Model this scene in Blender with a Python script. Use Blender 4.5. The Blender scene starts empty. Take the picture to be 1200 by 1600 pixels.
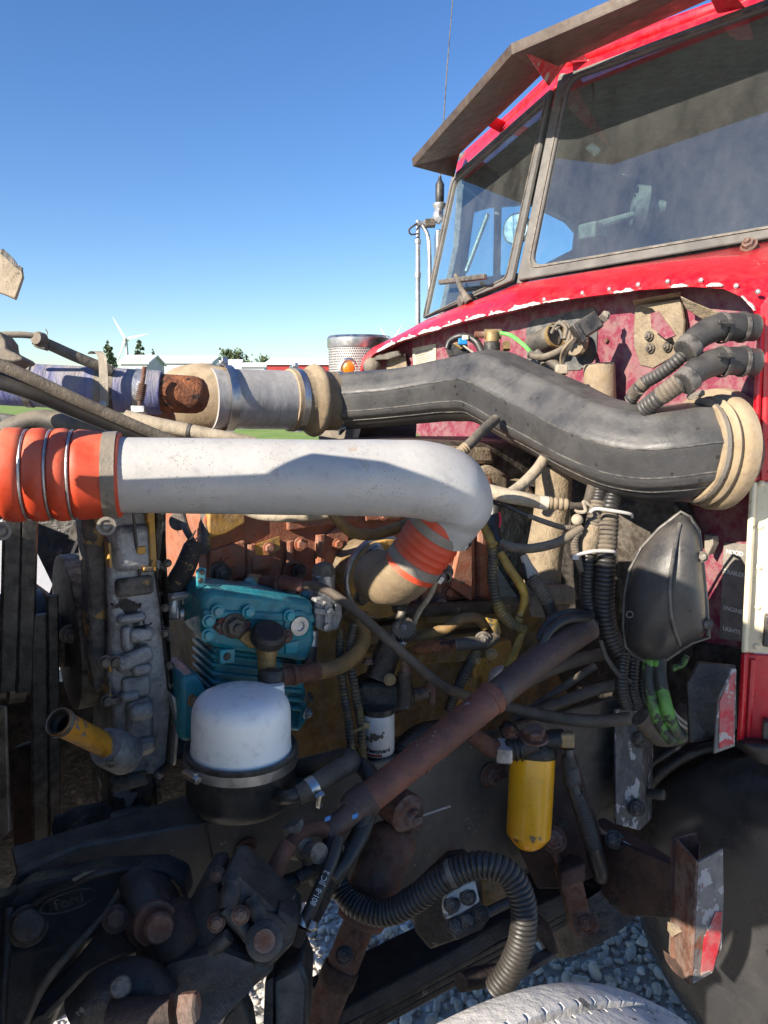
import bpy, math, random
import numpy as np
from mathutils import Vector, Matrix
random.seed(7); rng = np.random.default_rng(7)
PI = math.pi
SC = bpy.context.scene
COL = SC.collection
# ---------------------------------------------------------------- camera
F = 1200.0
PITCH = math.radians(8.9)
CAM = Vector((0, 0, 1.78))
FWD = Vector((0, math.cos(PITCH), -math.sin(PITCH)))
UP = Vector((0, math.sin(PITCH), math.cos(PITCH)))
RT = Vector((1, 0, 0))
cd = bpy.data.cameras.new('camera')
cd.sensor_fit = 'VERTICAL'; cd.sensor_height = 24; cd.lens = 24 * F / 1600
cd.clip_start = 0.02; cd.clip_end = 6000
cam = bpy.data.objects.new('camera', cd); COL.objects.link(cam)
cam.location = CAM; cam.rotation_euler = (PI / 2 - PITCH, 0, 0)
SC.camera = cam
# ---------------------------------------------------------------- light
SUN_EL = math.radians(27.0)
SUN_AZ = Vector((-0.766, -0.643, 0)).normalized()          # horizontal direction towards the sun
SUN = SUN_AZ * math.cos(SUN_EL) + Vector((0, 0, math.sin(SUN_EL)))
W = bpy.data.worlds.new('World'); SC.world = W; W.use_nodes = True
nt = W.node_tree; nt.nodes.clear()
sky = nt.nodes.new('ShaderNodeTexSky'); sky.sky_type = 'NISHITA'; sky.sun_disc = False
sky.sun_elevation = SUN_EL; sky.sun_rotation = math.atan2(SUN_AZ.x, SUN_AZ.y)
sky.air_density = 1.0; sky.dust_density = 0.15; sky.ozone_density = 4.0
bg = nt.nodes.new('ShaderNodeBackground'); bg.inputs['Strength'].default_value = 0.12
wo = nt.nodes.new('ShaderNodeOutputWorld')
hsv = nt.nodes.new('ShaderNodeHueSaturation'); hsv.inputs['Hue'].default_value = 0.508; hsv.inputs['Saturation'].default_value = 1.17; hsv.inputs['Value'].default_value = 0.63
nt.links.new(sky.outputs[0], hsv.inputs['Color']); nt.links.new(hsv.outputs[0], bg.inputs[0]); nt.links.new(bg.outputs[0], wo.inputs[0])
sd = bpy.data.lights.new('sun', 'SUN'); sd.energy = 4.6; sd.angle = math.radians(0.5); sd.color = (1, 0.9, 0.76)
so = bpy.data.objects.new('sun', sd); COL.objects.link(so)
so.rotation_euler = (-SUN).to_track_quat('-Z', 'Y').to_euler(); so.location = SUN * 30
SC.view_settings.view_transform = 'Standard'
try: SC.view_settings.look = 'None'
except Exception: pass
SC.view_settings.exposure = 1.3; SC.view_settings.gamma = 1.0; SC.view_settings.use_curve_mapping = False
try:
    SC.cycles.use_denoising = True; SC.cycles.max_bounces = 8
    SC.cycles.transparent_max_bounces = 12; SC.cycles.sample_clamp_indirect = 6
except Exception: pass

# ---------------------------------------------------------------- placing helpers (photo measurements -> metres)
def ray(x, y): return RT * ((x - 600) / F) + UP * ((800 - y) / F) + FWD
def at(x, y, d): return CAM + ray(x, y) * d
def dep(p): return (Vector(p) - CAM).dot(FWD)
def proj(p):
    q = Vector(p) - CAM; d = q.dot(FWD)
    return (600 + F * q.dot(RT) / d, 800 - F * q.dot(UP) / d, d)
TH = math.radians(32)
R = Vector((math.cos(TH), math.sin(TH), 0))      # truck: rearwards
L = Vector((-math.sin(TH), math.cos(TH), 0))     # truck: towards its far side
Z = Vector((0, 0, 1))
O = at(1165, 700, 1.4); O.z = 0                  # front corner of the cab on the near side
def tp(a, b, z): return O + R * a + L * b + Z * z
def hit(x, y, p0, n):
    r = ray(x, y); return CAM + r * ((Vector(p0) - CAM).dot(n) / r.dot(n))
def pa(x, y, a=0.0): return hit(x, y, tp(a, 0, 0), R)
def pb(x, y, b=0.0): return hit(x, y, tp(0, b, 0), L)
def pz(x, y, z=0.0): return hit(x, y, Vector((0, 0, z)), Z)
def V(p):
    if isinstance(p, Vector): return p.copy()
    return at(p[0], p[1], p[2])
def rad(p): return p[3] * p[2] / F
def crom(pts, rs, n=8):
    """Catmull-Rom through points with radii."""
    P = [V(p) for p in pts]; out = []; ro = []
    if len(P) == 2: n = 2
    for i in range(len(P) - 1):
        p0 = P[i - 1] if i else P[0] * 2 - P[1]
        p1, p2 = P[i], P[i + 1]
        p3 = P[i + 2] if i + 2 < len(P) else P[-1] * 2 - P[-2]
        for k in range(n):
            t = k / n
            out.append(0.5 * ((2 * p1) + (p2 - p0) * t + (2 * p0 - 5 * p1 + 4 * p2 - p3) * t * t + (3 * p1 - p0 - 3 * p2 + p3) * t ** 3))
            s = t * t * (3 - 2 * t); ro.append(rs[i] * (1 - s) + rs[i + 1] * s)
    out.append(P[-1]); ro.append(rs[-1])
    return out, ro
def resample(pts, rs, step):
    d = [0.0]
    for i in range(1, len(pts)): d.append(d[-1] + (pts[i] - pts[i - 1]).length)
    n = max(2, int(d[-1] / step)); out = []; ro = []; j = 0
    for k in range(n + 1):
        s = d[-1] * k / n
        while j < len(d) - 2 and d[j + 1] < s: j += 1
        t = (s - d[j]) / max(1e-9, d[j + 1] - d[j]); t = min(1, max(0, t))
        out.append(pts[j].lerp(pts[j + 1], t)); ro.append(rs[j] * (1 - t) + rs[j + 1] * t)
    return out, ro
def perp(ax, hint=None):
    h = Vector(hint) if hint is not None else (Z if abs(ax.z) < 0.9 else Vector((1, 0, 0)))
    u = (h - ax * h.dot(ax)).normalized(); return u, ax.cross(u)

class M:
    def __init__(s): s.v = []; s.f = []
    def add(s, vs, fs):
        o = len(s.v); s.v += [Vector(q) for q in vs]; s.f += [tuple(o + i for i in f) for f in fs]; return s
    def loft(s, rings, closed=True, caps=True):
        n = len(rings[0]); o = len(s.v); m = len(rings)
        for r in rings: s.v += [Vector(q) for q in r]
        for i in range(m - 1):
            for j in range(n if closed else n - 1):
                k = (j + 1) % n
                s.f.append((o + i * n + j, o + i * n + k, o + (i + 1) * n + k, o + (i + 1) * n + j))
        if caps and closed:
            s.f.append(tuple(o + j for j in reversed(range(n)))); s.f.append(tuple(o + (m - 1) * n + j for j in range(n)))
        return s
    def tube(s, P, rs, n=16, prof=None, caps=True, hint=None):
        t = (P[1] - P[0]).normalized(); u, w = perp(t, hint); rings = []
        for i in range(len(P)):
            a = P[i] - P[i - 1] if i else P[1] - P[0]
            b = P[i + 1] - P[i] if i + 1 < len(P) else a
            t2 = (a.normalized() + b.normalized())
            t2 = t2.normalized() if t2.length > 1e-6 else a.normalized()
            q = t.rotation_difference(t2); u = q @ u; t = t2
            u = (u - t * u.dot(t)).normalized(); w = t.cross(u)
            rings.append([P[i] + (u * math.cos(2 * PI * j / n) + w * math.sin(2 * PI * j / n)) * (rs[i] * (prof(2 * PI * j / n, i / (len(P) - 1)) if prof else 1)) for j in range(n)])
        return s.loft(rings, True, caps)
    def hose(s, pts, n=14, sub=8, prof=None, hint=None):
        P, r = crom(pts, [rad(p) for p in pts], sub); return s.tube(P, r, n, prof, True, hint)
    def corr(s, pts, pitch=0.008, n=14, depth=0.10, skip=None):
        P, r = crom(pts, [rad(p) for p in pts], 10); P, r = resample(P, r, pitch / 4)
        pat = (1 - depth, 1 - depth * 0.2, 1.0, 1 - depth * 0.2); N = len(P)
        for i in range(N):
            k = 1.0 if skip and any(a < i / N < b for a, b in skip) else pat[i % 4]
            r[i] = r[i] * k
        return s.tube(P, r, n)
    def lathe(s, prof, o, ax, n=28, hint=None, caps=True):
        ax = ax.normalized(); u, w = perp(ax, hint)
        return s.loft([[o + ax * h + (u * math.cos(2 * PI * j / n) + w * math.sin(2 * PI * j / n)) * r for j in range(n)] for r, h in prof], True, caps)
    def ringband(s, o, ax, r, w, th, n=32):
        return s.lathe([(r - th, -w / 2), (r, -w / 2), (r, w / 2), (r - th, w / 2)], o, ax, n, caps=False)
    def box(s, c, X, Y, Zv):
        vs = [c + X * i + Y * j + Zv * k for i in (-1, 1) for j in (-1, 1) for k in (-1, 1)]
        return s.add(vs, [(0, 1, 3, 2), (4, 6, 7, 5), (0, 4, 5, 1), (2, 3, 7, 6), (0, 2, 6, 4), (1, 5, 7, 3)])
    def prism(s, pts, vec):
        n = len(pts); vs = [Vector(p) for p in pts] + [Vector(p) + vec for p in pts]
        return s.add(vs, [tuple(range(n)), tuple(reversed(range(n, 2 * n)))] + [(i, n + i, n + (i + 1) % n, (i + 1) % n) for i in range(n)])
    def ring(s, out, inn, vec):
        n = len(out); vs = list(out) + list(inn) + [p + vec for p in out] + [p + vec for p in inn]; fs = []
        for i in range(n):
            k = (i + 1) % n
            fs += [(i, k, n + k, n + i), (2 * n + i, 3 * n + i, 3 * n + k, 2 * n + k), (i, 2 * n + i, 2 * n + k, k), (n + i, n + k, 3 * n + k, 3 * n + i)]
        return s.add(vs, fs)
    def slabb(s, pts, b, t): return s.prism([pb(x, y, b) for x, y in pts], L * t)
    def slaba(s, pts, a, t): return s.prism([pa(x, y, a) for x, y in pts], R * t)
    def tbox(s, x, y, b, w, h, t, tilt=0.0):
        """box on the engine's near side: centre of its near face at a measured point, size as measured"""
        c = pb(x, y, b); e = 0.01
        ka = math.dist(proj(c)[:2], proj(c + R * e)[:2]) / e; kz = math.dist(proj(c)[:2], proj(c + Z * e)[:2]) / e
        X = R * math.cos(tilt) + Z * math.sin(tilt); Y = Z * math.cos(tilt) - R * math.sin(tilt)
        return s.box(c + L * (t / 2), X * (w / 2 / ka), L * (t / 2), Y * (h / 2 / kz))
    def abox(s, x, y, a, w, h, t):
        c = pa(x, y, a); e = 0.01
        ka = math.dist(proj(c)[:2], proj(c + L * e)[:2]) / e; kz = math.dist(proj(c)[:2], proj(c + Z * e)[:2]) / e
        return s.box(c - R * (t / 2), L * (w / 2 / ka), R * (t / 2), Z * (h / 2 / kz))
    def ball(s, c, r, sx=1, sy=1, sz=1, n=12):
        prof = [(max(1e-4, math.sin(PI * i / n)) * r, -math.cos(PI * i / n) * r * sz) for i in range(n + 1)]
        return s.lathe(prof, c, Z, n * 2)
    def bolt(s, c, ax, r, h=None, stud=True):
        h = h or r * 0.8; ax = ax.normalized()
        s.lathe([(r * 1.35, -0.001), (r * 1.35, r * 0.15), (r * 1.2, r * 0.2)], c, ax, 18)
        s.lathe([(r, r * 0.18), (r, h), (r * 0.86, h + r * 0.12)], c, ax, 6)
        if stud: s.lathe([(r * 0.5, h), (r * 0.5, h + r * 0.5), (r * 0.42, h + r * 0.6)], c, ax, 12)
        return s
    def rivet(s, c, ax, r): return s.lathe([(r, 0), (r * 0.85, r * 0.35), (r * 0.5, r * 0.58), (r * 0.05, r * 0.65)], c, ax, 10)

ORG = {}
def mesh_obj(name, m, mt, origin, smooth=35, bevel=0, seg=2):
    me = bpy.data.meshes.new(name)
    me.from_pydata([tuple(q - origin) for q in m.v], [], m.f); me.validate(); me.update()
    import bmesh
    bm = bmesh.new(); bm.from_mesh(me); bmesh.ops.recalc_face_normals(bm, faces=bm.faces); bm.to_mesh(me); bm.free()
    if smooth:
        me.polygons.foreach_set('use_smooth', [True] * len(me.polygons)); me.set_sharp_from_angle(angle=math.radians(smooth))
    me.materials.append(mt)
    o = bpy.data.objects.new(name, me); COL.objects.link(o)
    if bevel:
        b = o.modifiers.new('bevel', 'BEVEL'); b.width = bevel; b.segments = seg; b.limit_method = 'ANGLE'; b.angle_limit = math.radians(40)
        b.use_clamp_overlap = True; b.harden_normals = False
    return o
def tag(o, label=None, cat=None, group=None, kind=None):
    for k, v in (('label', label), ('category', cat), ('group', group), ('kind', kind)):
        if v: o[k] = v
    return o
def thing(name, label, cat, loc, group=None):
    o = bpy.data.objects.new(name, None); COL.objects.link(o); o.empty_display_size = 0.05
    o.location = V(loc); ORG[o.name] = V(loc); return tag(o, label, cat, group)
def part(name, m, mt, par, bevel=0, smooth=35, label=None, kind=None):
    o = mesh_obj(name, m, mt, ORG[par.name], smooth, bevel); o.parent = par; ORG[o.name] = ORG[par.name]
    return tag(o, label, None, None, kind)
def solo(name, m, mt, label, cat, group=None, bevel=0, smooth=35, kind=None):
    lo = min(m.v, key=lambda q: q.z); c = sum(m.v, Vector()) / len(m.v); c.z = lo.z
    o = mesh_obj(name, m, mt, c, smooth, bevel); o.location = c; ORG[o.name] = c
    return tag(o, label, cat, group, kind)
def clamp(par, c, ax, r, w, screw, mt, name='hose_clamp', mt2=None, size=None):
    """worm-drive band clamp: band, screw housing and screw"""
    ax = ax.normalized(); s = Vector(screw); s = (s - ax * s.dot(ax)).normalized(); t = ax.cross(s)
    k = size or max(w * 0.55, 0.005)
    b = part(name, M().ringband(c, ax, r, w, 0.0018), mt, par)
    h = M().box(c + s * (r + k * 0.45), ax * (w * 0.5), s * (k * 0.45), t * (k * 1.3))
    h.lathe([(k * 0.6, -k * 2.0), (k * 0.6, k * 1.3)], c + s * (r + k * 0.75), t, 10)
    h.lathe([(k * 0.72, 0), (k * 0.72, k * 0.9), (k * 0.4, k * 0.92)], c + s * (r + k * 0.75) + t * (k * 1.3), t, 6)
    part('screw', h, mt2 or mt, b, bevel=0.0006)
    return b
def text_verts(body, size, ext=0.0008, font_off=0.0):
    cu = bpy.data.curves.new('lettering', 'FONT'); cu.body = body; cu.size = size; cu.extrude = ext; cu.align_x = 'CENTER'; cu.align_y = 'CENTER'; cu.offset = font_off
    o = bpy.data.objects.new('lettering_source', cu); COL.objects.link(o)
    me = bpy.data.meshes.new_from_object(o.evaluated_get(bpy.context.evaluated_depsgraph_get()))
    vs = [Vector(v.co) for v in me.vertices]; fs = [tuple(p.vertices) for p in me.polygons]
    bpy.data.objects.remove(o); bpy.data.curves.remove(cu); bpy.data.meshes.remove(me)
    return vs, fs
def text_flat(body, size, c, right, up, ext=0.0006, off=0.0):
    vs, fs = text_verts(body, size, ext, off); n = right.cross(up)
    return M().add([c + right * v.x + up * v.y + n * v.z for v in vs], fs)

# ---------------------------------------------------------------- materials
def rgb(c): return (c[0], c[1], c[2], 1)
MT = {}
def mat(name, c1, c2=None, scale=9, rough=0.6, metal=0, bump=0.25, bscale=90, dust=0, dustc=(0.33, 0.27, 0.19), rust=0, rustc=(0.15, 0.05, 0.022), rscale=14,
        chip=0, chipc=(0.4, 0.4, 0.4), cscale=22, spot=0, spotc=(0.02, 0.02, 0.02), sscale=70, coat=0, lo=0.35, hi=0.65, spec=0.5, sss=0, stretch=None, grime=0.42, speck=0.3, wear=0.35, wearc=(0.3, 0.27, 0.23)):
    m = bpy.data.materials.new(name); m.use_nodes = True; n = m.node_tree.nodes; l = m.node_tree.links
    bs = n['Principled BSDF']; tc = n.new('ShaderNodeTexCoord'); co = tc.outputs['Object']
    if stretch:
        mp = n.new('ShaderNodeMapping'); mp.inputs['Scale'].default_value = stretch; l.new(co, mp.inputs[0]); co = mp.outputs[0]
    def noise(sc, det=6, ro=0.62, off=0):
        t = n.new('ShaderNodeTexNoise'); t.inputs['Scale'].default_value = sc; t.inputs['Detail'].default_value = det; t.inputs['Roughness'].default_value = ro
        if off:
            a = n.new('ShaderNodeVectorMath'); a.inputs[1].default_value = (off, off * 1.7, off * 0.6); l.new(co, a.inputs[0]); l.new(a.outputs[0], t.inputs['Vector'])
        else: l.new(co, t.inputs['Vector'])
        return t.outputs['Fac']
    def step(v, a, b):
        r = n.new('ShaderNodeMapRange'); r.inputs[1].default_value = a; r.inputs[2].default_value = b; r.interpolation_type = 'SMOOTHSTEP'; l.new(v, r.inputs[0]); return r.outputs[0]
    def mul(a, b):
        q = n.new('ShaderNodeMath'); q.operation = 'MULTIPLY'
        l.new(a, q.inputs[0])
        if isinstance(b, (int, float)): q.inputs[1].default_value = b
        else: l.new(b, q.inputs[1])
        return q.outputs[0]
    def mix(f, a, b):
        q = n.new('ShaderNodeMix'); q.data_type = 'RGBA'; l.new(f, q.inputs[0])
        for k, s in ((6, a), (7, b)):
            if isinstance(s, tuple): q.inputs[k].default_value = rgb(s)
            else: l.new(s, q.inputs[k])
        return q.outputs[2]
    c2 = c2 or tuple(x * 0.65 for x in c1)
    col = mix(step(noise(scale), lo, hi), c1, c2)
    fine = noise(scale * 9, 3, 0.7, 3.1)
    col = mix(mul(step(fine, 0.52, 0.75), 0.35), col, tuple(x * 0.45 for x in c2))
    if grime:
        k = mul(step(noise(scale * 2.4, 9, 0.74, 12.7), 0.5, 0.66), grime); col = mix(k, col, tuple(x * 0.32 for x in c2))
        k = mul(step(noise(scale * 0.8, 7, 0.7, 17.3), 0.54, 0.7), grime * 0.6); col = mix(k, col, tuple(min(1, x * 1.5 + 0.012) for x in c1))
    rg = None; mask_metal = None
    if chip:
        k = step(noise(cscale, 5, 0.6, 5.7), 0.66 - chip * 0.3, 0.68 - chip * 0.3); col = mix(k, col, chipc)
    if rust:
        k = step(noise(rscale, 8, 0.68, 9.3), 0.68 - rust * 0.36, 0.8 - rust * 0.36)
        rc = mix(noise(60, 4, 0.6, 1.1), tuple(x * 1.5 for x in rustc), tuple(x * 0.5 for x in rustc)); col = mix(k, col, rc); mask_metal = k
    if spot:
        vo = n.new('ShaderNodeTexVoronoi'); vo.inputs['Scale'].default_value = sscale; l.new(co, vo.inputs['Vector'])
        k = mul(step(vo.outputs['Distance'], 0.22, 0.12), step(noise(11, 3, 0.6, 4.4), 0.62 - spot * 0.3, 0.72 - spot * 0.3)); col = mix(k, col, spotc)
    if speck:
        vo = n.new('ShaderNodeTexVoronoi'); vo.inputs['Scale'].default_value = 330; l.new(co, vo.inputs['Vector'])
        k = mul(mul(step(vo.outputs['Distance'], 0.3, 0.12), step(noise(23, 6, 0.7, 21.9), 0.5, 0.66)), speck); col = mix(k, col, (0.36, 0.32, 0.26))
    if wear:
        gp_ = n.new('ShaderNodeNewGeometry'); k = mul(mul(step(gp_.outputs['Pointiness'], 0.515, 0.6), step(noise(40, 6, 0.7, 25.1), 0.4, 0.6)), wear); col = mix(k, col, wearc)
    if dust:
        ge = n.new('ShaderNodeNewGeometry'); sp = n.new('ShaderNodeSeparateXYZ'); l.new(ge.outputs['Normal'], sp.inputs[0])
        up = step(sp.outputs['Z'], -0.5, 0.95); k = mul(mul(up, dust), step(noise(16, 7, 0.66, 7.9), 0.28, 0.66)); col = mix(k, col, dustc); rg = k
    l.new(col, bs.inputs['Base Color'])
    rr = n.new('ShaderNodeMapRange'); rr.inputs[1].default_value = 0.3; rr.inputs[2].default_value = 0.7
    rr.inputs[3].default_value = max(0.05, rough - 0.14); rr.inputs[4].default_value = min(1, rough + 0.16); l.new(noise(scale * 3, 5, 0.6, 2.2), rr.inputs[0]); rf = rr.outputs[0]
    for k in (rg, mask_metal):
        if k is not None:
            q = n.new('ShaderNodeMix'); q.data_type = 'FLOAT'; l.new(k, q.inputs[0]); l.new(rf, q.inputs[2]); q.inputs[3].default_value = 0.92; rf = q.outputs[0]
    l.new(rf, bs.inputs['Roughness'])
    if metal:
        bs.inputs['Metallic'].default_value = metal
        if mask_metal is not None:
            q = n.new('ShaderNodeMapRange'); q.inputs[3].default_value = metal; q.inputs[4].default_value = 0; l.new(mask_metal, q.inputs[0]); l.new(q.outputs[0], bs.inputs['Metallic'])
    bs.inputs['Specular IOR Level'].default_value = spec
    if coat: bs.inputs['Coat Weight'].default_value = coat; bs.inputs['Coat Roughness'].default_value = 0.12
    if sss:
        bs.inputs['Subsurface Weight'].default_value = sss; bs.inputs['Subsurface Radius'].default_value = (0.02, 0.02, 0.02)
    if bump:
        bp = n.new('ShaderNodeBump'); bp.inputs['Strength'].default_value = bump; bp.inputs['Distance'].default_value = 0.006
        ad = n.new('ShaderNodeMath'); ad.operation = 'ADD'; l.new(noise(bscale, 6, 0.65, 0.4), ad.inputs[0]); l.new(mul(noise(scale * 1.7, 3, 0.5, 6.1), 1.4), ad.inputs[1])
        l.new(ad.outputs[0], bp.inputs['Height']); l.new(bp.outputs[0], bs.inputs['Normal'])
    MT[name] = m; return m
TAN = (0.36, 0.28, 0.18)
mat('red_paint', (0.62, 0.006, 0.02), (0.5, 0.004, 0.014), scale=5, rough=0.3, bump=0.05, bscale=30, coat=0.35, spot=0.2, spotc=(0.5, 0.12, 0.1), sscale=60, grime=0.12, speck=0.12, wear=0.1)
mat('dull_red', (0.52, 0.015, 0.03), (0.38, 0.012, 0.02), rough=0.5, bump=0.1, chip=0.25, chipc=(0.42, 0.36, 0.32))
mat('maroon', (0.17, 0.012, 0.036), (0.21, 0.03, 0.062), scale=7, rough=0.55, bump=0.1, dust=0.18, dustc=(0.3, 0.17, 0.18), lo=0.4, hi=0.75)
mat('visor_brown', (0.085, 0.055, 0.038), (0.058, 0.037, 0.026), rough=0.5, metal=0.15, bump=0.08, grime=0.15, speck=0.1, wear=0.1)
mat('cream_paint', (0.78, 0.7, 0.5), (0.68, 0.6, 0.42), rough=0.45, bump=0.05, spot=0.25, spotc=(0.3, 0.25, 0.16), sscale=50, grime=0.1, speck=0.1, wear=0)
mat('filler', (0.7, 0.66, 0.62), (0.5, 0.44, 0.4), scale=30, rough=0.8, bump=0.5)
mat('gasket', (0.08, 0.078, 0.075), (0.13, 0.125, 0.118), rough=0.75, bump=0.2, dust=0.35, dustc=(0.26, 0.23, 0.19))
mat('black_rubber', (0.012, 0.012, 0.013), (0.022, 0.021, 0.02), rough=0.42, bump=0.15, dust=0.08, grime=0.25, speck=0.12, wear=0.2)
mat('black_dusty', (0.03, 0.029, 0.028), (0.06, 0.054, 0.046), rough=0.6, bump=0.3, dust=0.42)
mat('elbow_black', (0.02, 0.02, 0.021), (0.04, 0.038, 0.036), rough=0.5, bump=0.2, dust=0.25, dustc=(0.2, 0.18, 0.15))
mat('duct_black', (0.03, 0.031, 0.034), (0.062, 0.06, 0.058), scale=6, rough=0.4, bump=0.15, dust=0.3, dustc=(0.2, 0.185, 0.165), spot=0.5, spotc=(0.012, 0.012, 0.012), sscale=45, lo=0.3, hi=0.75)
mat('flap_black', (0.022, 0.022, 0.024), (0.05, 0.047, 0.043), scale=7, rough=0.38, bump=0.12, dust=0.4, dustc=(0.2, 0.18, 0.15), spot=0.6, spotc=(0.008, 0.008, 0.008), sscale=55)
mat('tan_rubber', (0.27, 0.2, 0.12), (0.19, 0.14, 0.085), rough=0.85, bump=0.3, dust=0.5, dustc=(0.45, 0.36, 0.24), spot=0.3, spotc=(0.14, 0.1, 0.06))
mat('tan_dust', (0.30, 0.235, 0.155), (0.2, 0.155, 0.1), scale=14, rough=0.95, bump=0.9, bscale=120)
mat('orange_silicone', (0.6, 0.06, 0.018), (0.5, 0.055, 0.024), rough=0.5, bump=0.08, dust=0.5, dustc=(0.5, 0.24, 0.14), lo=0.4, hi=0.8, grime=0.2, speck=0.2, wear=0)
mat('pipe_grey', (0.5, 0.49, 0.47), (0.43, 0.425, 0.41), scale=5, rough=0.45, metal=0.15, bump=0.12, spot=0.4, spotc=(0.2, 0.16, 0.12), sscale=190, rust=0.15, rscale=16, rustc=(0.26, 0.15, 0.07), dust=0.15, dustc=(0.6, 0.53, 0.42), grime=0.12, speck=0.1, wear=0)
mat('alu_pipe', (0.44, 0.43, 0.42), (0.34, 0.335, 0.33), scale=10, rough=0.5, metal=0.25, bump=0.1, dust=0.3, dustc=(0.42, 0.38, 0.31), stretch=(3, 3, 1))
mat('cast_alu', (0.36, 0.37, 0.38), (0.2, 0.2, 0.2), scale=16, rough=0.5, metal=0.55, bump=0.55, bscale=170, chip=0.16, chipc=(0.03, 0.025, 0.02), cscale=15, rust=0.1, rscale=8, rustc=(0.2, 0.1, 0.03), grime=0.5, speck=0.2, wear=0.5, wearc=(0.5, 0.5, 0.5))
mat('cast_dirty', (0.12, 0.11, 0.1), (0.035, 0.03, 0.026), scale=18, rough=0.7, metal=0.2, bump=0.7, chip=0.3, chipc=(0.3, 0.18, 0.05), cscale=17)
mat('gasket_tar', (0.014, 0.012, 0.01), (0.04, 0.03, 0.02), scale=25, rough=0.55, bump=1.0, chip=0.28, chipc=(0.3, 0.3, 0.29), cscale=30)
mat('bright_metal', (0.6, 0.59, 0.57), (0.48, 0.47, 0.45), rough=0.36, metal=1, bump=0.05, grime=0.25, speck=0, wear=0)
mat('zinc', (0.55, 0.55, 0.54), (0.4, 0.4, 0.4), scale=25, rough=0.4, metal=0.8, bump=0.2)
mat('stainless', (0.62, 0.61, 0.6), (0.52, 0.51, 0.5), rough=0.36, metal=1, bump=0.02, grime=0.25, speck=0, wear=0)
mat('clamp_dusty', (0.32, 0.28, 0.23), (0.22, 0.2, 0.17), rough=0.6, metal=0.4, bump=0.3, dust=0.5)
mat('rust', (0.15, 0.06, 0.035), (0.075, 0.034, 0.022), scale=12, rough=0.85, bump=0.6, bscale=140)
mat('rust_orange', (0.3, 0.1, 0.035), (0.13, 0.045, 0.02), scale=25, rough=0.95, bump=1.0, bscale=160, chip=0.2, chipc=(0.03, 0.017, 0.012), cscale=45)
mat('shaft_rust', (0.22, 0.08, 0.048), (0.12, 0.05, 0.034), scale=7, rough=0.62, bump=0.35, bscale=160, chip=0.08, chipc=(0.28, 0.26, 0.24), cscale=12, spot=0.3, spotc=(0.35, 0.3, 0.26), sscale=110, grime=0.45, speck=0.35, wear=0.2)
mat('shaft_dark', (0.085, 0.05, 0.04), (0.04, 0.028, 0.024), scale=9, rough=0.6, bump=0.4, rust=0.2, rscale=12, rustc=(0.16, 0.06, 0.04))
mat('rust_dark', (0.06, 0.032, 0.024), (0.022, 0.016, 0.014), scale=10, rough=0.75, bump=0.6, grime=0.4, speck=0.12, wear=0.3, wearc=(0.16, 0.1, 0.07))
mat('manifold_brown', (0.36, 0.115, 0.052), (0.26, 0.085, 0.042), scale=7, rough=0.85, bump=0.5, bscale=190, dust=0.4, dustc=(0.36, 0.2, 0.13), chip=0.05, chipc=(0.1, 0.05, 0.03))
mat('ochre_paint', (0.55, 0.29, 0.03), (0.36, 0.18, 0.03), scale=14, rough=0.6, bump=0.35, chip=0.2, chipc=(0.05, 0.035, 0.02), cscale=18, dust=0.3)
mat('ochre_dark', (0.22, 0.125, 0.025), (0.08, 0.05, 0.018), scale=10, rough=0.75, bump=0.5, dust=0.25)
mat('yellow_stub', (0.55, 0.25, 0.015), (0.45, 0.2, 0.012), rough=0.5, bump=0.2, chip=0.42, chipc=(0.16, 0.14, 0.125), cscale=16)
mat('filter_yellow', (0.95, 0.44, 0.012), (0.88, 0.4, 0.01), scale=4, rough=0.33, bump=0.04, chip=0.05, chipc=(0.24, 0.17, 0.08), coat=0.2, grime=0.1, speck=0.1, wear=0)
mat('teal_paint', (0.008, 0.25, 0.31), (0.006, 0.18, 0.23), scale=9, rough=0.42, bump=0.35, bscale=120, chip=0.07, chipc=(0.04, 0.025, 0.015), dust=0.16, dustc=(0.1, 0.17, 0.18), coat=0.15, grime=0.4, speck=0.15, wear=0.4, wearc=(0.1, 0.2, 0.22))
mat('teal_light', (0.012, 0.32, 0.39), (0.009, 0.25, 0.31), rough=0.4, bump=0.2, coat=0.15)
mat('flange_rust', (0.13, 0.04, 0.028), (0.085, 0.03, 0.022), rough=0.8, bump=0.4)
mat('brass_dull', (0.36, 0.24, 0.09), (0.22, 0.15, 0.07), scale=25, rough=0.55, metal=0.4, bump=0.3)
mat('bolt_dark', (0.075, 0.06, 0.045), (0.04, 0.032, 0.026), scale=40, rough=0.6, metal=0.3, bump=0.4, grime=0.3, speck=0.15, wear=0.45)
mat('milky_plastic', (0.92, 0.92, 0.88), (0.88, 0.89, 0.86), scale=4, rough=0.35, bump=0.03, sss=0.5, grime=0.05, speck=0.05, wear=0)
mat('black_paint', (0.012, 0.012, 0.013), (0.022, 0.021, 0.02), scale=6, rough=0.36, bump=0.1, dust=0.12, grime=0.2, speck=0.12, wear=0.25)
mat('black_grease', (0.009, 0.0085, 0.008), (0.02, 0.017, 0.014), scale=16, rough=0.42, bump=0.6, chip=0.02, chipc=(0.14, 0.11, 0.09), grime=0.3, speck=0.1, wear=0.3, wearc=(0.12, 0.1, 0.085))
mat('cast_black', (0.013, 0.0135, 0.016), (0.026, 0.025, 0.025), scale=10, rough=0.5, bump=0.45, bscale=130, rust=0.13, rscale=9, rustc=(0.08, 0.04, 0.025), dust=0.05, grime=0.35, speck=0.15, wear=0.4, wearc=(0.13, 0.115, 0.1))
mat('frame_grey', (0.045, 0.042, 0.04), (0.085, 0.078, 0.07), scale=6, rough=0.5, bump=0.25, dust=0.2, rust=0.14, rscale=6, rustc=(0.09, 0.045, 0.03), spot=0.3, spotc=(0.2, 0.19, 0.18), sscale=80)
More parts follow.
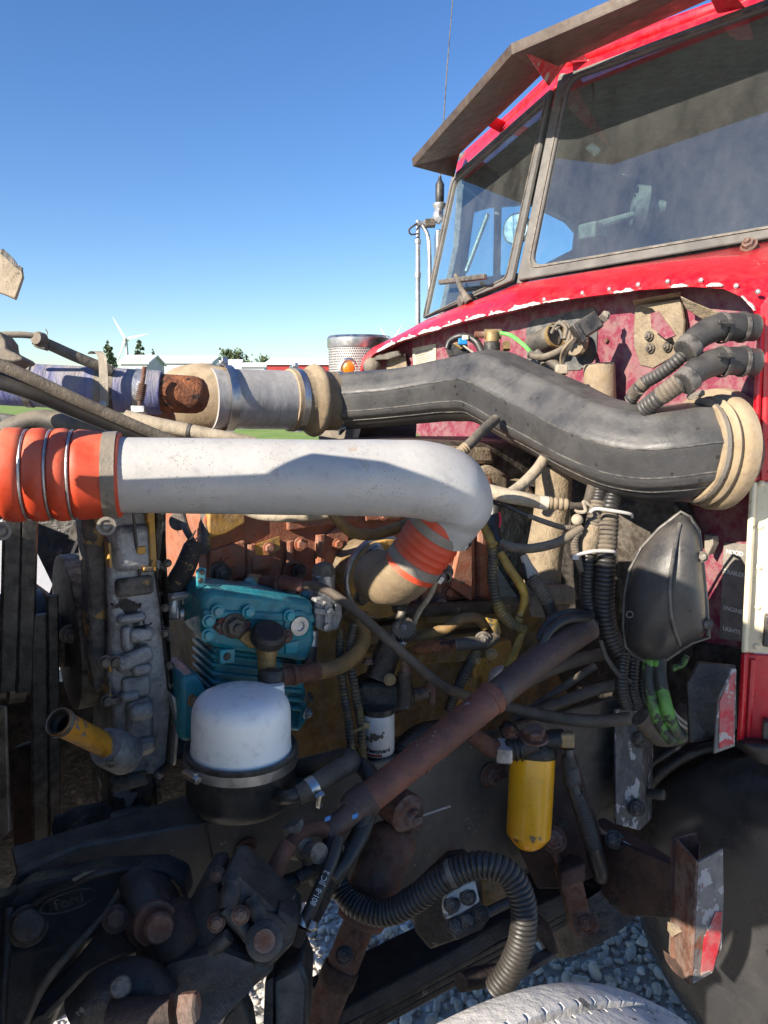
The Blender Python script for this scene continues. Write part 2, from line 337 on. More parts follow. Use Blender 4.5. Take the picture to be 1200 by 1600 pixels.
mat('grey_paint_chip', (0.09, 0.092, 0.096), (0.05, 0.05, 0.052), rough=0.6, bump=0.4, chip=0.24, chipc=(0.4, 0.4, 0.4), cscale=40, stretch=(1, 1, 0.5))
mat('blue_silicone', (0.19, 0.2, 0.29), (0.11, 0.125, 0.3), scale=5, rough=0.75, bump=0.6, bscale=40, dust=0.8, dustc=(0.36, 0.32, 0.26), stretch=(4, 1.2, 0.8))
mat('tube_dusty', (0.17, 0.145, 0.115), (0.1, 0.085, 0.07), scale=18, rough=0.8, metal=0.1, bump=0.4, dust=0.5)
mat('hose_dusty', (0.14, 0.115, 0.085), (0.08, 0.065, 0.05), scale=14, rough=0.85, bump=0.5, bscale=220, dust=0.45)
mat('hose_cream', (0.4, 0.34, 0.25), (0.26, 0.215, 0.155), scale=12, rough=0.8, bump=0.4, dust=0.4)
mat('hose_brown', (0.075, 0.058, 0.045), (0.045, 0.035, 0.028), scale=14, rough=0.7, bump=0.35, bscale=240, dust=0.2)
mat('hose_yellowed', (0.24, 0.14, 0.04), (0.1, 0.06, 0.025), scale=13, rough=0.75, bump=0.4, dust=0.15)
mat('loom_yellowed', (0.03, 0.026, 0.02), (0.2, 0.14, 0.035), scale=9, rough=0.6, bump=0.2, lo=0.46, hi=0.62)
mat('hose_tan_speck', (0.022, 0.02, 0.018), (0.04, 0.034, 0.026), rough=0.75, bump=0.4, chip=0.22, chipc=(0.28, 0.17, 0.06), cscale=90)
mat('yellow_wire', (0.42, 0.26, 0.03), (0.2, 0.12, 0.025), scale=16, rough=0.6, bump=0.3, chip=0.2, chipc=(0.05, 0.035, 0.02))
mat('green_hose', (0.11, 0.3, 0.045), (0.03, 0.05, 0.02), scale=11, rough=0.55, bump=0.2, chip=0.5, chipc=(0.022, 0.024, 0.018), cscale=11)
mat('green_wire', (0.16, 0.7, 0.12), (0.1, 0.5, 0.08), rough=0.4, bump=0, grime=0, speck=0, wear=0)
mat('white_wire', (0.6, 0.55, 0.45), (0.45, 0.4, 0.32), rough=0.6, bump=0.1)
mat('red_wire', (0.5, 0.02, 0.05), None, rough=0.5, bump=0, grime=0, speck=0, wear=0)
mat('blue_plastic', (0.01, 0.22, 0.6), None, rough=0.4, bump=0, grime=0, speck=0, wear=0)
mat('zip_tie', (0.62, 0.6, 0.56), (0.45, 0.43, 0.4), rough=0.5, bump=0.1)
mat('white_can', (0.62, 0.62, 0.6), (0.5, 0.5, 0.48), scale=8, rough=0.42, bump=0.1, chip=0.16, chipc=(0.05, 0.04, 0.03), cscale=22)
mat('ink', (0.015, 0.015, 0.02), None, rough=0.6, bump=0, grime=0, speck=0, wear=0)
mat('ink_red', (0.4, 0.02, 0.02), None, rough=0.6, bump=0, grime=0, speck=0, wear=0)
mat('ink_white', (0.75, 0.74, 0.7), None, rough=0.7, bump=0, grime=0, speck=0, wear=0)
mat('plate_grey', (0.11, 0.105, 0.105), (0.24, 0.21, 0.18), scale=6, rough=0.7, bump=0.1, dust=0.2)
mat('sticker', (0.5, 0.48, 0.34), (0.42, 0.4, 0.29), rough=0.7, bump=0.05)
mat('amber', (0.75, 0.22, 0.01), (0.6, 0.15, 0.01), scale=60, rough=0.15, bump=0.4, coat=0.5, grime=0, speck=0, wear=0)
mat('interior_dark', (0.06, 0.065, 0.068), (0.085, 0.09, 0.09), rough=0.8, bump=0.1)
mat('interior_liner', (0.16, 0.15, 0.125), (0.11, 0.105, 0.09), rough=0.9, bump=0.2)
mat('dash', (0.15, 0.16, 0.14), (0.1, 0.105, 0.095), rough=0.8, bump=0.1)
mat('pole_steel', (0.42, 0.43, 0.44), (0.3, 0.3, 0.3), scale=20, rough=0.4, metal=0.7, bump=0.1)
mat('tyre_white', (0.6, 0.58, 0.54), (0.48, 0.465, 0.435), scale=10, rough=0.95, bump=0.5, bscale=70, chip=0.08, chipc=(0.12, 0.115, 0.11), cscale=35)
mat('tank_black', (0.022, 0.023, 0.026), (0.034, 0.033, 0.034), scale=4, rough=0.3, bump=0.05, dust=0.22, dustc=(0.2, 0.19, 0.18), coat=0.2)
mat('glassfibre', (0.34, 0.28, 0.2), (0.24, 0.19, 0.13), scale=14, rough=0.85, bump=0.5, chip=0.1, chipc=(0.05, 0.04, 0.03), cscale=22, grime=0.2, speck=0.3, wear=0.2)
mat('worn_plate', (0.1, 0.095, 0.09), (0.19, 0.17, 0.15), scale=14, rough=0.6, bump=0.5, chip=0.34, chipc=(0.38, 0.36, 0.34), cscale=38, rust=0.38, rscale=22)
mat('white_scrape', (0.6, 0.58, 0.55), (0.35, 0.3, 0.27), scale=40, rough=0.7, bump=0.4, rust=0.25, rscale=50)
mat('barn_white', (0.75, 0.76, 0.77), (0.68, 0.69, 0.7), scale=0.3, rough=0.5, bump=0, grime=0, speck=0, wear=0)
mat('barn_grey', (0.45, 0.48, 0.5), (0.4, 0.42, 0.45), scale=0.3, rough=0.6, bump=0, grime=0, speck=0, wear=0)
mat('barn_red', (0.36, 0.03, 0.03), (0.3, 0.025, 0.025), scale=0.3, rough=0.6, bump=0, grime=0, speck=0, wear=0)
mat('turbine_white', (0.6, 0.62, 0.64), None, rough=0.5, bump=0, grime=0, speck=0, wear=0)
mat('bark', (0.08, 0.055, 0.04), None, scale=3, rough=0.9, bump=0.3)
mat('needles', (0.06, 0.085, 0.045), (0.09, 0.12, 0.06), scale=0.8, rough=0.8, bump=0, grime=0, speck=0, wear=0)
mat('leafage', (0.07, 0.105, 0.05), (0.11, 0.14, 0.06), scale=0.8, rough=0.8, bump=0, grime=0, speck=0, wear=0)
mat('grass_green', (0.13, 0.22, 0.03), (0.2, 0.27, 0.05), scale=0.6, rough=0.9, bump=0.4, bscale=9, grime=0, speck=0, wear=0)
mat('gravel_ground', (0.6, 0.58, 0.54), (0.48, 0.465, 0.435), scale=40, rough=0.95, bump=1.0, bscale=60, grime=0, speck=0, wear=0)
def stone_mat():
    m = bpy.data.materials.new('stone'); m.use_nodes = True; n = m.node_tree.nodes; l = m.node_tree.links; bs = n['Principled BSDF']
    a = n.new('ShaderNodeAttribute'); a.attribute_name = 'tone'; a.attribute_type = 'GEOMETRY'
    cr = n.new('ShaderNodeValToRGB'); cr.color_ramp.elements[0].color = (0.42, 0.4, 0.365, 1); cr.color_ramp.elements[1].color = (0.85, 0.8, 0.72, 1)
    l.new(a.outputs['Fac'], cr.inputs[0])
    t = n.new('ShaderNodeTexNoise'); t.inputs['Scale'].default_value = 130; t.inputs['Detail'].default_value = 5
    tc = n.new('ShaderNodeTexCoord'); l.new(tc.outputs['Object'], t.inputs[0])
    mx = n.new('ShaderNodeMix'); mx.data_type = 'RGBA'; mx.blend_type = 'MULTIPLY'; mx.inputs[0].default_value = 0.5; l.new(cr.outputs[0], mx.inputs[6]); l.new(t.outputs[0], mx.inputs[7])
    l.new(mx.outputs[2], bs.inputs['Base Color']); bs.inputs['Roughness'].default_value = 0.9
    b = n.new('ShaderNodeBump'); b.inputs['Strength'].default_value = 0.4; b.inputs['Distance'].default_value = 0.002; l.new(t.outputs[0], b.inputs['Height']); l.new(b.outputs[0], bs.inputs['Normal'])
    MT['stone'] = m
stone_mat()
def glass_mat(name, tint, dustamt):
    m = bpy.data.materials.new(name); m.use_nodes = True; n = m.node_tree.nodes; l = m.node_tree.links; n.clear()
    out = n.new('ShaderNodeOutputMaterial'); tr = n.new('ShaderNodeBsdfTransparent'); tr.inputs[0].default_value = rgb(tint)
    gl = n.new('ShaderNodeBsdfGlossy'); gl.inputs['Roughness'].default_value = 0.03
    lw = n.new('ShaderNodeLayerWeight'); lw.inputs['Blend'].default_value = 0.5        # reflection raised above a real pane's to brighten the glass, strongest at grazing
    pw = n.new('ShaderNodeMath'); pw.operation = 'POWER'; pw.inputs[1].default_value = 4; l.new(lw.outputs['Facing'], pw.inputs[0])
    fr = n.new('ShaderNodeMapRange'); fr.inputs[3].default_value = 0.18; fr.inputs[4].default_value = 1.0; l.new(pw.outputs[0], fr.inputs[0])
    m1 = n.new('ShaderNodeMixShader'); l.new(fr.outputs[0], m1.inputs[0]); l.new(tr.outputs[0], m1.inputs[1]); l.new(gl.outputs[0], m1.inputs[2])
    df = n.new('ShaderNodeBsdfDiffuse'); df.inputs[0].default_value = (0.55, 0.56, 0.52, 1)
    tc = n.new('ShaderNodeTexCoord'); mp = n.new('ShaderNodeMapping'); mp.inputs['Scale'].default_value = (5, 5, 2.6); mp.inputs['Rotation'].default_value = (0.3, 0.5, 0.2)
    t = n.new('ShaderNodeTexNoise'); t.inputs['Scale'].default_value = 1.6; t.inputs['Detail'].default_value = 9; t.inputs['Roughness'].default_value = 0.7
    l.new(tc.outputs['Object'], mp.inputs[0]); l.new(mp.outputs[0], t.inputs[0])
    mr = n.new('ShaderNodeMapRange'); mr.inputs[1].default_value = 0.3; mr.inputs[2].default_value = 0.8; mr.inputs[3].default_value = dustamt * 0.25; mr.inputs[4].default_value = dustamt * 2; l.new(t.outputs[0], mr.inputs[0])
    m2 = n.new('ShaderNodeMixShader'); l.new(mr.outputs[0], m2.inputs[0]); l.new(m1.outputs[0], m2.inputs[1]); l.new(df.outputs[0], m2.inputs[2])
    l.new(m2.outputs[0], out.inputs[0]); MT[name] = m
glass_mat('windshield_glass', (0.68, 0.92, 0.94), 0.05)
glass_mat('door_glass', (0.6, 0.86, 0.95), 0.03)
# ================================================================ setting
def sheet(name, x0, x1, y0, y1, z, mt, n=1):
    m = M(); m.add([(x0, y0, z), (x1, y0, z), (x1, y1, z), (x0, y1, z)], [(0, 1, 2, 3)])
    o = mesh_obj(name, m, MT[mt], Vector((0, 0, 0)), 0); o['kind'] = 'structure'; return o
sheet('gravel_ground', -400, 400, -200, 17, 0.0, 'gravel_ground')
sheet('field', -2500, 2500, 17, 4000, 0.004, 'grass_green')
def gravel():
    import bmesh
    bm = bmesh.new(); bmesh.ops.create_icosphere(bm, subdivisions=2, radius=1); bv = np.array([v.co[:] for v in bm.verts]); bf = np.array([[v.index for v in f.verts] for f in bm.faces]); bm.free()
    x0, x1, y0, y1, st = -1.7, 2.3, 0.9, 4.6, 0.0265
    gx, gy = np.meshgrid(np.arange(x0, x1, st), np.arange(y0, y1, st)); px = gx.ravel(); py = gy.ravel()
    keep = (np.abs(px) < 0.5 * py + 0.75); px = px[keep]; py = py[keep]; n = len(px)
    px = px + rng.uniform(-.011, .011, n); py = py + rng.uniform(-.011, .011, n)
    s = rng.lognormal(math.log(0.0125), 0.33, n).clip(0.005, 0.026)
    vs = np.zeros((n, len(bv), 3))
    for k in range(n):
        q = bv * (1 + 0.0 * bv)
        for _ in range(7):
            d = rng.normal(size=3); d /= np.linalg.norm(d); h = rng.uniform(.5, .86); t = q @ d; q = q - np.outer(np.maximum(t - h, 0), d)
        q = q * (s[k] * np.array([rng.uniform(.9, 1.45), rng.uniform(.75, 1.1), rng.uniform(.5, .85)]))
        A = Matrix.Rotation(rng.uniform(0, 6.28), 3, 'Z') @ Matrix.Rotation(rng.normal(0, .45), 3, 'X') @ Matrix.Rotation(rng.normal(0, .45), 3, 'Y')
        vs[k] = q @ np.array(A).T + np.array([px[k], py[k], s[k] * rng.uniform(.15, .75)])
    fs = (bf[None] + (np.arange(n) * len(bv))[:, None, None]).reshape(-1, 3)
    me = bpy.data.meshes.new('gravel'); me.vertices.add(n * len(bv)); me.vertices.foreach_set('co', vs.ravel())
    me.loops.add(len(fs) * 3); me.loops.foreach_set('vertex_index', fs.ravel().astype(np.int32))
    me.polygons.add(len(fs)); me.polygons.foreach_set('loop_start', np.arange(0, len(fs) * 3, 3, dtype=np.int32)); me.polygons.foreach_set('loop_total', np.full(len(fs), 3, np.int32))
    me.update(calc_edges=True)
    at_ = me.attributes.new('tone', 'FLOAT', 'POINT'); at_.data.foreach_set('value', np.repeat(rng.beta(2.2, 2.2, n), len(bv)).astype(np.float32))
    me.materials.append(MT['stone']); o = bpy.data.objects.new('gravel', me); COL.objects.link(o); o['kind'] = 'stuff'
    tag(o, 'loose grey crushed stone gravel under the truck', 'gravel')
gravel()
# ---- barns
def barn(name, label, xl, xr, ybase, yeave, yridge, d, wall, roof, depth, gable=None, group=None, arch=False):
    """long barn: its eave side faces the camera; ridge runs across the view"""
    a = at(xl, ybase, d); b = at(xr, ybase, d); a.z = b.z = 0
    ze = at(xl, yeave, d).z; zr = at(xl, yridge, d).z
    u = (b - a).normalized(); v = Vector((0, 1, 0)); half = depth / 2
    t = thing(name, label, 'barn', a, group)
    if arch:
        pr = [(-half + half * 2 * k / 12, math.sin(PI * k / 12)) for k in range(13)]
        m = M(); m.loft([[p + v * (half + y) + Z * (zr * h) for y, h in pr] for p in (a, b)], False, False)
        part('roof', m, MT[roof], t); w = M().add([a + v * (half + y) + Z * (zr * h) for y, h in pr], [tuple(range(13))]); part('end_wall', w, MT[wall], t); return t
    w = M().add([a, b, b + Z * ze, a + Z * ze], [(0, 1, 2, 3)]); w.add([b, b + v * depth, b + v * half + Z * zr, b + Z * ze, b + v * depth + Z * ze], [(0, 1, 4, 2, 3)])
    part('wall', w, MT[wall], t)
    g = M().add([a, a + v * depth, a + v * depth + Z * ze, a + v * half + Z * zr, a + Z * ze], [(0, 1, 2, 3, 4)]); part('gable_wall', g, MT[gable or wall], t)
    e = 0.5
    r = M(); f0, f1 = a - u * e, b + u * e
    r.prism([f0 - v * 0.4 + Z * (ze - .15), f0 + v * half + Z * zr, f0 + v * half + Z * (zr + .3), f0 - v * 0.4 + Z * (ze + .15)], f1 - f0)
    r.prism([f0 + v * (half + .01) + Z * zr, f0 + v * (depth + .4) + Z * (ze - .15), f0 + v * (depth + .4) + Z * (ze + .15), f0 + v * (half + .01) + Z * (zr + .3)], f1 - f0)
    part('roof', r, MT[roof], t, smooth=0)
    return t
barn('barn', 'long low barn with white roof and grey side, right of the short barn', 232, 330, 610, 567, 556, 170, 'barn_grey', 'barn_white', 16, group='distant farm buildings')
barn('barn', 'short white roofed barn at the left end of the farm, below the wind turbine', 191, 231, 610, 568, 555, 150, 'barn_grey', 'barn_white', 12, 'barn_red', 'distant farm buildings')
barn('arched_barn', 'small white arched barn roof behind the tan duct elbow', 340, 374, 610, 575, 560, 200, 'barn_white', 'barn_white', 14, group='distant farm buildings', arch=True)
barn('barn', 'low white barn between the arched barn and the red barn', 378, 414, 610, 573, 567, 190, 'barn_grey', 'barn_white', 12, group='distant farm buildings')
barn('red_barn', 'red barn with white roof beside the chrome air cleaner', 418, 520, 612, 569, 559, 140, 'barn_red', 'barn_white', 18, 'barn_red', 'distant farm buildings')
# ---- trees
def blade_tri(m, p, s):
    d = Vector(rng.normal(size=3)).normalized(); u, w = perp(d)
    m.add([p + u * s, p - u * s * .6 + w * s * .7, p - u * s * .6 - w * s * .7], [(0, 1, 2)])
def tree(name, label, x, ytop, d, wpx, conifer, seed):
    global rng
    r = np.random.default_rng(seed); base = at(x, 612, d); base.z = 0; top = at(x, ytop, d).z; w = wpx * d / F
    t = thing(name, label, 'tree', base, 'distant trees')
    m = M(); m.tube([base, base + Z * top * .5, base + Z * top * .95], [w * .05, w * .035, w * .008], 7)
    lim = []
    for k in range(48):
        h = r.uniform(.25, .93); an = r.uniform(0, 6.28); ln = w * .5 * ((1 - h) * 1.25 + .06 if conifer else math.sqrt(max(.05, 1 - ((h - .55) / .48) ** 2)))
        p = base + Z * top * h; q = p + Vector((math.cos(an), math.sin(an), -.15 if conifer else .5)) * ln; lim.append((p, q, ln)); m.tube([p, q], [w * .012, w * .004], 4)
    part('trunk', m, MT['bark'], t)
    c = M()
    for p, q, ln in lim:
        for k in range(34):
            f = r.uniform(.25, 1.08); c0 = p.lerp(q, f) + Vector(r.normal(size=3)) * ln * (.13 if conifer else .24); s = w * r.uniform(.03, .085)
            dv = Vector(r.normal(size=3)).normalized(); u, v = perp(dv); c.add([c0 + u * s, c0 - u * s * .6 + v * s * .8, c0 - u * s * .6 - v * s * .8], [(0, 1, 2)])
    part('crown', c, MT['needles' if conifer else 'leafage'], t, smooth=0)
tree('spruce_tree', 'tall dark spruce left of the wind turbine', 173, 526, 210, 34, True, 1)
tree('spruce_tree', 'dark broad spruce right of the wind turbine', 222, 526, 230, 36, True, 2)
tree('spruce_tree', 'small narrow spruce at the right end of the spruces', 242, 539, 235, 16, True, 3)
tree('leafy_tree', 'round green tree above the arched barn', 366, 551, 260, 40, False, 4)
tree('leafy_tree', 'small bush-like tree left of the red barn ridge', 412, 557, 260, 26, False, 5)
tree('leafy_tree', 'tiny low round tree between the two leafy trees', 396, 566, 280, 16, False, 6)
# ---- wind turbines
def turbine(label, x, yhub, d, angs, lpx):
    hub = at(x, yhub, d); base = hub.copy(); base.z = 0; k = d / F
    t = thing('wind_turbine', label, 'wind turbine', base, 'distant wind turbines')
    m = M(); m.tube([base, hub - Z * k * 1.5], [k * 3.6, k * 2.2], 14); part('tower', m, MT['turbine_white'], t)
    m = M(); m.box(hub + Vector((0, k * 2, 0)), RT * k * 2.6, Vector((0, k * 5, 0)), Z * k * 2.4); part('nacelle', m, MT['turbine_white'], t, bevel=k * .8)
    m = M(); m.ball(hub - Vector((0, k * 4, 0)), k * 2.6, n=8); part('hub', m, MT['turbine_white'], t)
    for a in angs:
        a = math.radians(a); dr = RT * math.cos(a) + Z * math.sin(a); sd_ = RT * -math.sin(a) + Z * math.cos(a); ln = lpx * k; o = hub - Vector((0, k * 4, 0))
        rings = []
        for f, wd in ((0.02, .9), (.12, 2.2), (.3, 2.0), (.7, 1.1), (1, .25)):
            c = o + dr * ln * f; rings.append([c + sd_ * wd * k + Vector((0, .3 * k, 0)), c + Vector((0, -.4 * k, 0)), c - sd_ * wd * k, c + Vector((0, .5 * k, 0))])
        part('blade', M().loft(rings), MT['turbine_white'], t, smooth=50)
turbine('white wind turbine between the dark spruces, one blade pointing up left', 197, 530, 420, (118, 12, -112), 40)
turbine('faint far wind turbine just left of the mirror pole', 611, 540, 900, (62, 122, 272), 34)

# ================================================================ cab
cab = thing('truck_cab', 'red truck cab with two pane windshield and bare maroon firewall', 'truck cab', tp(.6, .75, 0.55))
# windshield planes
Cb, Ct = pb(812, 438, .75), pb(878, 118, .75)
Nb = pb(1310, 358, .05); Fb = pb(665, 498, 1.45)
nN = (Ct - Cb).cross(Nb - Cb).normalized(); nF = (Ct - Cb).cross(Fb - Cb).normalized()
if nN.dot(CAM - Cb) < 0: nN = -nN
if nF.dot(CAM - Cb) < 0: nF = -nF
def pN(x, y, o=0.0): return hit(x, y, Cb + nN * o, nN)
def pF(x, y, o=0.0): return hit(x, y, Cb + nF * o, nF)
def roundpoly(pts, r=0.25, n=4):
    out = []; k = len(pts)
    for i in range(k):
        p = Vector(pts[i]); a = Vector(pts[i - 1]) - p; b = Vector(pts[(i + 1) % k]) - p
        ra = min(r, a.length * .45); rb = min(r, b.length * .45)
        p0, p1 = p + a.normalized() * ra, p + b.normalized() * rb
        for j in range(n + 1):
            t = j / n; out.append(p0 * (1 - t) ** 2 + p * 2 * t * (1 - t) + p1 * t * t)
    return out
def pane(label, fn, nrm, outer, inner, r_in):
    o2 = [fn(*q) for q in outer]; i2 = [fn(*q) for q in inner]
    o3 = roundpoly(o2, .012); i3 = roundpoly(i2, r_in)
    m = M().ring(o3, i3, nrm * 0.014)
    g = part('windshield_gasket', m, MT['gasket'], cab, bevel=.004, label=label + ' rubber windshield surround')
    # slim bright bead in the rubber
    c = sum(i3, Vector()) / len(i3)
    b_o = [c + (q - c) * 1.035 + nrm * .0142 for q in i3]; b_i = [c + (q - c) * 1.02 + nrm * .0142 for q in i3]
    part('locking_bead', M().ring(b_o, b_i, nrm * .003), MT['black_dusty'], g)
    c = sum(i3, Vector()) / len(i3); i4 = [c + (q - c) * 1.01 + nrm * .006 for q in i3]
    gl = M().add(i4, [tuple(range(len(i4)))]); part('windshield_pane', gl, MT['windshield_glass'], g, smooth=0)
pane('near', pN, nN, [(811, 441), (1315, 357), (1340, -48), (876, 124)], [(834, 418), (1300, 339), (1320, -24), (893, 128)], .035)
pane('far', pF, nF, [(665, 499), (805, 441), (868, 140), (711, 277)], [(670, 494), (797, 434), (858, 160), (715, 286)], .02)
# centre post cover
m = M().tube([Cb + R * .008 - Z * .01, Ct + R * .008], [.014, .014], 10); part('centre_post', m, MT['gasket'], cab)
# cowl: gasket line -> crease -> lip
lip = [(563, 592), (567, 572), (584, 553), (620, 534), (670, 518), (720, 503), (790, 488), (850, 473), (920, 463), (1000, 453), (1080, 448), (1130, 451), (1163, 466), (1181, 492), (1186, 530)]
crs = [(561, 584), (566, 562), (583, 545), (619, 527), (671, 506), (724, 487), (793, 468), (853, 452), (923, 442), (1003, 432), (1085, 425), (1140, 426), (1180, 438), (1206, 470), (1216, 530)]
top = [(560, 582), (566, 558), (583, 542), (617, 526), (663, 502), (722, 478), (764, 461), (808, 443), (851, 435), (921, 423), (1001, 410), (1081, 397), (1151, 385), (1230, 372), (1322, 357)]
Lp = [pa(x, y, 0) for x, y in lip]; Cr = [pa(x, y, .035) for x, y in crs]
def topp(i):
    x, y = top[i]
    if i < 4: return pa(x, y, .06)
    return pF(x, y, .004) if i < 8 else pN(x, y, .004)
Tp_ = [topp(i) for i in range(len(top))]
mid = [(c * .5 + t * .5) + (Z * .010 if 3 < i < 13 else Z * 0) for i, (c, t) in enumerate(zip(Cr, Tp_))]
m = M(); back = [p + R * .025 for p in Lp]
m.loft([back, Lp, Cr, mid, Tp_], False, False)
cowl = part('cowl_panel', m, MT['red_paint'], cab, smooth=50)
cowl.modifiers.new('thick', 'SOLIDIFY').thickness = .004
# rivets on the cowl
for x, y in [(838, 445), (852, 441), (893, 434), (936, 426), (982, 418), (1031, 410), (1083, 402), (1139, 393), (775, 467), (745, 478), (715, 490)]:
    p = pN(x, y + 3, .012) if x > 808 else pF(x, y + 3, .012)
    part('rivet', M().rivet(p + Z * .001, (nN + Z * .5).normalized(), .0055), MT['red_paint'], cab)
for x, y in [(672, 517), (702, 506), (730, 498), (768, 490), (805, 481), (850, 470), (910, 460), (952, 454), (997, 447), (1043, 442), (1095, 440), (1150, 449), (1184, 458), (640, 526), (612, 536)]:
    part('bare_rivet', M().rivet(pa(x, y - 2, .008), -R, .0055), MT['zinc'], cab, label='bare grey rivet along the lip')
# scraped patches of filler along the lip
def patch(x0, y0, x1, y1, w, seed):
    r = random.Random(seed); n = 22; upn = []; dn = []; lv = .6
    for k in range(n):
        t = k / (n - 1); x = x0 + (x1 - x0) * t; y = y0 + (y1 - y0) * t; lv = min(1.25, max(.12, lv + r.uniform(-.42, .42))); h = .62 * w * min(1, 5 * min(t, 1 - t) + .05) * lv
        upn.append(pa(x + r.uniform(-.4, .4), y - h * .75, .0) - R * .0035); dn.append(pa(x, y + 1.2 + r.uniform(0, 1.2), .0) - R * .0035)
    part('paint_chip', M().prism(upn + dn[::-1], R * .0055), MT['filler'], cab, label='white scraped patch on the red lip', smooth=0)
for i, a in enumerate([(590, 549, 618, 535, 6), (622, 533, 650, 524, 7), (655, 521, 690, 512, 8), (693, 510, 722, 501, 8), (728, 500, 760, 492, 6), (765, 491, 790, 486, 5), (795, 485, 845, 473, 7), (850, 472, 890, 466, 5), (960, 457, 990, 453, 7), (1050, 448, 1075, 446, 6), (1105, 446, 1130, 446, 7), (1160, 462, 1180, 484, 10)]): patch(*a, i)
# side corner of the cab (faces the photographer's side)
su = (R * .55 - L * .835).normalized(); sn = Vector((su.y, -su.x, 0))      # the corner post is turned outwards
if sn.dot(CAM - tp(0, 0, 1.7)) < 0: sn = -sn
def sp(x, y, off=.004): return hit(x, y, tp(0, 0, 0) + sn * off, sn)
A_ = [(1186, 520), (1184, 640), (1178, 750)]; 
m = M().prism([sp(1187, 478), sp(1186, 560), sp(1177, 752), sp(1270, 752), sp(1270, 395), sp(1235, 420)], -sn * .006); part('side_panel', m, MT['red_paint'], cab, bevel=.003)
m = M().prism([sp(1177, 753), sp(1164, 1020), sp(1270, 1027), sp(1270, 753)], -sn * .006); part('side_band', m, MT['cream_paint'], cab, bevel=.003, label='cream painted band of the door post')
m = M().prism([sp(1164, 1021), sp(1154, 1160), sp(1270, 1165), sp(1270, 1028)], -sn * .006); part('side_panel', m, MT['red_paint'], cab, bevel=.003)
pass
# folded corner flange between firewall and side
for y0, y1, mtn in ((494, 752, 'red_paint'), (753, 1020, 'cream_paint'), (1021, 1160, 'red_paint')):
    def xl(y): return 1187 - (y - 490) * .0492
    m = M().prism([pa(xl(y0) - 4, y0, -.012), pa(xl(y1) - 4, y1, -.012), pa(xl(y1) + 4, y1, -.012), pa(xl(y0) + 4, y0, -.012)], R * .012)
    part('corner_flange', m, MT[mtn], cab, bevel=.003)
part('corner_bead', M().tube([sp(1197, 500, .006), sp(1192, 750, .006)], [.006, .006], 8), MT['red_paint'], cab); part('corner_bead', M().tube([sp(1176, 1030, .006), sp(1168, 1158, .006)], [.006, .006], 8), MT['red_paint'], cab)
for y in (755, 822, 886, 948, 1010): part('rivet', M().rivet(sp(1190 - (y - 750) * .03, y, .0045), sn, .0065), MT['cream_paint'], cab, label='cream painted rivet')
for y in (560, 628, 690, 740): part('rivet', M().rivet(sp(1197, y, .0045), sn, .006), MT['red_paint'], cab)
m = M().box(sp(1204, 985, .012), su * .012, sn * .01, Z * .03); part('black_trim', m, MT['black_rubber'], cab, bevel=.003)
m = M().box(sp(1204, 1140, .015), su * .014, sn * .012, Z * .018); part('hinge', m, MT['black_paint'], cab, bevel=.003)
# door (near side), back wall, roof, far wall
z0, z1 = 1.1, 2.62
m = M().prism([tp(.12, -.09, 2.0), tp(.12, -.09, 1.0), tp(1.35, -.02, 1.0), tp(1.35, -.02, 2.02)], L * .02); part('door', m, MT['red_paint'], cab)
m = M().ring([tp(.36, -.0, 2.02), tp(1.35, -.0, 2.02), tp(1.35, .03, 2.6), tp(.47, .03, 2.6)], [tp(.44, -.0, 2.07), tp(1.25, -.0, 2.07), tp(1.25, .03, 2.52), tp(.53, .03, 2.52)], L * .02); part('door_frame', m, MT['red_paint'], cab)
m = M().add([tp(.42, .008, 2.05), tp(1.27, .008, 2.05), tp(1.27, .035, 2.54), tp(.51, .035, 2.54)], [(0, 1, 2, 3)]); part('door_window', m, MT['door_glass'], cab, smooth=0)
m = M().box(tp(1.37, .74, 1.87), R * .02, L * .78, Z * .83); part('back_wall', m, MT['interior_dark'], cab)
roofpts = [pN(1340, -60, -.02), Ct + Z * .03 + R * .02, pF(711, 268, -.02)]
m = M().prism([roofpts[0], roofpts[1], roofpts[2], tp(1.39, 1.5, 2.7), tp(1.39, -.02, 2.7)], Z * .03); part('roof', m, MT['red_paint'], cab, bevel=.01)
m = M().prism([p - Z * .012 for p in [roofpts[0] + R * .03, roofpts[1] + R * .03, roofpts[2] + R * .03 - L * .03, tp(1.35, 1.45, 2.68), tp(1.35, 0.02, 2.68)]], Z * .01); part('headliner', m, MT['interior_liner'], cab)
# roof header (red) above the two panes
for nm, fn, q in (('far', pF, [(709, 277), (868, 136), (862, 100), (712, 236)]), ('near', pN, [(868, 136), (1342, -50), (1345, -96), (862, 100)])):
    pts = [fn(*q[0]), fn(*q[1]), fn(*q[2]) + R * .03, fn(*q[3]) + R * .03]; m = M().prism(pts, R * .06); part('roof_header', m, MT['red_paint'], cab, bevel=.006)
# far wall with door window opening
bw = 1.45
holes = [(727, 436), (741, 332), (775, 322), (838, 318), (893, 345), (908, 362), (905, 388), (835, 424)]
hp = [pb(x, y, bw) for x, y in holes]
outer = [tp(.36, bw, 1.95), tp(.45, bw, 2.3), tp(.47, bw, 2.62), tp(.9, bw, 2.66), tp(1.25, bw, 2.66), tp(1.37, bw, 2.64), tp(1.37, bw, 2.2), tp(1.37, bw, 1.9)]
m = M().ring(outer, hp, L * .04)
m.prism([tp(.36, bw + .005, 1.97), tp(1.37, bw + .005, 1.97), tp(1.37, bw + .005, 1.6), tp(.36, bw + .005, 1.6)], L * .03)
fd = part('far_door', m, MT['interior_dark'], cab)
part('vent_window_bar', M().tube([pb(778, 322, bw), pb(776, 438, bw)], [.014, .014], 8), MT['interior_dark'], fd)
part('door_window', M().add([p + L * .02 for p in hp], [tuple(range(len(hp)))]), MT['door_glass'], fd, smooth=0)
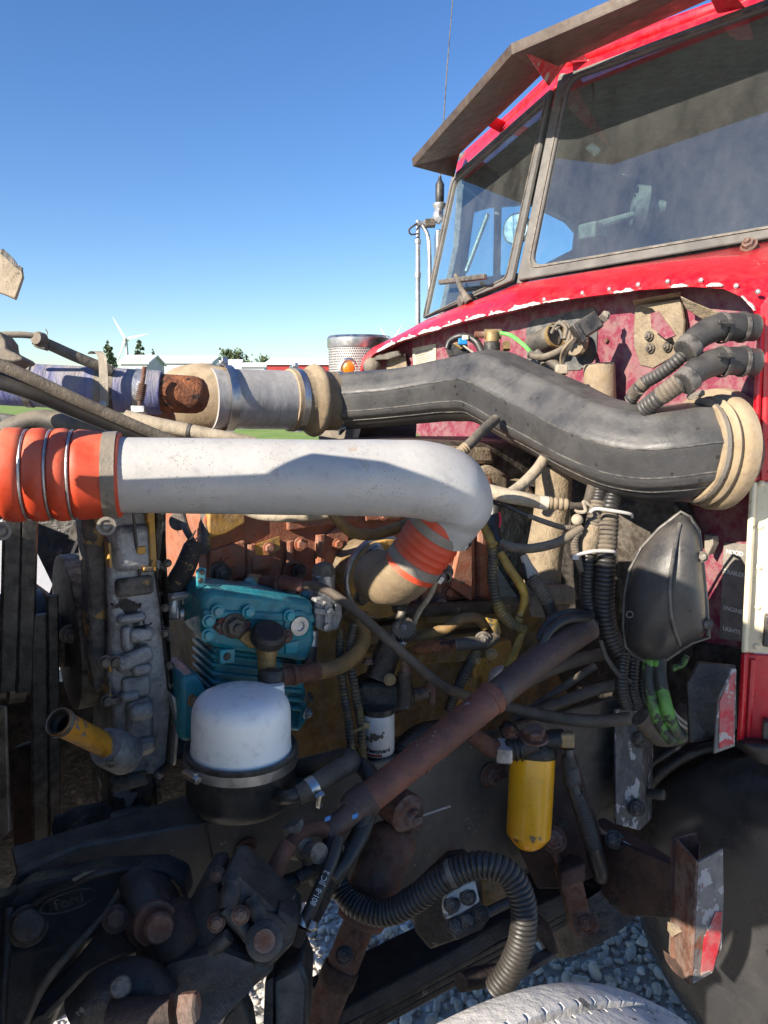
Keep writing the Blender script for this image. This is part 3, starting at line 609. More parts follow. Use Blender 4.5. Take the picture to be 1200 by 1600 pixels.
part('vent_arm', M().tube([pb(728, 425, bw - .03), pb(762, 335, bw - .03)], [.008, .008], 8), MT['pole_steel'], fd)
# dash
ds = [Cb + R * .04 - Z * .01, Nb + R * .04 - Z * .01, tp(.75, .03, 2.03), tp(.62, .75, 2.03), tp(.75, 1.48, 1.99), Fb + R * .04 - Z * .01]
part('dashboard', M().prism(ds, -Z * .25), MT['dash'], cab, bevel=.02)
# defogger vents
for k in range(9):
    part('defrost_slot', M().box(Cb.lerp(Nb, .06 + k * .035) + R * .09 + Z * -.004, R * .02, L * .004, Z * .008), MT['interior_dark'], cab)
part('seat', M().box(tp(1.05, .4, 1.75), R * .12, L * .25, Z * .33), MT['interior_dark'], cab, bevel=.05)
part('seat', M().box(tp(1.05, 1.12, 1.75), R * .12, L * .25, Z * .33), MT['interior_dark'], cab, bevel=.05)
def swheel(c, ax, r):
    u, w = perp(ax); P = [c + (u * math.cos(t * PI / 16) + w * math.sin(t * PI / 16)) * r for t in range(33)]
    m = M().tube(P, [.012] * 33, 8)
    for k in (0, 11, 21): m.tube([c, P[k]], [.008, .008], 6)
    return m
part('steering_wheel', swheel(tp(.72, .38, 2.0), (R * -.5 + Z * .85).normalized(), .22), MT['interior_dark'], cab)
# things seen behind the near pane: fan on an arm, hanging cable, ceiling bracket
fan = thing('cab_fan', 'small round fan on an arm behind the near windshield pane', 'fan', pb(920, 360, .62))
fc = pb(1000, 322, .55); fax = (-R * .6 + L * .5 + Z * .1).normalized()
part('cage', M().ringband(fc, fax, .05, .03, .004).ringband(fc, fax, .03, .034, .003), MT['black_dusty'], fan)
part('motor', M().lathe([(.018, -.06), (.022, -.01), (.02, .02)], fc, fax, 14), MT['black_dusty'], fan)
for k in range(4):
    u, w = perp(fax); an = k * PI / 2; dr = u * math.cos(an) + w * math.sin(an); sd2 = u * -math.sin(an) + w * math.cos(an)
    part('blade', M().prism([fc + dr * .01 - sd2 * .004, fc + dr * .044 - sd2 * .012, fc + dr * .044 + sd2 * .014, fc + dr * .01 + sd2 * .004], fax * .002), MT['black_dusty'], fan)
part('arm', M().tube([pb(925, 357, .62), pb(955, 346, .58), pb(992, 335, .55)], [.014, .011, .009], 10), MT['black_dusty'], fan)
part('base', M().box(pb(926, 362, .62), R * .025, L * .03, Z * .02), MT['black_dusty'], fan, bevel=.006)
m = M().hose([(926, 130, 2.1, 2.4), (927, 165, 2.1, 2.4), (921, 195, 2.12, 2.4), (916, 225, 2.12, 2.4)], n=8); solo('hanging_cable', m, MT['black_dusty'], 'dark cable hanging inside the upper corner of the near pane', 'cable')
m = M().box(at(927, 233, 2.12), (RT * .8 - Z * .6) * .018, Vector((0, .01, 0)), (Z * .8 + RT * .6) * .01); solo('cable_plug', m, MT['zinc'], 'pale square plug below the hanging cable inside the cab', 'plug', bevel=.003)
m = M().prism([at(950, 112, 2.15), at(966, 112, 2.15), at(964, 146, 2.15), at(953, 146, 2.15)], Vector((0, .01, 0))); solo('visor_bracket', m, MT['interior_liner'], 'small beige tongue bracket under the cab ceiling', 'bracket', bevel=.003)
m = M().box(at(1015, 100, 2.15), RT * .035, Vector((0, .03, 0)), Z * .012); m.lathe([(.016, 0), (.013, .05)], at(1018, 125, 2.15), Z, 10); solo('ceiling_mount', m, MT['black_dusty'], 'black mount on the cab ceiling behind the near pane', 'mount', bevel=.003)

# firewall
def seg2(fn, pts, a): return [fn(x, y, a) for x, y in pts]
fw = .07
m = M().slaba([(560, 640), (562, 585), (590, 548), (640, 525), (700, 506), (800, 482), (900, 462), (1000, 450), (1110, 445), (1180, 462), (1190, 500), (1174, 900), (1168, 1060), (1085, 1050), (1000, 960), (930, 800), (800, 720), (680, 690)], fw, .02)
fwp = part('firewall', m, MT['maroon'], cab)
# lower panel of the firewall, black
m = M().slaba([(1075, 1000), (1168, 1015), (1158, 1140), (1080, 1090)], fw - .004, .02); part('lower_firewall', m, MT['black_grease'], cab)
# recess
m = M().slaba(roundpoly([Vector((822, 505, 0)), Vector((935, 478, 0)), Vector((932, 555, 0)), Vector((905, 580, 0)), Vector((824, 575, 0))], 14)and[(822, 512), (832, 500), (925, 480), (934, 488), (932, 552), (922, 568), (905, 578), (834, 580), (824, 570)], fw - .003, .002); part('recess', m, MT['interior_dark'], fwp)
# embossed bracket and its dust
m = M().slaba([(992, 480), (1060, 468), (1072, 484), (1076, 540), (1046, 560), (1020, 575), (1000, 570), (990, 540)], fw - .004, .003); part('dust_print', m, MT['tan_dust'], fwp, bevel=.001, label='tan dusty patch where a bracket sat')
pl = thing('switch_label', 'grey label plate with white words HOOD, TRAILER, ENGINE and LIGHTS', 'label', pa(1147, 1000, fw))
m = M().slaba([(1131, 848), (1167, 850), (1160, 1002), (1124, 998)], fw - .003, .002); part('plate', m, MT['plate_grey'], pl)
for w_, x, y in (('HOOD', 1148, 864), ('TRAILER', 1147, 896), ('ENGINE', 1145, 953), ('LIGHTS', 1143, 985)):
    part('lettering', text_flat(w_, .0118, pa(x, y, fw - .0042), -L, Z, .0003, .0002), MT['ink_white'], pl, smooth=0)
st = thing('sticker', 'pale yellow paper sticker on the maroon firewall, left of the green wire', 'sticker', pa(662, 575, fw))
part('paper', M().slaba([(644, 544), (681, 537), (681, 572), (646, 577)], fw - .002, .0015), MT['sticker'], st)
for k in range(7): part('text_line', M().slaba([(650, 550 + k * 3.4), (675 - (k % 3) * 4, 545 + k * 3.4), (675 - (k % 3) * 4, 546.1 + k * 3.4), (650, 551.1 + k * 3.4)], fw - .0026, .0004), MT['plate_grey'], st)
# sun visor
vis = thing('sun_visor', 'brown metal sun visor with red brackets above the windshield', 'sun visor', Ct + Z * .02)
Ao, Bo = pa(645, 260, .14), pa(800, 85, -.04)
offd, offz = (Bo - pN(868, 136)).dot(nN), (Bo - pN(868, 136)).z
Co = pN(1342, -50) + nN * offd; Co.z = pN(1342, -50).z + offz
0 and print('VISOR', offd, offz, (Ao - pF(709, 277)).dot(nF), (Ao - pF(709, 277)).z, proj(Co))
Ai, Bi, Ci = pF(722, 240, .045), pF(851, 116, .045), pN(1200, -40, .045)
Bi = Bi.lerp(pN(851, 116, .045), .5)
def vplate(o1, o2, i1, i2):
    m = M(); n_ = (o2 - o1).cross(i1 - o1).normalized()
    if n_.z < 0: n_ = -n_
    f = (Z * .022 - R * .004)
    m.prism([o1, o2, i2, i1], n_ * .004); m.prism([o1, o2, o2 + f, o1 + f], (i1 - o1).normalized() * .006); return m
part('visor_plate', vplate(Ao, Bo, Ai.lerp(Ao, .06), Bi.lerp(Bo, .06)), MT['visor_brown'], vis, smooth=20)
part('visor_plate', vplate(Bo, Co, Bi.lerp(Bo, .06), Ci.lerp(Co, .06)), MT['visor_brown'], vis, smooth=20)
part('end_gusset', M().prism([Ao, Ai.lerp(Ao, .06), pF(716, 236, .02), pF(709, 277, .02)], (Bo - Ao).normalized() * .003), MT['visor_brown'], vis)
part('end_gusset', M().prism([Co, Ci.lerp(Co, .3), pN(1330, -80, .02), pN(1340, -40, .02)], (Bo - Co).normalized() * .003), MT['visor_brown'], vis)
part('centre_bracket', M().prism([at(824, 80, dep(Bo) + .02), at(868, 60, dep(Ct) - .04), at(930, 92, dep(Ct) - .02), at(892, 95, dep(Ct) - .03)], -Z * .004).prism([at(822, 84, dep(Bo) + .02), at(888, 92, dep(Ct) - .03), at(856, 134, dep(Ct) - .03)], R * .004), MT['dull_red'], vis)
part('visor_bracket', M().prism([at(733, 180, dep(Ao) - .15), at(752, 172, dep(Ao) - .15), at(787, 190, dep(pF(787, 190))), at(778, 206, dep(pF(778, 206)))], R * .01), MT['red_paint'], vis)
part('visor_bracket', M().prism([at(1105, -12, dep(pN(1105, -12)) - .1), at(1140, -14, dep(pN(1140, -12)) - .1), at(1160, 10, dep(pN(1160, 12)) - .02), at(1120, 20, dep(pN(1120, 20)) - .02)], R * .01), MT['red_paint'], vis)
# amber roof marker glimpsed under the visor
m = M().ball(pF(790, 172, .0) + R * .12 - Z * .0, .03, n=10); solo('roof_marker_light', m, MT['amber'], 'orange roof marker light glimpsed under the sun visor', 'marker light')
# wiper arm stub on far pane
wp = thing('windshield_wiper', 'folded black wiper arm on the far windshield pane', 'wiper', pF(735, 478, .03))
part('arm', M().tube([pF(733, 472, .05), pF(722, 455, .07), pF(712, 430, .05)], [.012, .009, .006], 10), MT['black_dusty'], wp)
part('blade_holder', M().box(pF(720, 437, .05), (pF(757, 433, .05) - pF(686, 442, .05)) * .5, nF * .006, Z * .007), MT['black_dusty'], wp, bevel=.002)
part('spindle', M().lathe([(.022, -.03), (.022, .012), (.012, .02)], pF(726, 470, .035), nF, 16), MT['black_dusty'], wp)
part('washer_hose', M().hose([(727, 478, 2.35, 2.2), (735, 487, 2.33, 2.2), (752, 481, 2.28, 2.2), (768, 470, 2.25, 2.2), (770, 464, 2.25, 2.2)], n=8), MT['black_rubber'], wp)
part('mount', M().box(pF(745, 475, .02), R * .02, L * .03, Z * .008), MT['bolt_dark'], wp, bevel=.003)
# bare wiper spindle on the near side of the cowl
wq = thing('wiper_spindle', 'bare rusty wiper spindle on a white plate at the cowl, no arm', 'wiper spindle', pN(1180, 408, .03))
part('base_plate', M().prism([pN(1158, 402, .03), pN(1195, 398, .03), pN(1198, 412, .03), pN(1165, 417, .03)], nN * .006), MT['filler'], wq, bevel=.002)
part('shaft', M().lathe([(.019, 0), (.017, .035), (.011, .045)], pN(1180, 406, .035), (nN + Z * .7 - RT * .25).normalized(), 16), MT['rust'], wq)
part('nut', M().bolt(pN(1180, 406, .035) + (nN + Z * .7 - RT * .25).normalized() * .04, (nN + Z * .7 - RT * .25), .013), MT['rust'], wq)
for x, y in ((1166, 410), (1191, 404)): part('bolt', M().bolt(pN(x, y, .037), nN, .006, stud=False), MT['zinc'], wq)
part('hose_nipple', M().tube([pN(1140, 411, .04), pN(1160, 404, .04)], [.006, .004], 8), MT['black_rubber'], wq)
part('washer_hose', M().hose([(1182, 392, 1.72, 2.2), (1195, 384, 1.7, 2.2), (1230, 376, 1.66, 2.2)], n=8), MT['black_rubber'], wq)
# ---- far side mirror, antenna, air cleaner
mr = thing('mirror_bracket', 'steel tube mirror bracket on the far side of the cab', 'mirror', at(654, 510, 3.0))
part('post', M().hose([(653, 345, 3.0, 3.4), (653, 430, 3.0, 3.8), (653, 508, 3.0, 4)], n=10), MT['pole_steel'], mr)
part('collar', M().lathe([(.0125, -.01), (.0125, .01)], at(653, 430, 3.0), Z, 12).lathe([(.0125, -.008), (.0125, .008)], at(653, 378, 3.0), Z, 12), MT['zinc'], mr)
part('arm', M().hose([(650, 352, 3.0, 4.5), (668, 348, 3.0, 5), (690, 338, 2.95, 5)], n=10), MT['pole_steel'], mr)
part('brace', M().hose([(660, 352, 3.0, 3), (668, 368, 3.0, 3.4), (671, 400, 3.0, 3.4), (671, 470, 3.0, 3.4)], n=10), MT['pole_steel'], mr)
part('mirror_head', M().box(at(684, 385, 3.05), RT * .012, Vector((0, .08, 0)), Z * .05), MT['stainless'], mr, bevel=.006)
part('cable', M().hose([(652, 349, 2.98, 1.5), (640, 358, 2.98, 1.5), (642, 366, 2.98, 1.5), (654, 365, 2.98, 1.5)], n=6), MT['black_rubber'], mr)
part('clamp_block', M().box(at(672, 349, 2.97), RT * .02, Vector((0, .02, 0)), Z * .014), MT['bolt_dark'], mr, bevel=.003)
an = thing('radio_antenna', 'tall thin whip antenna on a black spring base by the mirror', 'antenna', at(688, 340, 2.95))
part('whip', M().hose([(687, 290, 2.95, 1.1), (697, 130, 2.95, .9), (709, -20, 2.95, .7)], n=6), MT['black_dusty'], an)
part('coil', M().lathe([(.014, 0), (.017, .01), (.017, .07), (.008, .085), (.005, .1)], at(687, 318, 2.95), Z, 16), MT['black_rubber'], an)
part('base', M().lathe([(.012, -.06), (.016, -.02), (.027, -.004), (.027, .003), (.017, .008)], at(687, 320, 2.95), Z, 16), MT['zinc'], an)
part('bracket', M().hose([(690, 345, 2.95, 8), (684, 338, 2.95, 8), (687, 326, 2.95, 6)], n=10), MT['pole_steel'], an)
om = thing('far_mirror', 'oval mirror seen through the far windshield pane', 'mirror', pb(808, 358, 1.75))
part('housing', M().lathe([(.001, -.03), (.05, -.025), (.066, 0), (.066, .01)], pb(808, 358, 1.75), (-R + L * -.3).normalized(), 24), MT['black_paint'], om)
part('glass', M().lathe([(.06, .011), (.058, .013)], pb(808, 358, 1.75), (-R + L * -.3).normalized(), 24), MT['stainless'], om)
part('arm', M().tube([pb(830, 352, 1.75), pb(835, 420, 1.6)], [.006, .006], 8), MT['pole_steel'], om)
ac = thing('air_cleaner', 'chrome air cleaner with perforated band beyond the cowl', 'air cleaner', at(560, 640, 2.75))
c0 = at(562, 640, 2.75); acr = 49 * 2.75 / F; kk = 2.75 / F
part('lid', M().lathe([(acr * .2, kk * 114), (acr * .95, kk * 112), (acr * 1.02, kk * 108), (acr * 1.02, kk * 96), (acr, kk * 94)], c0, Z, 48), MT['stainless'], ac)
part('body', M().lathe([(acr * .97, 0), (acr * .97, kk * 94)], c0, Z, 48), MT['alu_pipe'], ac)
hb = M()
for j in range(15):
    for k in range(46):
        an_ = -PI + PI * (k + .5 * (j % 2)) / 45.5; nv = Vector((math.cos(an_), math.sin(an_), 0)); u = Vector((-nv.y, nv.x, 0)); c = c0 + nv * (acr * .972) + Z * kk * (38 + j * 3.8)
        hb.add([c + (u * math.cos(t) + Z * math.sin(t)) * kk * 1.15 for t in (0, PI / 3, 2 * PI / 3, PI, 4 * PI / 3, 5 * PI / 3)], [(0, 1, 2, 3, 4, 5)])
part('perforation', hb, MT['black_rubber'], ac, smooth=0, kind='stuff')
ml = thing('marker_light', 'round amber marker light in a chrome bezel on the air cleaner', 'marker light', at(545, 577, 2.63))
lc = at(545, 575, 2.635); lx = (at(545, 575, 2) - lc).normalized()
part('bezel', M().lathe([(.022, 0), (.034, .004), (.036, .012), (.028, .018), (.024, .012)], lc, lx, 24), MT['stainless'], ml)
part('lens', M().lathe([(.024, .006), (.02, .016), (.01, .021), (.001, .022)], lc, lx, 20), MT['amber'], ml)
# ================================================================ pipes over the engine
def ax2(p0, p1):
    a, b = V(p0), V(p1); return a, (b - a).normalized(), (b - a).length
# grey charge air pipe
cp = thing('charge_air_pipe', 'thick pale grey metal pipe bending down to the engine inlet', 'pipe', at(500, 745, 1.22))
Pg = [(180, 742, 1.155, 59), (330, 744, 1.185, 59), (480, 746, 1.215, 59), (600, 747, 1.245, 60), (660, 750, 1.26, 61), (698, 762, 1.28, 61), (714, 785, 1.295, 56), (706, 808, 1.31, 48), (690, 834, 1.325, 43)]
part('pipe', M().hose(Pg, 40, 10), MT['pipe_grey'], cp)
# orange bellows, left
ob = thing('orange_bellows', 'orange silicone bellows with wire rings at the left end of the grey pipe', 'hose', at(90, 742, 1.14))
o0, ax, ln = ax2((-60, 742, 1.11), (192, 742, 1.16)); kx = ln / 252; k1 = 1.14 / F
def hx(x): return (x + 60) * kx
prof = []
for x, r in [(-60, 66), (2, 66), (4, 68), (8, 72), (16, 73), (30, 73), (38, 71), (42, 66), (45, 68), (50, 72), (64, 73), (74, 71), (79, 66), (82, 68), (87, 72), (98, 73), (108, 71), (113, 66), (117, 68), (122, 71), (130, 71), (150, 69), (160, 68), (189, 67.5), (190, 66), (190, 60)]: prof.append((r * k1, hx(x)))
part('sleeve', M().lathe(prof, o0, ax, 48, caps=False), MT['orange_silicone'], ob, smooth=70)
for x in (42, 79, 113):
    u, w = perp(ax); P = [o0 + ax * hx(x) + (u * math.cos(t * PI / 24) + w * math.sin(t * PI / 24)) * 69 * k1 for t in range(49)]
    part('wire_ring', M().tube(P, [.0021] * 49, 8), MT['zinc'], ob)
for x, sx, sy in ((174, 166, 822), (-14, 2, 830)):
    b = part('hose_clamp', M().ringband(o0 + ax * hx(x), ax, 69.3 * k1, 22 * kx, .002, 48), MT['clamp_dusty'], ob)
    c = at(sx, sy, 1.1); cx = (CAM - c).normalized()
    part('screw', M().lathe([(.0035, -.02), (.0135, -.004), (.0135, .004), (.009, .0042), (.009, .001), (.005, .001), (.005, .007), (.0015, .0075)], c, cx, 22), MT['clamp_dusty'], b)
# orange bellows, lower right, and inlet elbow
o2, a2, l2 = ax2((694, 812, 1.312), (641, 888, 1.345)); k2 = 1.33 / F * .745
ob2 = thing('orange_bellows', 'short orange silicone bellows between the grey pipe and the tan inlet elbow', 'hose', at(675, 860, 1.38))
prof = [(60, -.02), (61, .0), (60.5, .1), (60.5, .27), (58, .3), (62, .345), (63, .38), (59, .43), (62.5, .475), (62.5, .51), (58, .56), (61.5, .6), (61.5, .64), (57.5, .69), (60, .72), (59, .99), (59.5, 1.02), (53, 1.02)]
part('sleeve', M().lathe([(r * k2, h * l2) for r, h in prof], o2, a2, 44, caps=False), MT['orange_silicone'], ob2, smooth=70)
for h, sx, sy in ((.19, 1, .1), (.84, .7, .6)):
    c = o2 + a2 * (h * l2); s = RT * sx - UP * sy
    b = part('hose_clamp', M().ringband(c, a2, 61.6 * k2, .017, .002, 44), MT['clamp_dusty'], ob2)
    s = (s - a2 * s.dot(a2)).normalized(); t = a2.cross(s)
    if t.dot(RT) < 0: t = -t
    s2 = part('screw', M().box(c + s * .055, a2 * .007, s * .004, t * .012), MT['zinc'], b, bevel=.001)
    q = c + s * .060 + t * .004
    P = []; 
    for i in range(61): 
        u_, w_ = perp(t); an_ = i * PI / 5; P.append(q + t * (.012 + i * .00062) + (u_ * math.cos(an_) + w_ * math.sin(an_)) * .0095)
    part('spring', M().tube(P, [.0022] * 61, 6).lathe([(.004, -.01), (.004, .056), (.007, .056), (.007, .062)], q, t, 10), MT['bolt_dark'], ob2)
ie = thing('inlet_elbow', 'dusty tan cast elbow bolted to the engine by a yellow flange', 'elbow', pb(578, 960, .5))
part('elbow', M().hose([(649, 877, 1.34, 42), (634, 892, 1.36, 44), (620, 901, 1.385, 44), (604, 903, 1.42, 43), (592, 901, 1.465, 42)], 36, 8), MT['tan_rubber'], ie)
fc_ = pb(599, 902, .425)
part('inlet_boss', M().lathe([(.062, -.12), (.066, -.01)], fc_, -L, 32), MT['ochre_dark'], ie)
part('flange', M().lathe([(.077, 0), (.079, .003), (.079, .013), (.077, .016)], fc_, -L, 40), MT['ochre_paint'], ie)
part('flange_rim', M().lathe([(.084, -.012), (.084, -.001), (.079, .001)], fc_, -L, 40), MT['zinc'], ie)
for an_ in (115, 205, 295, 25):
    c = fc_ + (R * math.cos(math.radians(an_)) + Z * math.sin(math.radians(an_))) * .065 - L * .016
    part('bolt', M().bolt(c, -L, .013, stud=False), MT['bolt_dark'] if an_ > 200 else MT['zinc'], ie)

# black intake duct
idt = thing('intake_duct', 'large ribbed black plastic air intake duct crossing to the firewall', 'duct', at(850, 700, 1.6))
def dprof(th, s):
    k = .15 + .85 * math.cos(PI / 8) / math.cos(((th + .25) % (PI / 4)) - PI / 8) * 1.03
    for c in (.55, 1.05, 2.1, 2.62, 3.6, 4.2, 5.2, 5.75):
        d = abs((th - c + PI) % (2 * PI) - PI)
        if d < .2: k += .018 * (1 - d / .2)
    return k
CA = (RT * .97 + FWD * .24 - UP * .05).normalized(); CE = at(1084, 704, 1.38)
Pd = [(522, 627, 1.95, 42), (545, 626, 1.935, 45), (620, 620, 1.89, 45), (690, 610, 1.83, 49), (730, 605, 1.78, 53), (758, 604, 1.745, 57), (782, 612, 1.71, 60), (824, 634, 1.66, 63), (880, 661, 1.58, 66), (930, 687, 1.48, 68), (978, 703, 1.435, 73), (1020, 709, 1.405, 75), (1054, 708, 1.385, 75)] + [proj(CE + CA * t)[:3] + (75,) for t in (0, .018, .04)]
Pdd, rdd = crom(Pd, [rad(p) for p in Pd], 9)
part('duct', M().tube(Pdd, rdd, 72, dprof, hint=Z), MT['duct_black'], idt, smooth=75)
def seam(th):
    m = M(); t = (Pdd[1] - Pdd[0]).normalized(); u, w = perp(t, Z); P = []
    for i in range(len(Pdd)):
        a = Pdd[i] - Pdd[i - 1] if i else Pdd[1] - Pdd[0]; b = Pdd[i + 1] - Pdd[i] if i + 1 < len(Pdd) else a
        t2 = (a.normalized() + b.normalized()).normalized(); u = t.rotation_difference(t2) @ u; t = t2; u = (u - t * u.dot(t)).normalized(); w = t.cross(u)
        P.append(Pdd[i] + (u * math.cos(th) + w * math.sin(th)) * rdd[i] * dprof(th, 0))
    return m.tube(P, [.0016] * len(P), 6)
for th in (1.35, 1.95, 2.35): part('moulding_seam', seam(th), MT['duct_black'], idt)
part('worn_patch', M().lathe([(rdd[-14] * 1.012, -.018), (rdd[-14] * 1.02, 0), (rdd[-14] * 1.012, .018)], Pdd[-14], (Pdd[-13] - Pdd[-15]), 40, caps=False) if False else M().ball(at(1062, 668, 1.345), .001, n=4), MT['tan_dust'], idt)
# rubber collar on the firewall
rc = thing('duct_collar', 'ribbed cream rubber collar joining the black duct to the firewall', 'collar', at(1150, 780, 1.36))
o3 = CE - CA * .02; a3 = CA.copy(); l3 = .062
q = rdd[-1]
part('collar', M().lathe([(q * .96, -.002), (q * 1.05, -.002), (q * 1.08, .002), (q * 1.08, .009), (q * 1.02, .012), (q * 1.03, .017), (q * 1.11, .02), (q * 1.14, .025), (q * 1.11, .031), (q * 1.07, .034), (q * 1.16, .038), (q * 1.2, .046), (q * 1.2, .062), (q * .9, .066)], o3 + a3 * .016, a3, 48, caps=False), MT['tan_rubber'], rc, smooth=50)
part('wall_flange', M().lathe([(q * .9, -.03), (q * 1.24, -.024), (q * 1.26, -.014), (q * 1.26, .0)], pa(1124, 694, .066), R, 44), MT['tan_rubber'], rc)
part('throat', M().lathe([(q * .9, 0), (q * .9, .05)], o3 + a3 * .05, R, 36), MT['black_rubber'], rc)
clamp(rc, o3 + a3 * .0215, a3, q * 1.085, .008, UP - RT * .2, MT['clamp_dusty'], size=.009)
# silver pipe, tan couplings
s0, sa, sl = ax2((345, 623, 1.79), (532, 627, 1.945)); ks = sl / 187; kr = 1.86 / F
def sx_(x): return (x - 345) * ks
sp_ = thing('intake_pipe', 'dull aluminium pipe between two tan rubber couplings', 'pipe', s0)
part('pipe', M().lathe([(45 * kr, sx_(330)), (46 * kr, sx_(470)), (46 * kr, sx_(472))], s0, sa, 40), MT['alu_pipe'], sp_)
hc = thing('hump_coupling', 'tan rubber hump coupling between the silver pipe and the black duct', 'coupling', s0 + sa * sx_(490))
part('sleeve', M().lathe([(46 * kr, sx_(446)), (49 * kr, sx_(447)), (49.5 * kr, sx_(462)), (48.5 * kr, sx_(472)), (50 * kr, sx_(476)), (56 * kr, sx_(482)), (58 * kr, sx_(487)), (56 * kr, sx_(493)), (50 * kr, sx_(499)), (47.5 * kr, sx_(504)), (47 * kr, sx_(533)), (44 * kr, sx_(534))], s0, sa, 44, caps=False), MT['tan_rubber'], hc, smooth=60)
clamp(hc, s0 + sa * sx_(458), sa, 50.2 * kr, .016, UP, MT['stainless'], size=.008)
clamp(hc, s0 + sa * sx_(525), sa, 48 * kr, .014, -UP - FWD * .4, MT['stainless'], size=.008)
te = thing('duct_elbow', 'tan rubber elbow left of the silver pipe, curving down to the turbo', 'elbow', at(300, 640, 1.85))
part('elbow', M().hose([(358, 623, 1.805, 48), (340, 623, 1.8, 50), (318, 624, 1.82, 56), (296, 631, 1.86, 58), (278, 650, 1.92, 50), (272, 695, 2.0, 42)], 36, 8), MT['tan_rubber'], te)
for d in (0, 1): part('rib', M().hose([(268 + d * 12, 588 + d * 6, 1.83, 2), (262, 610, 1.83, 2), (258, 635, 1.85, 2), (256, 660, 1.88, 2)] if d else [(322, 575, 1.77, 2.4), (300, 580, 1.77, 2.4), (280, 592, 1.79, 2.4), (266, 612, 1.82, 2.4)], 8), MT['tan_rubber'], te)
clamp(te, s0 + sa * sx_(352), sa, 51 * kr, .02, UP - RT * .3, MT['stainless'], size=.011)
# blue silicone sleeve and rusty stub
b0, ba, bl = ax2((20, 600, 1.46), (252, 614, 1.5)); kb = bl / 232; rb = 1.48 / F
def bx_(x): return (x - 20) * kb
bs_ = thing('blue_hose', 'dusty faded blue silicone hose with clamps, upper left', 'hose', b0)
part('sleeve', M().lathe([(33 * rb, bx_(-60)), (33.5 * rb, bx_(20)), (33 * rb, bx_(60)), (34 * rb, bx_(140)), (35 * rb, bx_(248)), (34 * rb, bx_(252)), (31 * rb, bx_(253))], b0, ba, 40), MT['blue_silicone'], bs_)
for x in (47, 156, 175): part('band', M().ringband(b0 + ba * bx_(x), ba, 34.7 * rb, .012, .0012, 40), MT['clamp_dusty'] if x < 160 else MT['black_dusty'], bs_)
# loose tail of the band clamp
P = [at(163, 634, 1.43), at(162, 600, 1.42), at(161, 575, 1.42), at(159, 558, 1.425), at(154, 550, 1.43), at(147, 549, 1.435), at(143, 553, 1.44)]
pc, _ = crom(P, [1] * len(P), 6); m = M(); m.loft([[p + RT * .008, p - RT * .008, p - RT * .008 + FWD * .0012, p + RT * .008 + FWD * .0012] for p in pc]); part('clamp_tail', m, MT['clamp_dusty'], bs_)
part('clamp_screw', M().lathe([(.004, -.006), (.007, -.003), (.007, .004), (.002, .005)], at(160, 632, 1.415), CAM - at(160, 632, 1.415), 12), MT['zinc'], bs_)
tb = thing('t_bolt_clamp', 'steel T-bolt clamp with rusty threaded bolt on the blue hose', 'clamp', at(222, 640, 1.47))
part('band', M().ringband(b0 + ba * bx_(219), ba, 35.8 * rb, .018, .0015, 40), MT['zinc'], tb)
part('bolt', M().hose([(226, 573, 1.43, 3.6), (221, 610, 1.43, 3.6), (217, 645, 1.43, 3.6)], 10), MT['rust'], tb)
P = [at(223 - i * .12, 600 + i * .75, 1.43) for i in range(36)]; 
part('thread', M().tube(P, [.0085 if i % 4 < 2 else .0068 for i in range(36)], 12), MT['rust'], tb)
part('yoke', M().box(at(217, 640, 1.43), RT * .013, UP * .007, FWD * .008), MT['zinc'], tb, bevel=.002)
rs_ = thing('rusty_stub', 'heavily rusted round pipe end capping the blue hose', 'pipe', at(290, 650, 1.53))
part('pipe', M().lathe([(29 * rb, bx_(235)), (30 * rb, bx_(262)), (30 * rb, bx_(295)), (29 * rb, bx_(310)), (25 * rb, bx_(320)), (17 * rb, bx_(326)), (7 * rb, bx_(329)), (.5 * rb, bx_(330.5))], b0, ba, 36), MT['rust_orange'], rs_, smooth=60)
m = M().hose([(262, 650, 1.56, 18), (235, 660, 1.58, 18), (200, 668, 1.6, 18)], 16); solo('rusty_pipe', m, MT['rust_orange'], 'short rusted pipe seen under the blue hose', 'pipe')
m = M().prism([at(246, 644, 1.6), at(256, 641, 1.6), at(300, 684, 1.6), at(286, 686, 1.6)], FWD * .01); solo('flat_brace', m, MT['tan_dust'], 'flat tan brace slanting below the rusty stub', 'brace', bevel=.001)
# tubes at upper left
m = M().hose([(-40, 582, 1.28, 15), (40, 608, 1.3, 14.5), (120, 641, 1.33, 13.5), (200, 674, 1.36, 12.5), (262, 702, 1.38, 12)], 20); solo('black_brace_rod', m, MT['black_paint'], 'thick black brace rod slanting down under the blue hose', 'rod')
m = M().hose([(-40, 555, 1.25, 10), (30, 583, 1.27, 10), (110, 620, 1.3, 9.5), (190, 656, 1.33, 9), (270, 690, 1.36, 8.5)], 18); solo('braided_hose', m, MT['hose_dusty'], 'dusty braided hose lying along the black brace rod', 'hose')
m = M().hose([(196, 651, 1.42, 11), (230, 660, 1.42, 11.5), (290, 672, 1.42, 11), (345, 682, 1.42, 10), (400, 692, 1.43, 9)], 16)
ch = solo('cream_hose', m, MT['hose_cream'], 'dusty cream hose disappearing behind the grey pipe', 'hose')
part('zip_tie', M().ringband(at(296, 673.5, 1.42), (at(310, 676, 1.42) - at(290, 672, 1.42)).normalized(), .0145, .006, .001, 20), MT['black_rubber'], ch)
m = M().hose([(-30, 700, 1.62, 17), (15, 672, 1.62, 17), (65, 655, 1.62, 15), (125, 668, 1.6, 15), (215, 694, 1.6, 15)], 18); solo('radiator_hose', m, MT['black_dusty'], 'dark radiator hose looping under the black brace rod at far left', 'hose')
m = M().prism([at(-40, 640, 1.66), at(40, 650, 1.66), at(52, 690, 1.66), at(-40, 720, 1.66)], FWD * .05); solo('radiator_corner', m, MT['black_paint'], 'dark radiator corner behind the radiator hose', 'radiator', bevel=.004)
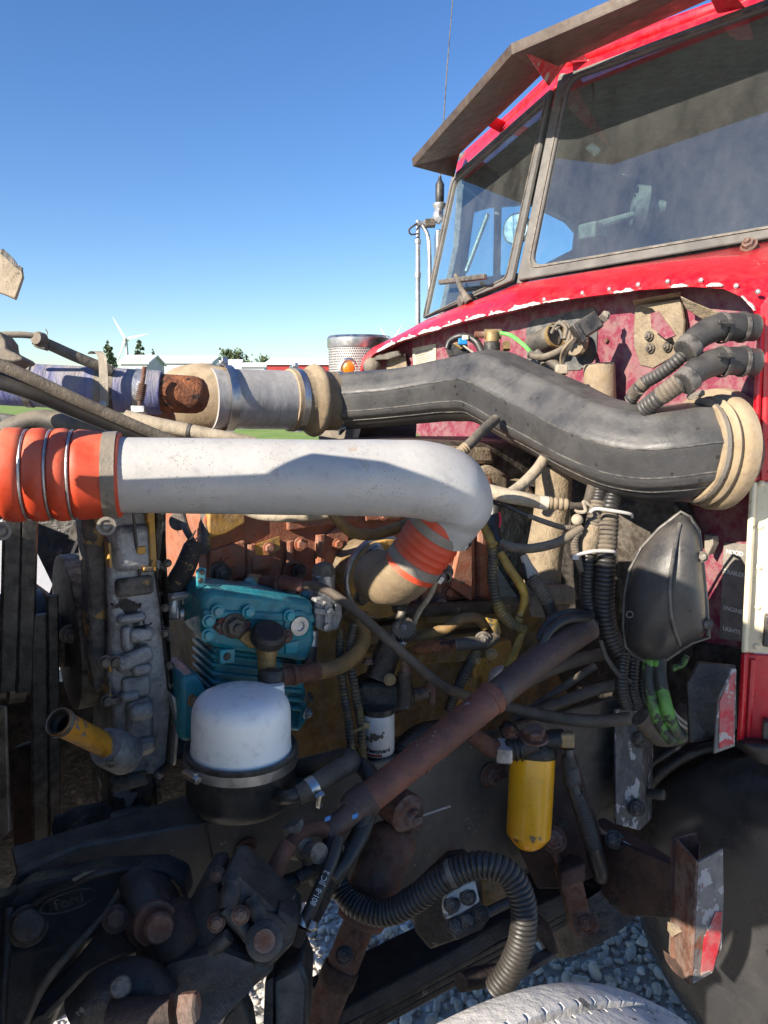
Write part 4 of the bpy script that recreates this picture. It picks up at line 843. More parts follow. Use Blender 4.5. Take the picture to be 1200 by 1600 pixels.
ut = thing('upper_tube', 'thin dusty steel tube in two lengths at the upper left', 'tube', at(70, 545, 1.4))
part('tube', M().hose([(-30, 524, 1.36, 5), (30, 523, 1.37, 5), (62, 526, 1.38, 5)], 12), MT['tube_dusty'], ut)
part('tube', M().hose([(52, 530, 1.39, 8), (75, 538, 1.4, 8.5), (120, 558, 1.42, 8.5), (175, 580, 1.45, 8)], 14), MT['tube_dusty'], ut)
part('joint', M().lathe([(.011, -.01), (.013, -.006), (.013, .006), (.011, .01)], at(62, 530, 1.38), FWD + RT * .3, 14), MT['tube_dusty'], ut)
part('joint', M().box(at(64, 540, 1.385), (RT - UP * .3) * .011, FWD * .007, UP * .006), MT['tube_dusty'], ut, bevel=.002)
part('wire_end', M().hose([(70, 530, 1.38, .8), (74, 520, 1.38, .8), (71, 514, 1.38, .7)], 6), MT['bolt_dark'], ut)
br = thing('radiator_bracket', 'dusty cast bracket at the left edge above the blue hose', 'bracket', at(5, 560, 1.3))
part('casting', M().prism([at(-40, 515, 1.3), at(-2, 517, 1.3), at(8, 530, 1.3), at(10, 545, 1.3), at(22, 551, 1.3), at(34, 557, 1.3), at(36, 563, 1.3), at(20, 566, 1.3), at(-40, 560, 1.3)], FWD * .05), MT['tube_dusty'], br, bevel=.005)
part('lower_plate', M().prism([at(-40, 558, 1.33), at(14, 566, 1.33), at(34, 568, 1.33), at(10, 585, 1.33), at(-40, 592, 1.33)], FWD * .03), MT['rust_dark'], br, bevel=.003)
# tilted hood: its torn fibreglass edge shows at the left border; the rest stands out of frame
hood = thing('tilted_hood', 'tilted fibreglass hood, its torn beige edge showing at the left border against the sky', 'hood', tp(-1.3, .3, .7))
HA = -1.3
def hp3(b, z, bend=0.0): return tp(HA - bend, b, z)
hpoly = [(-.42, 1.98), (-.3, 2.01), (-.1, 2.02), (.08, 1.985), (.135, 1.95), (.155, 1.885), (.275, 1.76), (.265, 1.733), (.15, 1.85), (.10, 1.855), (.095, 1.77), (.2, 1.745), (.27, 1.69), (.30, 1.66), (.45, 1.61), (.8, 1.6), (1.25, 1.58), (1.25, .7), (.5, .7), (-.1, .7), (-.12, 1.26), (-.17, 1.37), (-.26, 1.445), (-.42, 1.50)]  # unseen outline shaped by its shadow; slit lets sun reach the elbow
part('shell', M().prism([hp3(b, z) for b, z in hpoly], -R * .008), MT['glassfibre'], hood)
part('outer_skin', M().prism([hp3(b, z, .0095) for b, z in hpoly], -R * .003), MT['red_paint'], hood)
part('edge_flange', M().ring([hp3(b, z) + R * .02 for b, z in hpoly], [hp3(.4 + (b - .4) * .985, 1.7 + (z - 1.7) * .985) + R * .02 for b, z in hpoly], -R * .02), MT['glassfibre'], hood)
for k in range(3): part('stiffener', M().tube([hp3(.3 + k * .35, .8) + R * .015, hp3(.3 + k * .35, 1.65) + R * .015], [.02, .02], 8), MT['glassfibre'], hood)
sh = [(-60, 372), (-10, 385), (8, 392), (20, 405), (24, 412), (34, 418), (36, 432), (31, 447), (24, 467), (6, 459), (-20, 450), (-60, 446)]
part('torn_edge', M().prism([at(x, y, 1.02) for x, y in sh], (FWD - RT * .25) * .009), MT['glassfibre'], hood, bevel=.0015)
part('side_flange', M().prism([at(-56, 400, 1.02), at(-56, 440, 1.02), tp(-1.29, .30, 1.69), tp(-1.29, .285, 1.73)], (FWD - RT * .25) * .009), MT['glassfibre'], hood)
part('charred_rim', M().prism([at(x, y, 1.018) for x, y in [(4, 388), (20, 403), (26, 412), (35, 418), (33, 424), (24, 418), (14, 408), (0, 396)]], FWD * .003), MT['black_grease'], hood)

# ================================================================ firewall fittings
eb = []
for lab, pts, rsd in (('upper black corrugated hose elbow on the firewall', [(1180, 512, 1.335, 21), (1150, 511, 1.33, 22), (1118, 513, 1.32, 21), (1092, 526, 1.315, 19.5), (1078, 541, 1.31, 18)], 0), ('lower black corrugated hose elbow on the firewall', [(1182, 566, 1.325, 21), (1150, 564, 1.32, 22), (1118, 566, 1.31, 21.5), (1092, 577, 1.305, 20.5), (1076, 592, 1.3, 19)], 1)):
    t = thing('heater_elbow', lab, 'hose elbow', V(pts[2]), 'heater hose elbows')
    part('elbow', M().hose(pts, 24), MT['elbow_black'], t)
    for i in (1, 2):
        p, q_ = V(pts[i]), V(pts[i - 1]); part('raised_band', M().lathe([(.0245, -.004), (.0268, -.003), (.0268, .003), (.0245, .004)], p.lerp(q_, .3), (p - q_), 24, caps=False), MT['elbow_black'], t)
    p, q_ = V(pts[-1]), V(pts[-2]); part('cuff', M().lathe([(.016, -.016), (.0225, -.014), (.0235, .004), (.02, .008)], p, (q_ - p), 22), MT['elbow_black'], t)
    yo = rsd * 52
    part('moulded_tab', M().box(at(1135, 503 + yo, 1.285 - rsd * .01), RT * .014, UP * .004, FWD * .003), MT['black_rubber'], t, bevel=.001)
    if rsd == 0: c = [(1080, 538, 1.312, 13), (1060, 562, 1.33, 11), (1030, 585, 1.36, 10.5), (1005, 600, 1.39, 10.5), (985, 625, 1.42, 10.5)]
    else: c = [(1078, 590, 1.302, 16), (1055, 603, 1.31, 15), (1028, 622, 1.33, 14.5), (1005, 640, 1.36, 14)]
    h = part('corrugated_hose', M().corr(c, .0075, 20, .11), MT['elbow_black'], t)
    if rsd == 0: part('tape', M().hose([(1008, 597, 1.386, 11.2), (1001, 604, 1.392, 11.2)], 18).hose([(998, 607, 1.395, 11.2), (990, 616, 1.41, 11.2)], 18), MT['hose_dusty'], h)
    else: part('dusty_band', M().corr([(1062, 598, 1.304, 16.4), (1045, 610, 1.315, 15.8), (1032, 619, 1.326, 15.4)], .0075, 20, .09), MT['hose_dusty'], h)
# grey can
cn = thing('white_can', 'pale blotched cylindrical cap on the firewall behind the black duct', 'can', pa(935, 640, .0))
part('cap', M().lathe([(.034, -.11), (.034, -.006), (.031, .0), (.001, .002)], pa(936, 568, .01), (Z - R * .12).normalized(), 32), MT['tan_rubber'], cn)
# wiper motor in the recess
wm = thing('wiper_motor', 'dusty black cylindrical wiper motor in the firewall recess', 'motor', pa(860, 545, .03))
ma = (pa(915, 510, .0) - pa(835, 545, .02)).normalized()
part('body', M().lathe([(.018, 0), (.026, .004), (.027, .02), (.027, .07), (.024, .078)], pa(832, 540, .02), ma, 28), MT['black_dusty'], wm)
part('strap', M().ringband(pa(868, 524, .015), ma, .029, .012, .003, 26), MT['brass_dull'], wm)
part('gearbox', M().lathe([(.03, 0), (.033, .008), (.03, .016)], pa(905, 535, .04), -R, 26), MT['tan_dust'], wm)
part('cable', M().hose([(862, 520, 1.72, 3), (872, 505, 1.7, 3), (884, 512, 1.69, 3), (882, 530, 1.68, 3)], 8).hose([(868, 515, 1.71, 3), (882, 503, 1.7, 3), (890, 518, 1.69, 3), (886, 540, 1.67, 3)], 8), MT['tube_dusty'], wm)
rl = thing('relay', 'square black relay bolted to the firewall by a bent tab', 'relay', pa(915, 520, 0))
rx = (RT * .85 + UP * .52); ry = (UP * .85 - RT * .52)
part('body', M().box(at(917, 510, 1.62), rx * .027, ry * .019, FWD * .016), MT['black_rubber'], rl, bevel=.003)
part('cap', M().box(at(903, 522, 1.615), rx * .006, ry * .022, FWD * .018), MT['black_rubber'], rl, bevel=.002)
part('mounting_tab', M().prism([at(932, 500, 1.63), at(944, 485, 1.65), at(953, 487, 1.65), at(952, 498, 1.65), at(940, 508, 1.63)], FWD * .003), MT['clamp_dusty'], rl, bevel=.001)
part('bolt', M().bolt(at(946, 493, 1.648), CAM - at(946, 493, 1.648), .007, stud=False), MT['clamp_dusty'], rl)
for k, mt_ in enumerate(('hose_brown', 'tube_dusty', 'hose_brown', 'tan_rubber')):
    part('wire', M().hose([(902 - k * 2, 528, 1.62, 1.8), (890 - k * 3, 545, 1.63, 1.8), (882 - k * 2, 560, 1.65, 1.8), (878, 578, 1.66, 1.8)], 8), MT[mt_], rl)
m = M().box(at(877, 578, 1.63), RT * .012, UP * .01, FWD * .01); solo('wire_connector', m, MT['hose_cream'], 'dirty white wire connector under the relay', 'connector', bevel=.002)
m = M().hose([(905, 525, 1.63, 5), (880, 545, 1.66, 5.5), (850, 558, 1.7, 5.5), (830, 556, 1.72, 5)], 12); solo('motor_cable', m, MT['hose_dusty'], 'thick dusty cable looping below the wiper motor', 'cable')
# cluster left: connector, valve, green wire
cc_ = thing('wire_harness_plug', 'black plug with orange insert and blue clip left of the green wire', 'plug', at(722, 555, 1.9))
part('body', M().prism([at(698, 541, 1.9), at(716, 535, 1.9), at(738, 548, 1.9), at(724, 556, 1.9), at(704, 556, 1.9)], FWD * .04), MT['black_rubber'], cc_, bevel=.003)
part('insert', M().prism([at(708, 536, 1.89), at(722, 532, 1.89), at(732, 540, 1.89), at(720, 546, 1.89)], FWD * .02), MT['brass_dull'], cc_, bevel=.002)
part('clip', M().box(at(723, 534, 1.88), RT * .011, UP * .008, FWD * .006), MT['blue_plastic'], cc_, bevel=.002)
part('latch', M().box(at(727, 528, 1.878), RT * .008, UP * .006, FWD * .006), MT['white_wire'], cc_, bevel=.002)
part('cable', M().hose([(698, 545, 1.9, 4), (704, 532, 1.9, 4.5), (722, 525, 1.89, 5), (742, 532, 1.88, 6), (752, 548, 1.87, 6), (757, 562, 1.87, 6)], 12), MT['black_rubber'], cc_)
part('wire', M().hose([(722, 538, 1.88, 1.6), (735, 548, 1.88, 1.6), (748, 556, 1.88, 1.6)], 6), MT['white_wire'], cc_)
bv_ = thing('brass_valve', 'small dusty brass valve on a black base beside the green wire', 'valve', at(769, 545, 1.86))
part('body', M().lathe([(.017, 0), (.017, .022), (.014, .026)], at(769, 534, 1.85), Z, 16).lathe([(.012, -.02), (.012, .02)], at(770, 522, 1.85), RT, 12), MT['brass_dull'], bv_)
part('base', M().lathe([(.02, -.05), (.02, 0)], at(769, 535, 1.85), Z, 18), MT['black_rubber'], bv_)
part('fitting', M().tube([at(742, 523, 1.87), at(760, 523, 1.86)], [.008, .009], 10), MT['rust'], bv_)
part('nut', M().lathe([(.012, -.008), (.012, .008)], at(791, 541, 1.84), RT, 6), MT['brass_dull'], bv_)
m = M().hose([(782, 520, 1.84, 2.6), (798, 524, 1.83, 3), (816, 537, 1.8, 3), (830, 551, 1.77, 3), (838, 560, 1.75, 3)], 10); solo('green_wire', m, MT['green_wire'], 'bright green wire arching over the black duct', 'wire')
m = M().hose([(826, 553, 1.74, 6), (845, 558, 1.73, 7), (862, 566, 1.7, 7.5), (880, 580, 1.67, 7.5)], 12); m.hose([(838, 550, 1.73, 6), (848, 560, 1.72, 6), (850, 570, 1.71, 5)], 10); solo('wire_bundle', m, MT['black_dusty'], 'tangled black wire bundle where the green wire ends', 'wire bundle', kind='stuff')
hn = thing('hood_hinge', 'dusty hinge bracket under the rounded far corner of the cowl', 'hinge', pa(600, 575, .03))
part('arm', M().prism([pa(578, 558, .02), pa(625, 548, .03), pa(628, 556, .03), pa(612, 562, .03), pa(600, 562, .02), pa(580, 566, .02)], -R * .012), MT['black_dusty'], hn, bevel=.003)
part('knuckle', M().ball(pa(582, 573, .01), .03, n=10), MT['tube_dusty'], hn)
part('bracket_plate', M().slaba([(605, 555), (632, 552), (636, 580), (600, 584)], .05, .004), MT['tan_dust'], hn, bevel=.001)
# bracket of dust coloured sheet high on the firewall
tbk = thing('firewall_bracket', 'dusty tan pressed bracket high on the firewall by the hose elbows', 'bracket', pa(1040, 520, .05))
part('plate', M().slaba([(993, 478), (1062, 467), (1068, 500), (1066, 540), (1056, 542), (1040, 505), (1018, 482)], .045, .008), MT['tan_dust'], tbk, bevel=.002)
part('flange', M().prism([pa(990, 470, .02), pa(1065, 456, .02), pa(1062, 467, .06), pa(992, 478, .06)], -R * .004), MT['tan_dust'], tbk, bevel=.001)
part('strut', M().prism([pa(1062, 462, .01), pa(1078, 470, .02), pa(1122, 488, .05), pa(1118, 498, .05), pa(1098, 500, .05), pa(1070, 482, .03)], R * .005), MT['tan_dust'], tbk, bevel=.002)
part('opening', M().slaba([(1016, 490), (1028, 486), (1046, 510), (1055, 524), (1040, 530), (1018, 512)], .042, .002), MT['maroon'], tbk)
for x, y in ((1014, 525), (1016, 544), (1043, 542)): part('bolt', M().bolt(pa(x, y, .062), -R, .008), MT['bolt_dark'], tbk)
for x, y in ((948, 532), (1176, 588)): part('bolt_hole', M().lathe([(.006, 0), (.005, .004)], pa(x, y, .066), -R, 12), MT['flange_rust'], fwp)
# far side behind the pipes: a round black rubber elbow with pale rim and dark clutter under the duct
ru = thing('turbo_elbow', 'round black elbow with pale rim glimpsed below the tan coupling', 'elbow', at(545, 690, 2.05))
part('rim', M().lathe([(.088, -.004), (.092, 0), (.092, .008), (.086, .01)], at(548, 672, 2.1), (-RT * .3 - FWD + UP * .2), 36), MT['tube_dusty'], ru)
part('elbow', M().hose([(548, 672, 2.1, 50), (580, 680, 2.12, 46), (640, 690, 2.14, 42)], 28), MT['black_rubber'], ru)
# ================================================================ engine
def slab(name, pts, b, t, mt, par, bevel=.004, label=None): return part(name, M().slabb(pts, b, t), MT[mt], par, bevel=bevel, label=label)
en = thing('engine_block', 'dirty brown and yellow diesel engine block behind the pipes', 'engine', pb(560, 1150, .56))
slab('upper_block', [(318, 812), (330, 796), (560, 770), (770, 745), (775, 940), (700, 962), (560, 968), (330, 950)], .535, .35, 'manifold_brown', en, .006)
for q in ([(328, 862), (384, 844), (386, 900), (330, 925)], [(394, 862), (440, 842), (442, 905), (396, 905)], [(506, 838), (545, 812), (548, 945), (508, 960)], [(655, 830), (742, 815), (742, 935), (660, 945)], [(450, 780), (560, 776), (560, 815), (450, 830)], [(570, 780), (640, 790), (640, 812), (572, 815)]):
    slab('cover_panel', q, .525, .012, 'manifold_brown', en, .004)
for x, y, r in ((356, 878, .011), (420, 856, .009), (470, 850, .011), (470, 925, .011), (528, 850, .009), (528, 925, .009), (600, 806, .008), (660, 806, .008), (700, 850, .011), (700, 925, .011), (440, 800, .008), (520, 796, .008)): part('cover_bolt', M().bolt(pb(x, y, .522), -L, r, stud=False), MT['manifold_brown'], en)
for x0, y0, x1, y1, r in ((390, 930, 392, 850, 8), (452, 920, 452, 845, 7), (500, 950, 500, 835, 8), (644, 945, 642, 830, 8), (752, 930, 750, 800, 9)): part('cast_rib', M().hose([(x0, y0, dep(pb(x0, y0, .53)), r), (x1, y1, dep(pb(x1, y1, .53)), r)], 10), MT['manifold_brown'], en)
for x, y, w_, h_ in ((410, 880, 30, 22), (690, 890, 40, 46), (480, 800, 60, 16), (352, 910, 26, 14)): part('casting_pad', M().tbox(x, y, .512, w_, h_, .02), MT['manifold_brown'], en, bevel=.006)
part('core_plug', M().lathe([(.024, -.004), (.024, .003), (.02, .004), (.018, .001), (.001, .001)], pb(458, 895, .522), -L, 22), MT['rust'], en)
part('yellow_patch', M().slabb([(396, 852), (436, 838), (438, 858), (410, 872), (398, 870)], .5235, .002), MT['ochre_paint'], en)
part('yellow_patch', M().slabb([(590, 800), (638, 794), (636, 806), (596, 812)], .5235, .002), MT['ochre_paint'], en)
slab('gasket_ledge', [(318, 944), (780, 940), (782, 960), (318, 968)], .51, .03, 'rust_dark', en, .003)
slab('side_wedge', [(705, 918), (722, 842), (738, 838), (738, 940)], .5, .05, 'manifold_brown', en, .002)
slab('yellow_cover_' if False else 'yellow_cover', [(326, 800), (384, 793), (384, 818), (352, 836), (326, 842)], .527, .02, 'ochre_paint', en)
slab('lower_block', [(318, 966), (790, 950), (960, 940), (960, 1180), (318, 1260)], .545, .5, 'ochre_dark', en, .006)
slab('oil_pan', [(250, 1180), (960, 1150), (960, 1420), (250, 1400)], .6, .4, 'black_grease', en, .01)
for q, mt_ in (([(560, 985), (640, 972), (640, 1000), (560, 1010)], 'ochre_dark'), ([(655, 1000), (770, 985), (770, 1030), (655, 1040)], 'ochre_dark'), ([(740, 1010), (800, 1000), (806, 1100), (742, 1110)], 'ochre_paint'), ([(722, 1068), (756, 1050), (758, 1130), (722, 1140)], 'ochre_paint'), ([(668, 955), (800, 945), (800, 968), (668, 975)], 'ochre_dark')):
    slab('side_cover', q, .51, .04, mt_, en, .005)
for x, y, r in ((345, 895, .016), (682, 945, .02), (640, 958, .012), (640, 810, .008), (540, 800, .008), (468, 893, .012)): part('bolt', M().bolt(pb(x, y, .515), -L, r), MT['bolt_dark'], en)
part('oil_gallery', M().tube([pb(600, 955, .5), pb(780, 948, .5)], [.017, .017], 14), MT['black_grease'], en)
# valve cover area above
vc = thing('valve_cover', 'dusty valve cover under the black duct, behind the grey pipe', 'valve cover', pb(760, 760, .7))
slab('cover', [(430, 712), (690, 690), (880, 690), (880, 790), (430, 812)], .62, .3, 'bolt_dark', vc, .02)
slab('dusty_ledge', [(640, 694), (770, 700), (775, 726), (640, 722)], .6, .12, 'tan_dust', vc, .01)
slab('lump', [(742, 738), (772, 728), (798, 742), (796, 768), (774, 776), (748, 772)], .57, .06, 'tan_dust', vc, .014)
slab('lump', [(800, 755), (826, 748), (840, 772), (835, 792), (808, 790)], .58, .06, 'tan_dust', vc, .014)
slab('lump', [(826, 772), (855, 768), (856, 800), (830, 806)], .6, .06, 'tan_dust', vc, .01)
# exhaust pipe / tan post behind the looms
ps_ = thing('exhaust_stub', 'dusty tan vertical pipe behind the small hoses, right of the inlet', 'pipe', at(858, 860, 1.72))
part('pipe', M().hose([(866, 735, 1.74, 28), (862, 800, 1.73, 28), (850, 870, 1.71, 28), (846, 930, 1.7, 29)], 26), MT['tan_dust'], ps_)
part('foot', M().prism([at(858, 918, 1.6), at(900, 918, 1.6), at(900, 944, 1.6), at(860, 944, 1.6)], FWD * .08), MT['tan_dust'], ps_, bevel=.006)
part('plate', M().prism([at(822, 930, 1.66), at(902, 925, 1.66), at(880, 968, 1.66), at(830, 965, 1.66)], FWD * .02), MT['hose_dusty'], ps_, bevel=.004)

# timing gear housing
tg = thing('timing_housing', 'silver cast timing gear housing with yellow paint remnants, left of the compressor', 'engine housing', pb(215, 1300, .4))
slab('housing', [(168, 796), (244, 796), (248, 900), (256, 950), (264, 1040), (272, 1110), (264, 1195), (246, 1212), (176, 1212), (178, 1110), (168, 1060), (172, 985), (168, 900)], .40, .16, 'cast_alu', tg, .008)
slab('lower_housing', [(172, 1205), (246, 1205), (250, 1300), (176, 1312)], .41, .16, 'gasket_tar', tg, .006)
slab('tar_flange', [(244, 796), (260, 796), (260, 890), (250, 905), (258, 955), (268, 1040), (277, 1110), (270, 1198), (252, 1218), (256, 1296), (247, 1298), (244, 1212), (262, 1194), (268, 1110), (261, 1040), (253, 950), (245, 900)], .388, .06, 'gasket_tar', tg, .003)
slab('brown_plate', [(127, 810), (166, 806), (168, 900), (166, 980), (172, 1075), (150, 1085), (140, 1030), (137, 900)], .42, .06, 'cast_dirty', tg, .006)
def boss(x, y, w, h, t=.02, mt='cast_alu', bev=.007, nm='boss', tilt=0): return part(nm, M().tbox(x, y, .40 - t, w, h, t + .01, tilt), MT[mt], tg, bevel=bev)
boss(210, 858, 62, 72, .014, bev=.012, nm='raised_pad'); boss(212, 918, 60, 30, .01, 'cast_dirty'); boss(208, 968, 46, 14, .016); boss(222, 994, 36, 22, .018, bev=.006); boss(200, 1000, 18, 40, .012)
boss(212, 1032, 60, 26, .02, tilt=.25); boss(224, 1048, 32, 18, .026); boss(215, 1075, 46, 34, .012); boss(205, 1090, 30, 16, .02); boss(222, 1140, 42, 90, .018, bev=.01, nm='raised_pad'); boss(224, 1115, 40, 26, .03, bev=.01); boss(232, 1166, 28, 22, .034); boss(205, 1225, 60, 20, .015, 'cast_dirty'); boss(208, 1285, 64, 26, .02)
for x, y, w, h in ((172, 868, 5, 40), (239, 850, 10, 70), (236, 806, 12, 22), (172, 1080, 5, 30), (221, 860, 14, 12), (172, 1040, 4, 22), (235, 890, 20, 8)): boss(x, y, w, h, .017, 'ochre_paint', .002, 'paint_remnant')
for x, y in ((180, 1034), (165, 1034), (168, 1094), (180, 1094)): part('flange_bolt', M().bolt(pb(x, y, .385), -L, .008, stud=False), MT['bolt_dark'], tg)
for x, y in ((257, 990), (266, 1040), (262, 880), (258, 950)): part('flange_bolt', M().bolt(pb(x, y, .385), -L, .005, stud=False), MT['bolt_dark'], tg)
part('bright_edge', M().slabb([(268, 1085), (277, 1090), (282, 1130), (276, 1195), (270, 1198), (276, 1130)], .37, .03), MT['zinc'], tg, bevel=.003)
m = M().hose([(208, 800, 1.2, 2.3), (213, 850, 1.22, 2.5), (218, 895, 1.24, 2.5), (224, 920, 1.25, 1.4)], 8); solo('dangling_cable_tie', m, MT['black_rubber'], 'long black cable tie tail dangling over the silver housing', 'cable tie')
# yellow stub pipe
yo_, ya, yl = ax2((92, 1128, 1.08), (180, 1172, 1.2)); ky = 1.1 / F
ys = thing('coolant_stub', 'chipped yellow pipe stub with an open end on the timing housing', 'pipe stub', at(130, 1160, 1.12))
part('pipe', M().lathe([(17 * ky, .02), (19 * ky, .0), (21 * ky, -.002), (22.5 * ky, .001), (22.5 * ky, .006), (19.5 * ky, .01), (19.5 * ky, yl * .9), (23 * ky, yl)], yo_, ya, 32, caps=False), MT['yellow_stub'], ys)
part('bore', M().lathe([(18 * ky, -.001), (17.5 * ky, .05), (.001, .05)], yo_, ya, 28, caps=False), MT['black_rubber'], ys)
part('bare_lip', M().ringband(yo_ + ya * .003, ya, 23 * ky, .008, .006, 32), MT['bolt_dark'], ys)
part('boss', M().lathe([(30 * ky, yl * .82), (34 * ky, yl * .9), (34 * ky, yl * 1.2)], yo_, ya, 28), MT['cast_alu'], ys)
# pulley, belts, fan side
pu = thing('fan_pulley', 'black grooved fan pulley at the left edge', 'pulley', at(40, 1010, 1.42))
pc0 = pb(28, 1010, .66)
part('pulley', M().lathe([(.092, -.075), (.1, -.07), (.1, -.045), (.09, -.04), (.09, -.03), (.1, -.026), (.1, 0), (.09, .004), (.09, .014), (.1, .018), (.1, .045), (.09, .05), (.04, .052)], pc0, R, 40), MT['black_rubber'], pu, smooth=50)
part('hub', M().lathe([(.05, .05), (.05, .09), (.03, .1)], pc0, R, 24), MT['bolt_dark'], pu)
ow = thing('crank_pulley', 'narrow dark pulley rim edge-on between the belts and the housing', 'pulley', at(122, 980, 1.42))
part('rim', M().lathe([(.13, -.018), (.14, -.016), (.14, .016), (.13, .018)], pb(118, 985, .6), R, 44), MT['bolt_dark'], ow)
part('nut', M().bolt(pb(108, 990, .52), -L, .012), MT['bolt_dark'], ow)
for i, (x, w, lab) in enumerate(((12, 24, 'wide black fan belt at the far left edge'), (38, 22, 'black fan belt second from the left edge'), (64, 22, 'black fan belt nearest the timing housing'), (86, 15, 'slack black belt lower left, running down past the pulley'))):
    b_ = .56; yy0, yy1 = ((800, 1080), (800, 1080), (960, 1400), (930, 1400))[i]
    p0, p1 = pb(x + (8 if i < 2 else -4), yy0, b_), pb(x, yy1, b_); w2 = R * (w * .5 * dep(p0) / F * 1.2)
    m = M(); m.loft([[p - w2, p - w2 * .7 - L * .005, p + w2 * .7 - L * .005, p + w2, p + w2 * .6 + L * .006, p - w2 * .6 + L * .006] for p in (p0, p0.lerp(p1, .5) - L * .004, p1)])
    solo('fan_belt', m, MT['black_rubber'], lab, 'belt', 'fan belts')
fs = thing('fan_shroud', 'dark fan shroud and radiator side behind the belts', 'fan shroud', at(30, 1200, 1.7))
part('panel', M().prism([tp(-1.42, .3, 1.0), tp(-1.42, .3, 1.42), tp(-1.42, 1.2, 1.42), tp(-1.42, 1.2, .6), tp(-1.42, .3, .6)], -R * .04), MT['black_paint'], fs)
part('strut', M().prism([at(76, 930, 1.75), at(84, 930, 1.75), at(128, 820, 1.75), at(116, 815, 1.75)], FWD * .02), MT['black_paint'], fs)
part('strut', M().prism([at(40, 905, 1.8), at(74, 930, 1.8), at(70, 945, 1.8), at(40, 915, 1.8)], FWD * .02), MT['tube_dusty'], fs)
part('block', M().prism([at(60, 800, 1.9), at(128, 800, 1.9), at(128, 940, 1.9), at(90, 930, 1.9), at(56, 860, 1.9)], FWD * .05), MT['black_grease'], fs)
part('lower_block', M().prism([at(-60, 1090, 1.72), at(128, 1060, 1.72), at(200, 1260, 1.72), at(100, 1420, 1.72), at(-60, 1420, 1.72)], FWD * .2), MT['black_grease'], fs)
m = M().prism([at(-30, 1100, .98), at(8, 1105, .98), at(14, 1300, .98), at(-2, 1316, .98), at(-30, 1322, .98)], FWD * .006); solo('steel_plate_edge', m, MT['bolt_dark'], 'grey plate edge intruding at the left border', 'plate', bevel=.001)
m = M().prism([at(14, 1172, 1.4), at(42, 1163, 1.4), at(56, 1200, 1.4), at(60, 1350, 1.4), at(20, 1360, 1.4)], FWD * .04); solo('lower_bracket', m, MT['rust_dark'], 'dark stained upright bracket behind the belts, lower left', 'bracket', bevel=.008)
hd = thing('lower_hose_fitting', 'dark hose fitting with yellow paint flecks below the yellow stub', 'fitting', at(125, 1330, 1.25))
part('body', M().hose([(88, 1305, 1.25, 22), (120, 1292, 1.26, 30), (170, 1282, 1.3, 30)], 20), MT['cast_dirty'], hd); part('collar', M().hose([(84, 1300, 1.24, 25), (98, 1298, 1.245, 26)], 16), MT['black_grease'], hd)

# heater hose with clamp and elbow fitting
hh = thing('speckled_hose', 'black hose speckled with tan paint, clamped to the compressor elbow', 'hose', at(275, 935, 1.33))
part('hose', M().hose([(303, 848, 1.36, 12), (300, 858, 1.355, 15), (290, 885, 1.34, 16.5), (277, 910, 1.33, 17), (272, 932, 1.33, 17.5)], 24), MT['hose_tan_speck'], hh)
part('frayed_end', M().hose([(296, 843, 1.35, 1.5), (302, 836, 1.35, 1.5), (306, 828, 1.35, 1)], 6).hose([(304, 845, 1.35, 1.5), (312, 836, 1.35, 1)], 6), MT['hose_cream'], hh)
clamp(hh, at(272, 931, 1.33), (UP - RT * .12).normalized(), .0204, .013, -FWD * .8 + RT * .6, MT['bright_metal'], size=.0085)
ef = thing('elbow_fitting', 'bright zinc elbow fitting entering the teal compressor', 'fitting', at(272, 966, 1.33))
part('elbow', M().hose([(272, 935, 1.33, 13), (271, 952, 1.33, 14), (277, 958, 1.335, 13), (292, 958, 1.34, 12)], 18), MT['zinc'], ef); part('block', M().box(at(271, 956, 1.33), RT * .014, UP * .013, FWD * .013), MT['zinc'], ef, bevel=.004)
part('thread', M().lathe([(.012 + (.0015 if k % 2 else 0), k * .0018) for k in range(10)], at(287, 958, 1.335), (RT + FWD * .3), 16), MT['bright_metal'], ef)
mm = M().hose([(322, 800, 1.45, 9), (322, 840, 1.44, 9), (318, 865, 1.44, 9)], 12); solo('ribbed_conduit', mm, MT['cast_dirty'], 'dirty vertical conduit left of the yellow cover', 'conduit')
m = M().hose([(283, 800, 1.42, 6), (290, 825, 1.4, 6), (303, 850, 1.38, 5)], 10); m.lathe([(.014, -.006), (.017, 0), (.014, .006)], at(278, 815, 1.42), FWD, 16); solo('lifting_ring', m, MT['cast_dirty'], 'ring and link between the silver housing and the conduit', 'link')

# ---- teal air compressor
ak = thing('air_compressor', 'teal painted air compressor with cooling fins', 'air compressor', pb(390, 1150, .34))
bq = .345
slab('cylinder_head', [(316, 932), (334, 921), (490, 938), (494, 1000), (480, 1036), (330, 1012), (316, 988)], bq, .12, 'teal_paint', ak, .01)
slab('head_cover', [(340, 924), (356, 918), (404, 922), (478, 934), (486, 948), (344, 936)], bq + .012, .075, 'teal_paint', ak, .006)
slab('upper_flange', [(318, 953), (492, 960), (493, 974), (318, 967)], bq - .006, .02, 'teal_paint', ak, .004)
slab('cylinder', [(334, 1012), (478, 1034), (470, 1140), (338, 1112)], bq + .02, .1, 'teal_paint', ak, .004)
for k in range(6):
    y = 1026 + k * 13.5; slab('cooling_fin', [(331, y - 4), (474, y + 12), (473, y + 19), (331, y + 3)], bq + .013, .105, 'teal_paint', ak, .003)
slab('crankcase', [(283, 1060), (310, 1052), (328, 1090), (340, 1160), (283, 1160)], bq + .0, .11, 'teal_paint', ak, .008)
slab('side_foot', [(446, 1066), (478, 1072), (484, 1120), (468, 1145), (446, 1140)], bq + .02, .1, 'teal_paint', ak, .006)
def cbolt(x, y, r, mt='teal_light', b=bq - .002, ax=None, nm='head_bolt'): part(nm, M().bolt(pb(x, y, b), ax or -L, r, stud=False), MT[mt], ak)
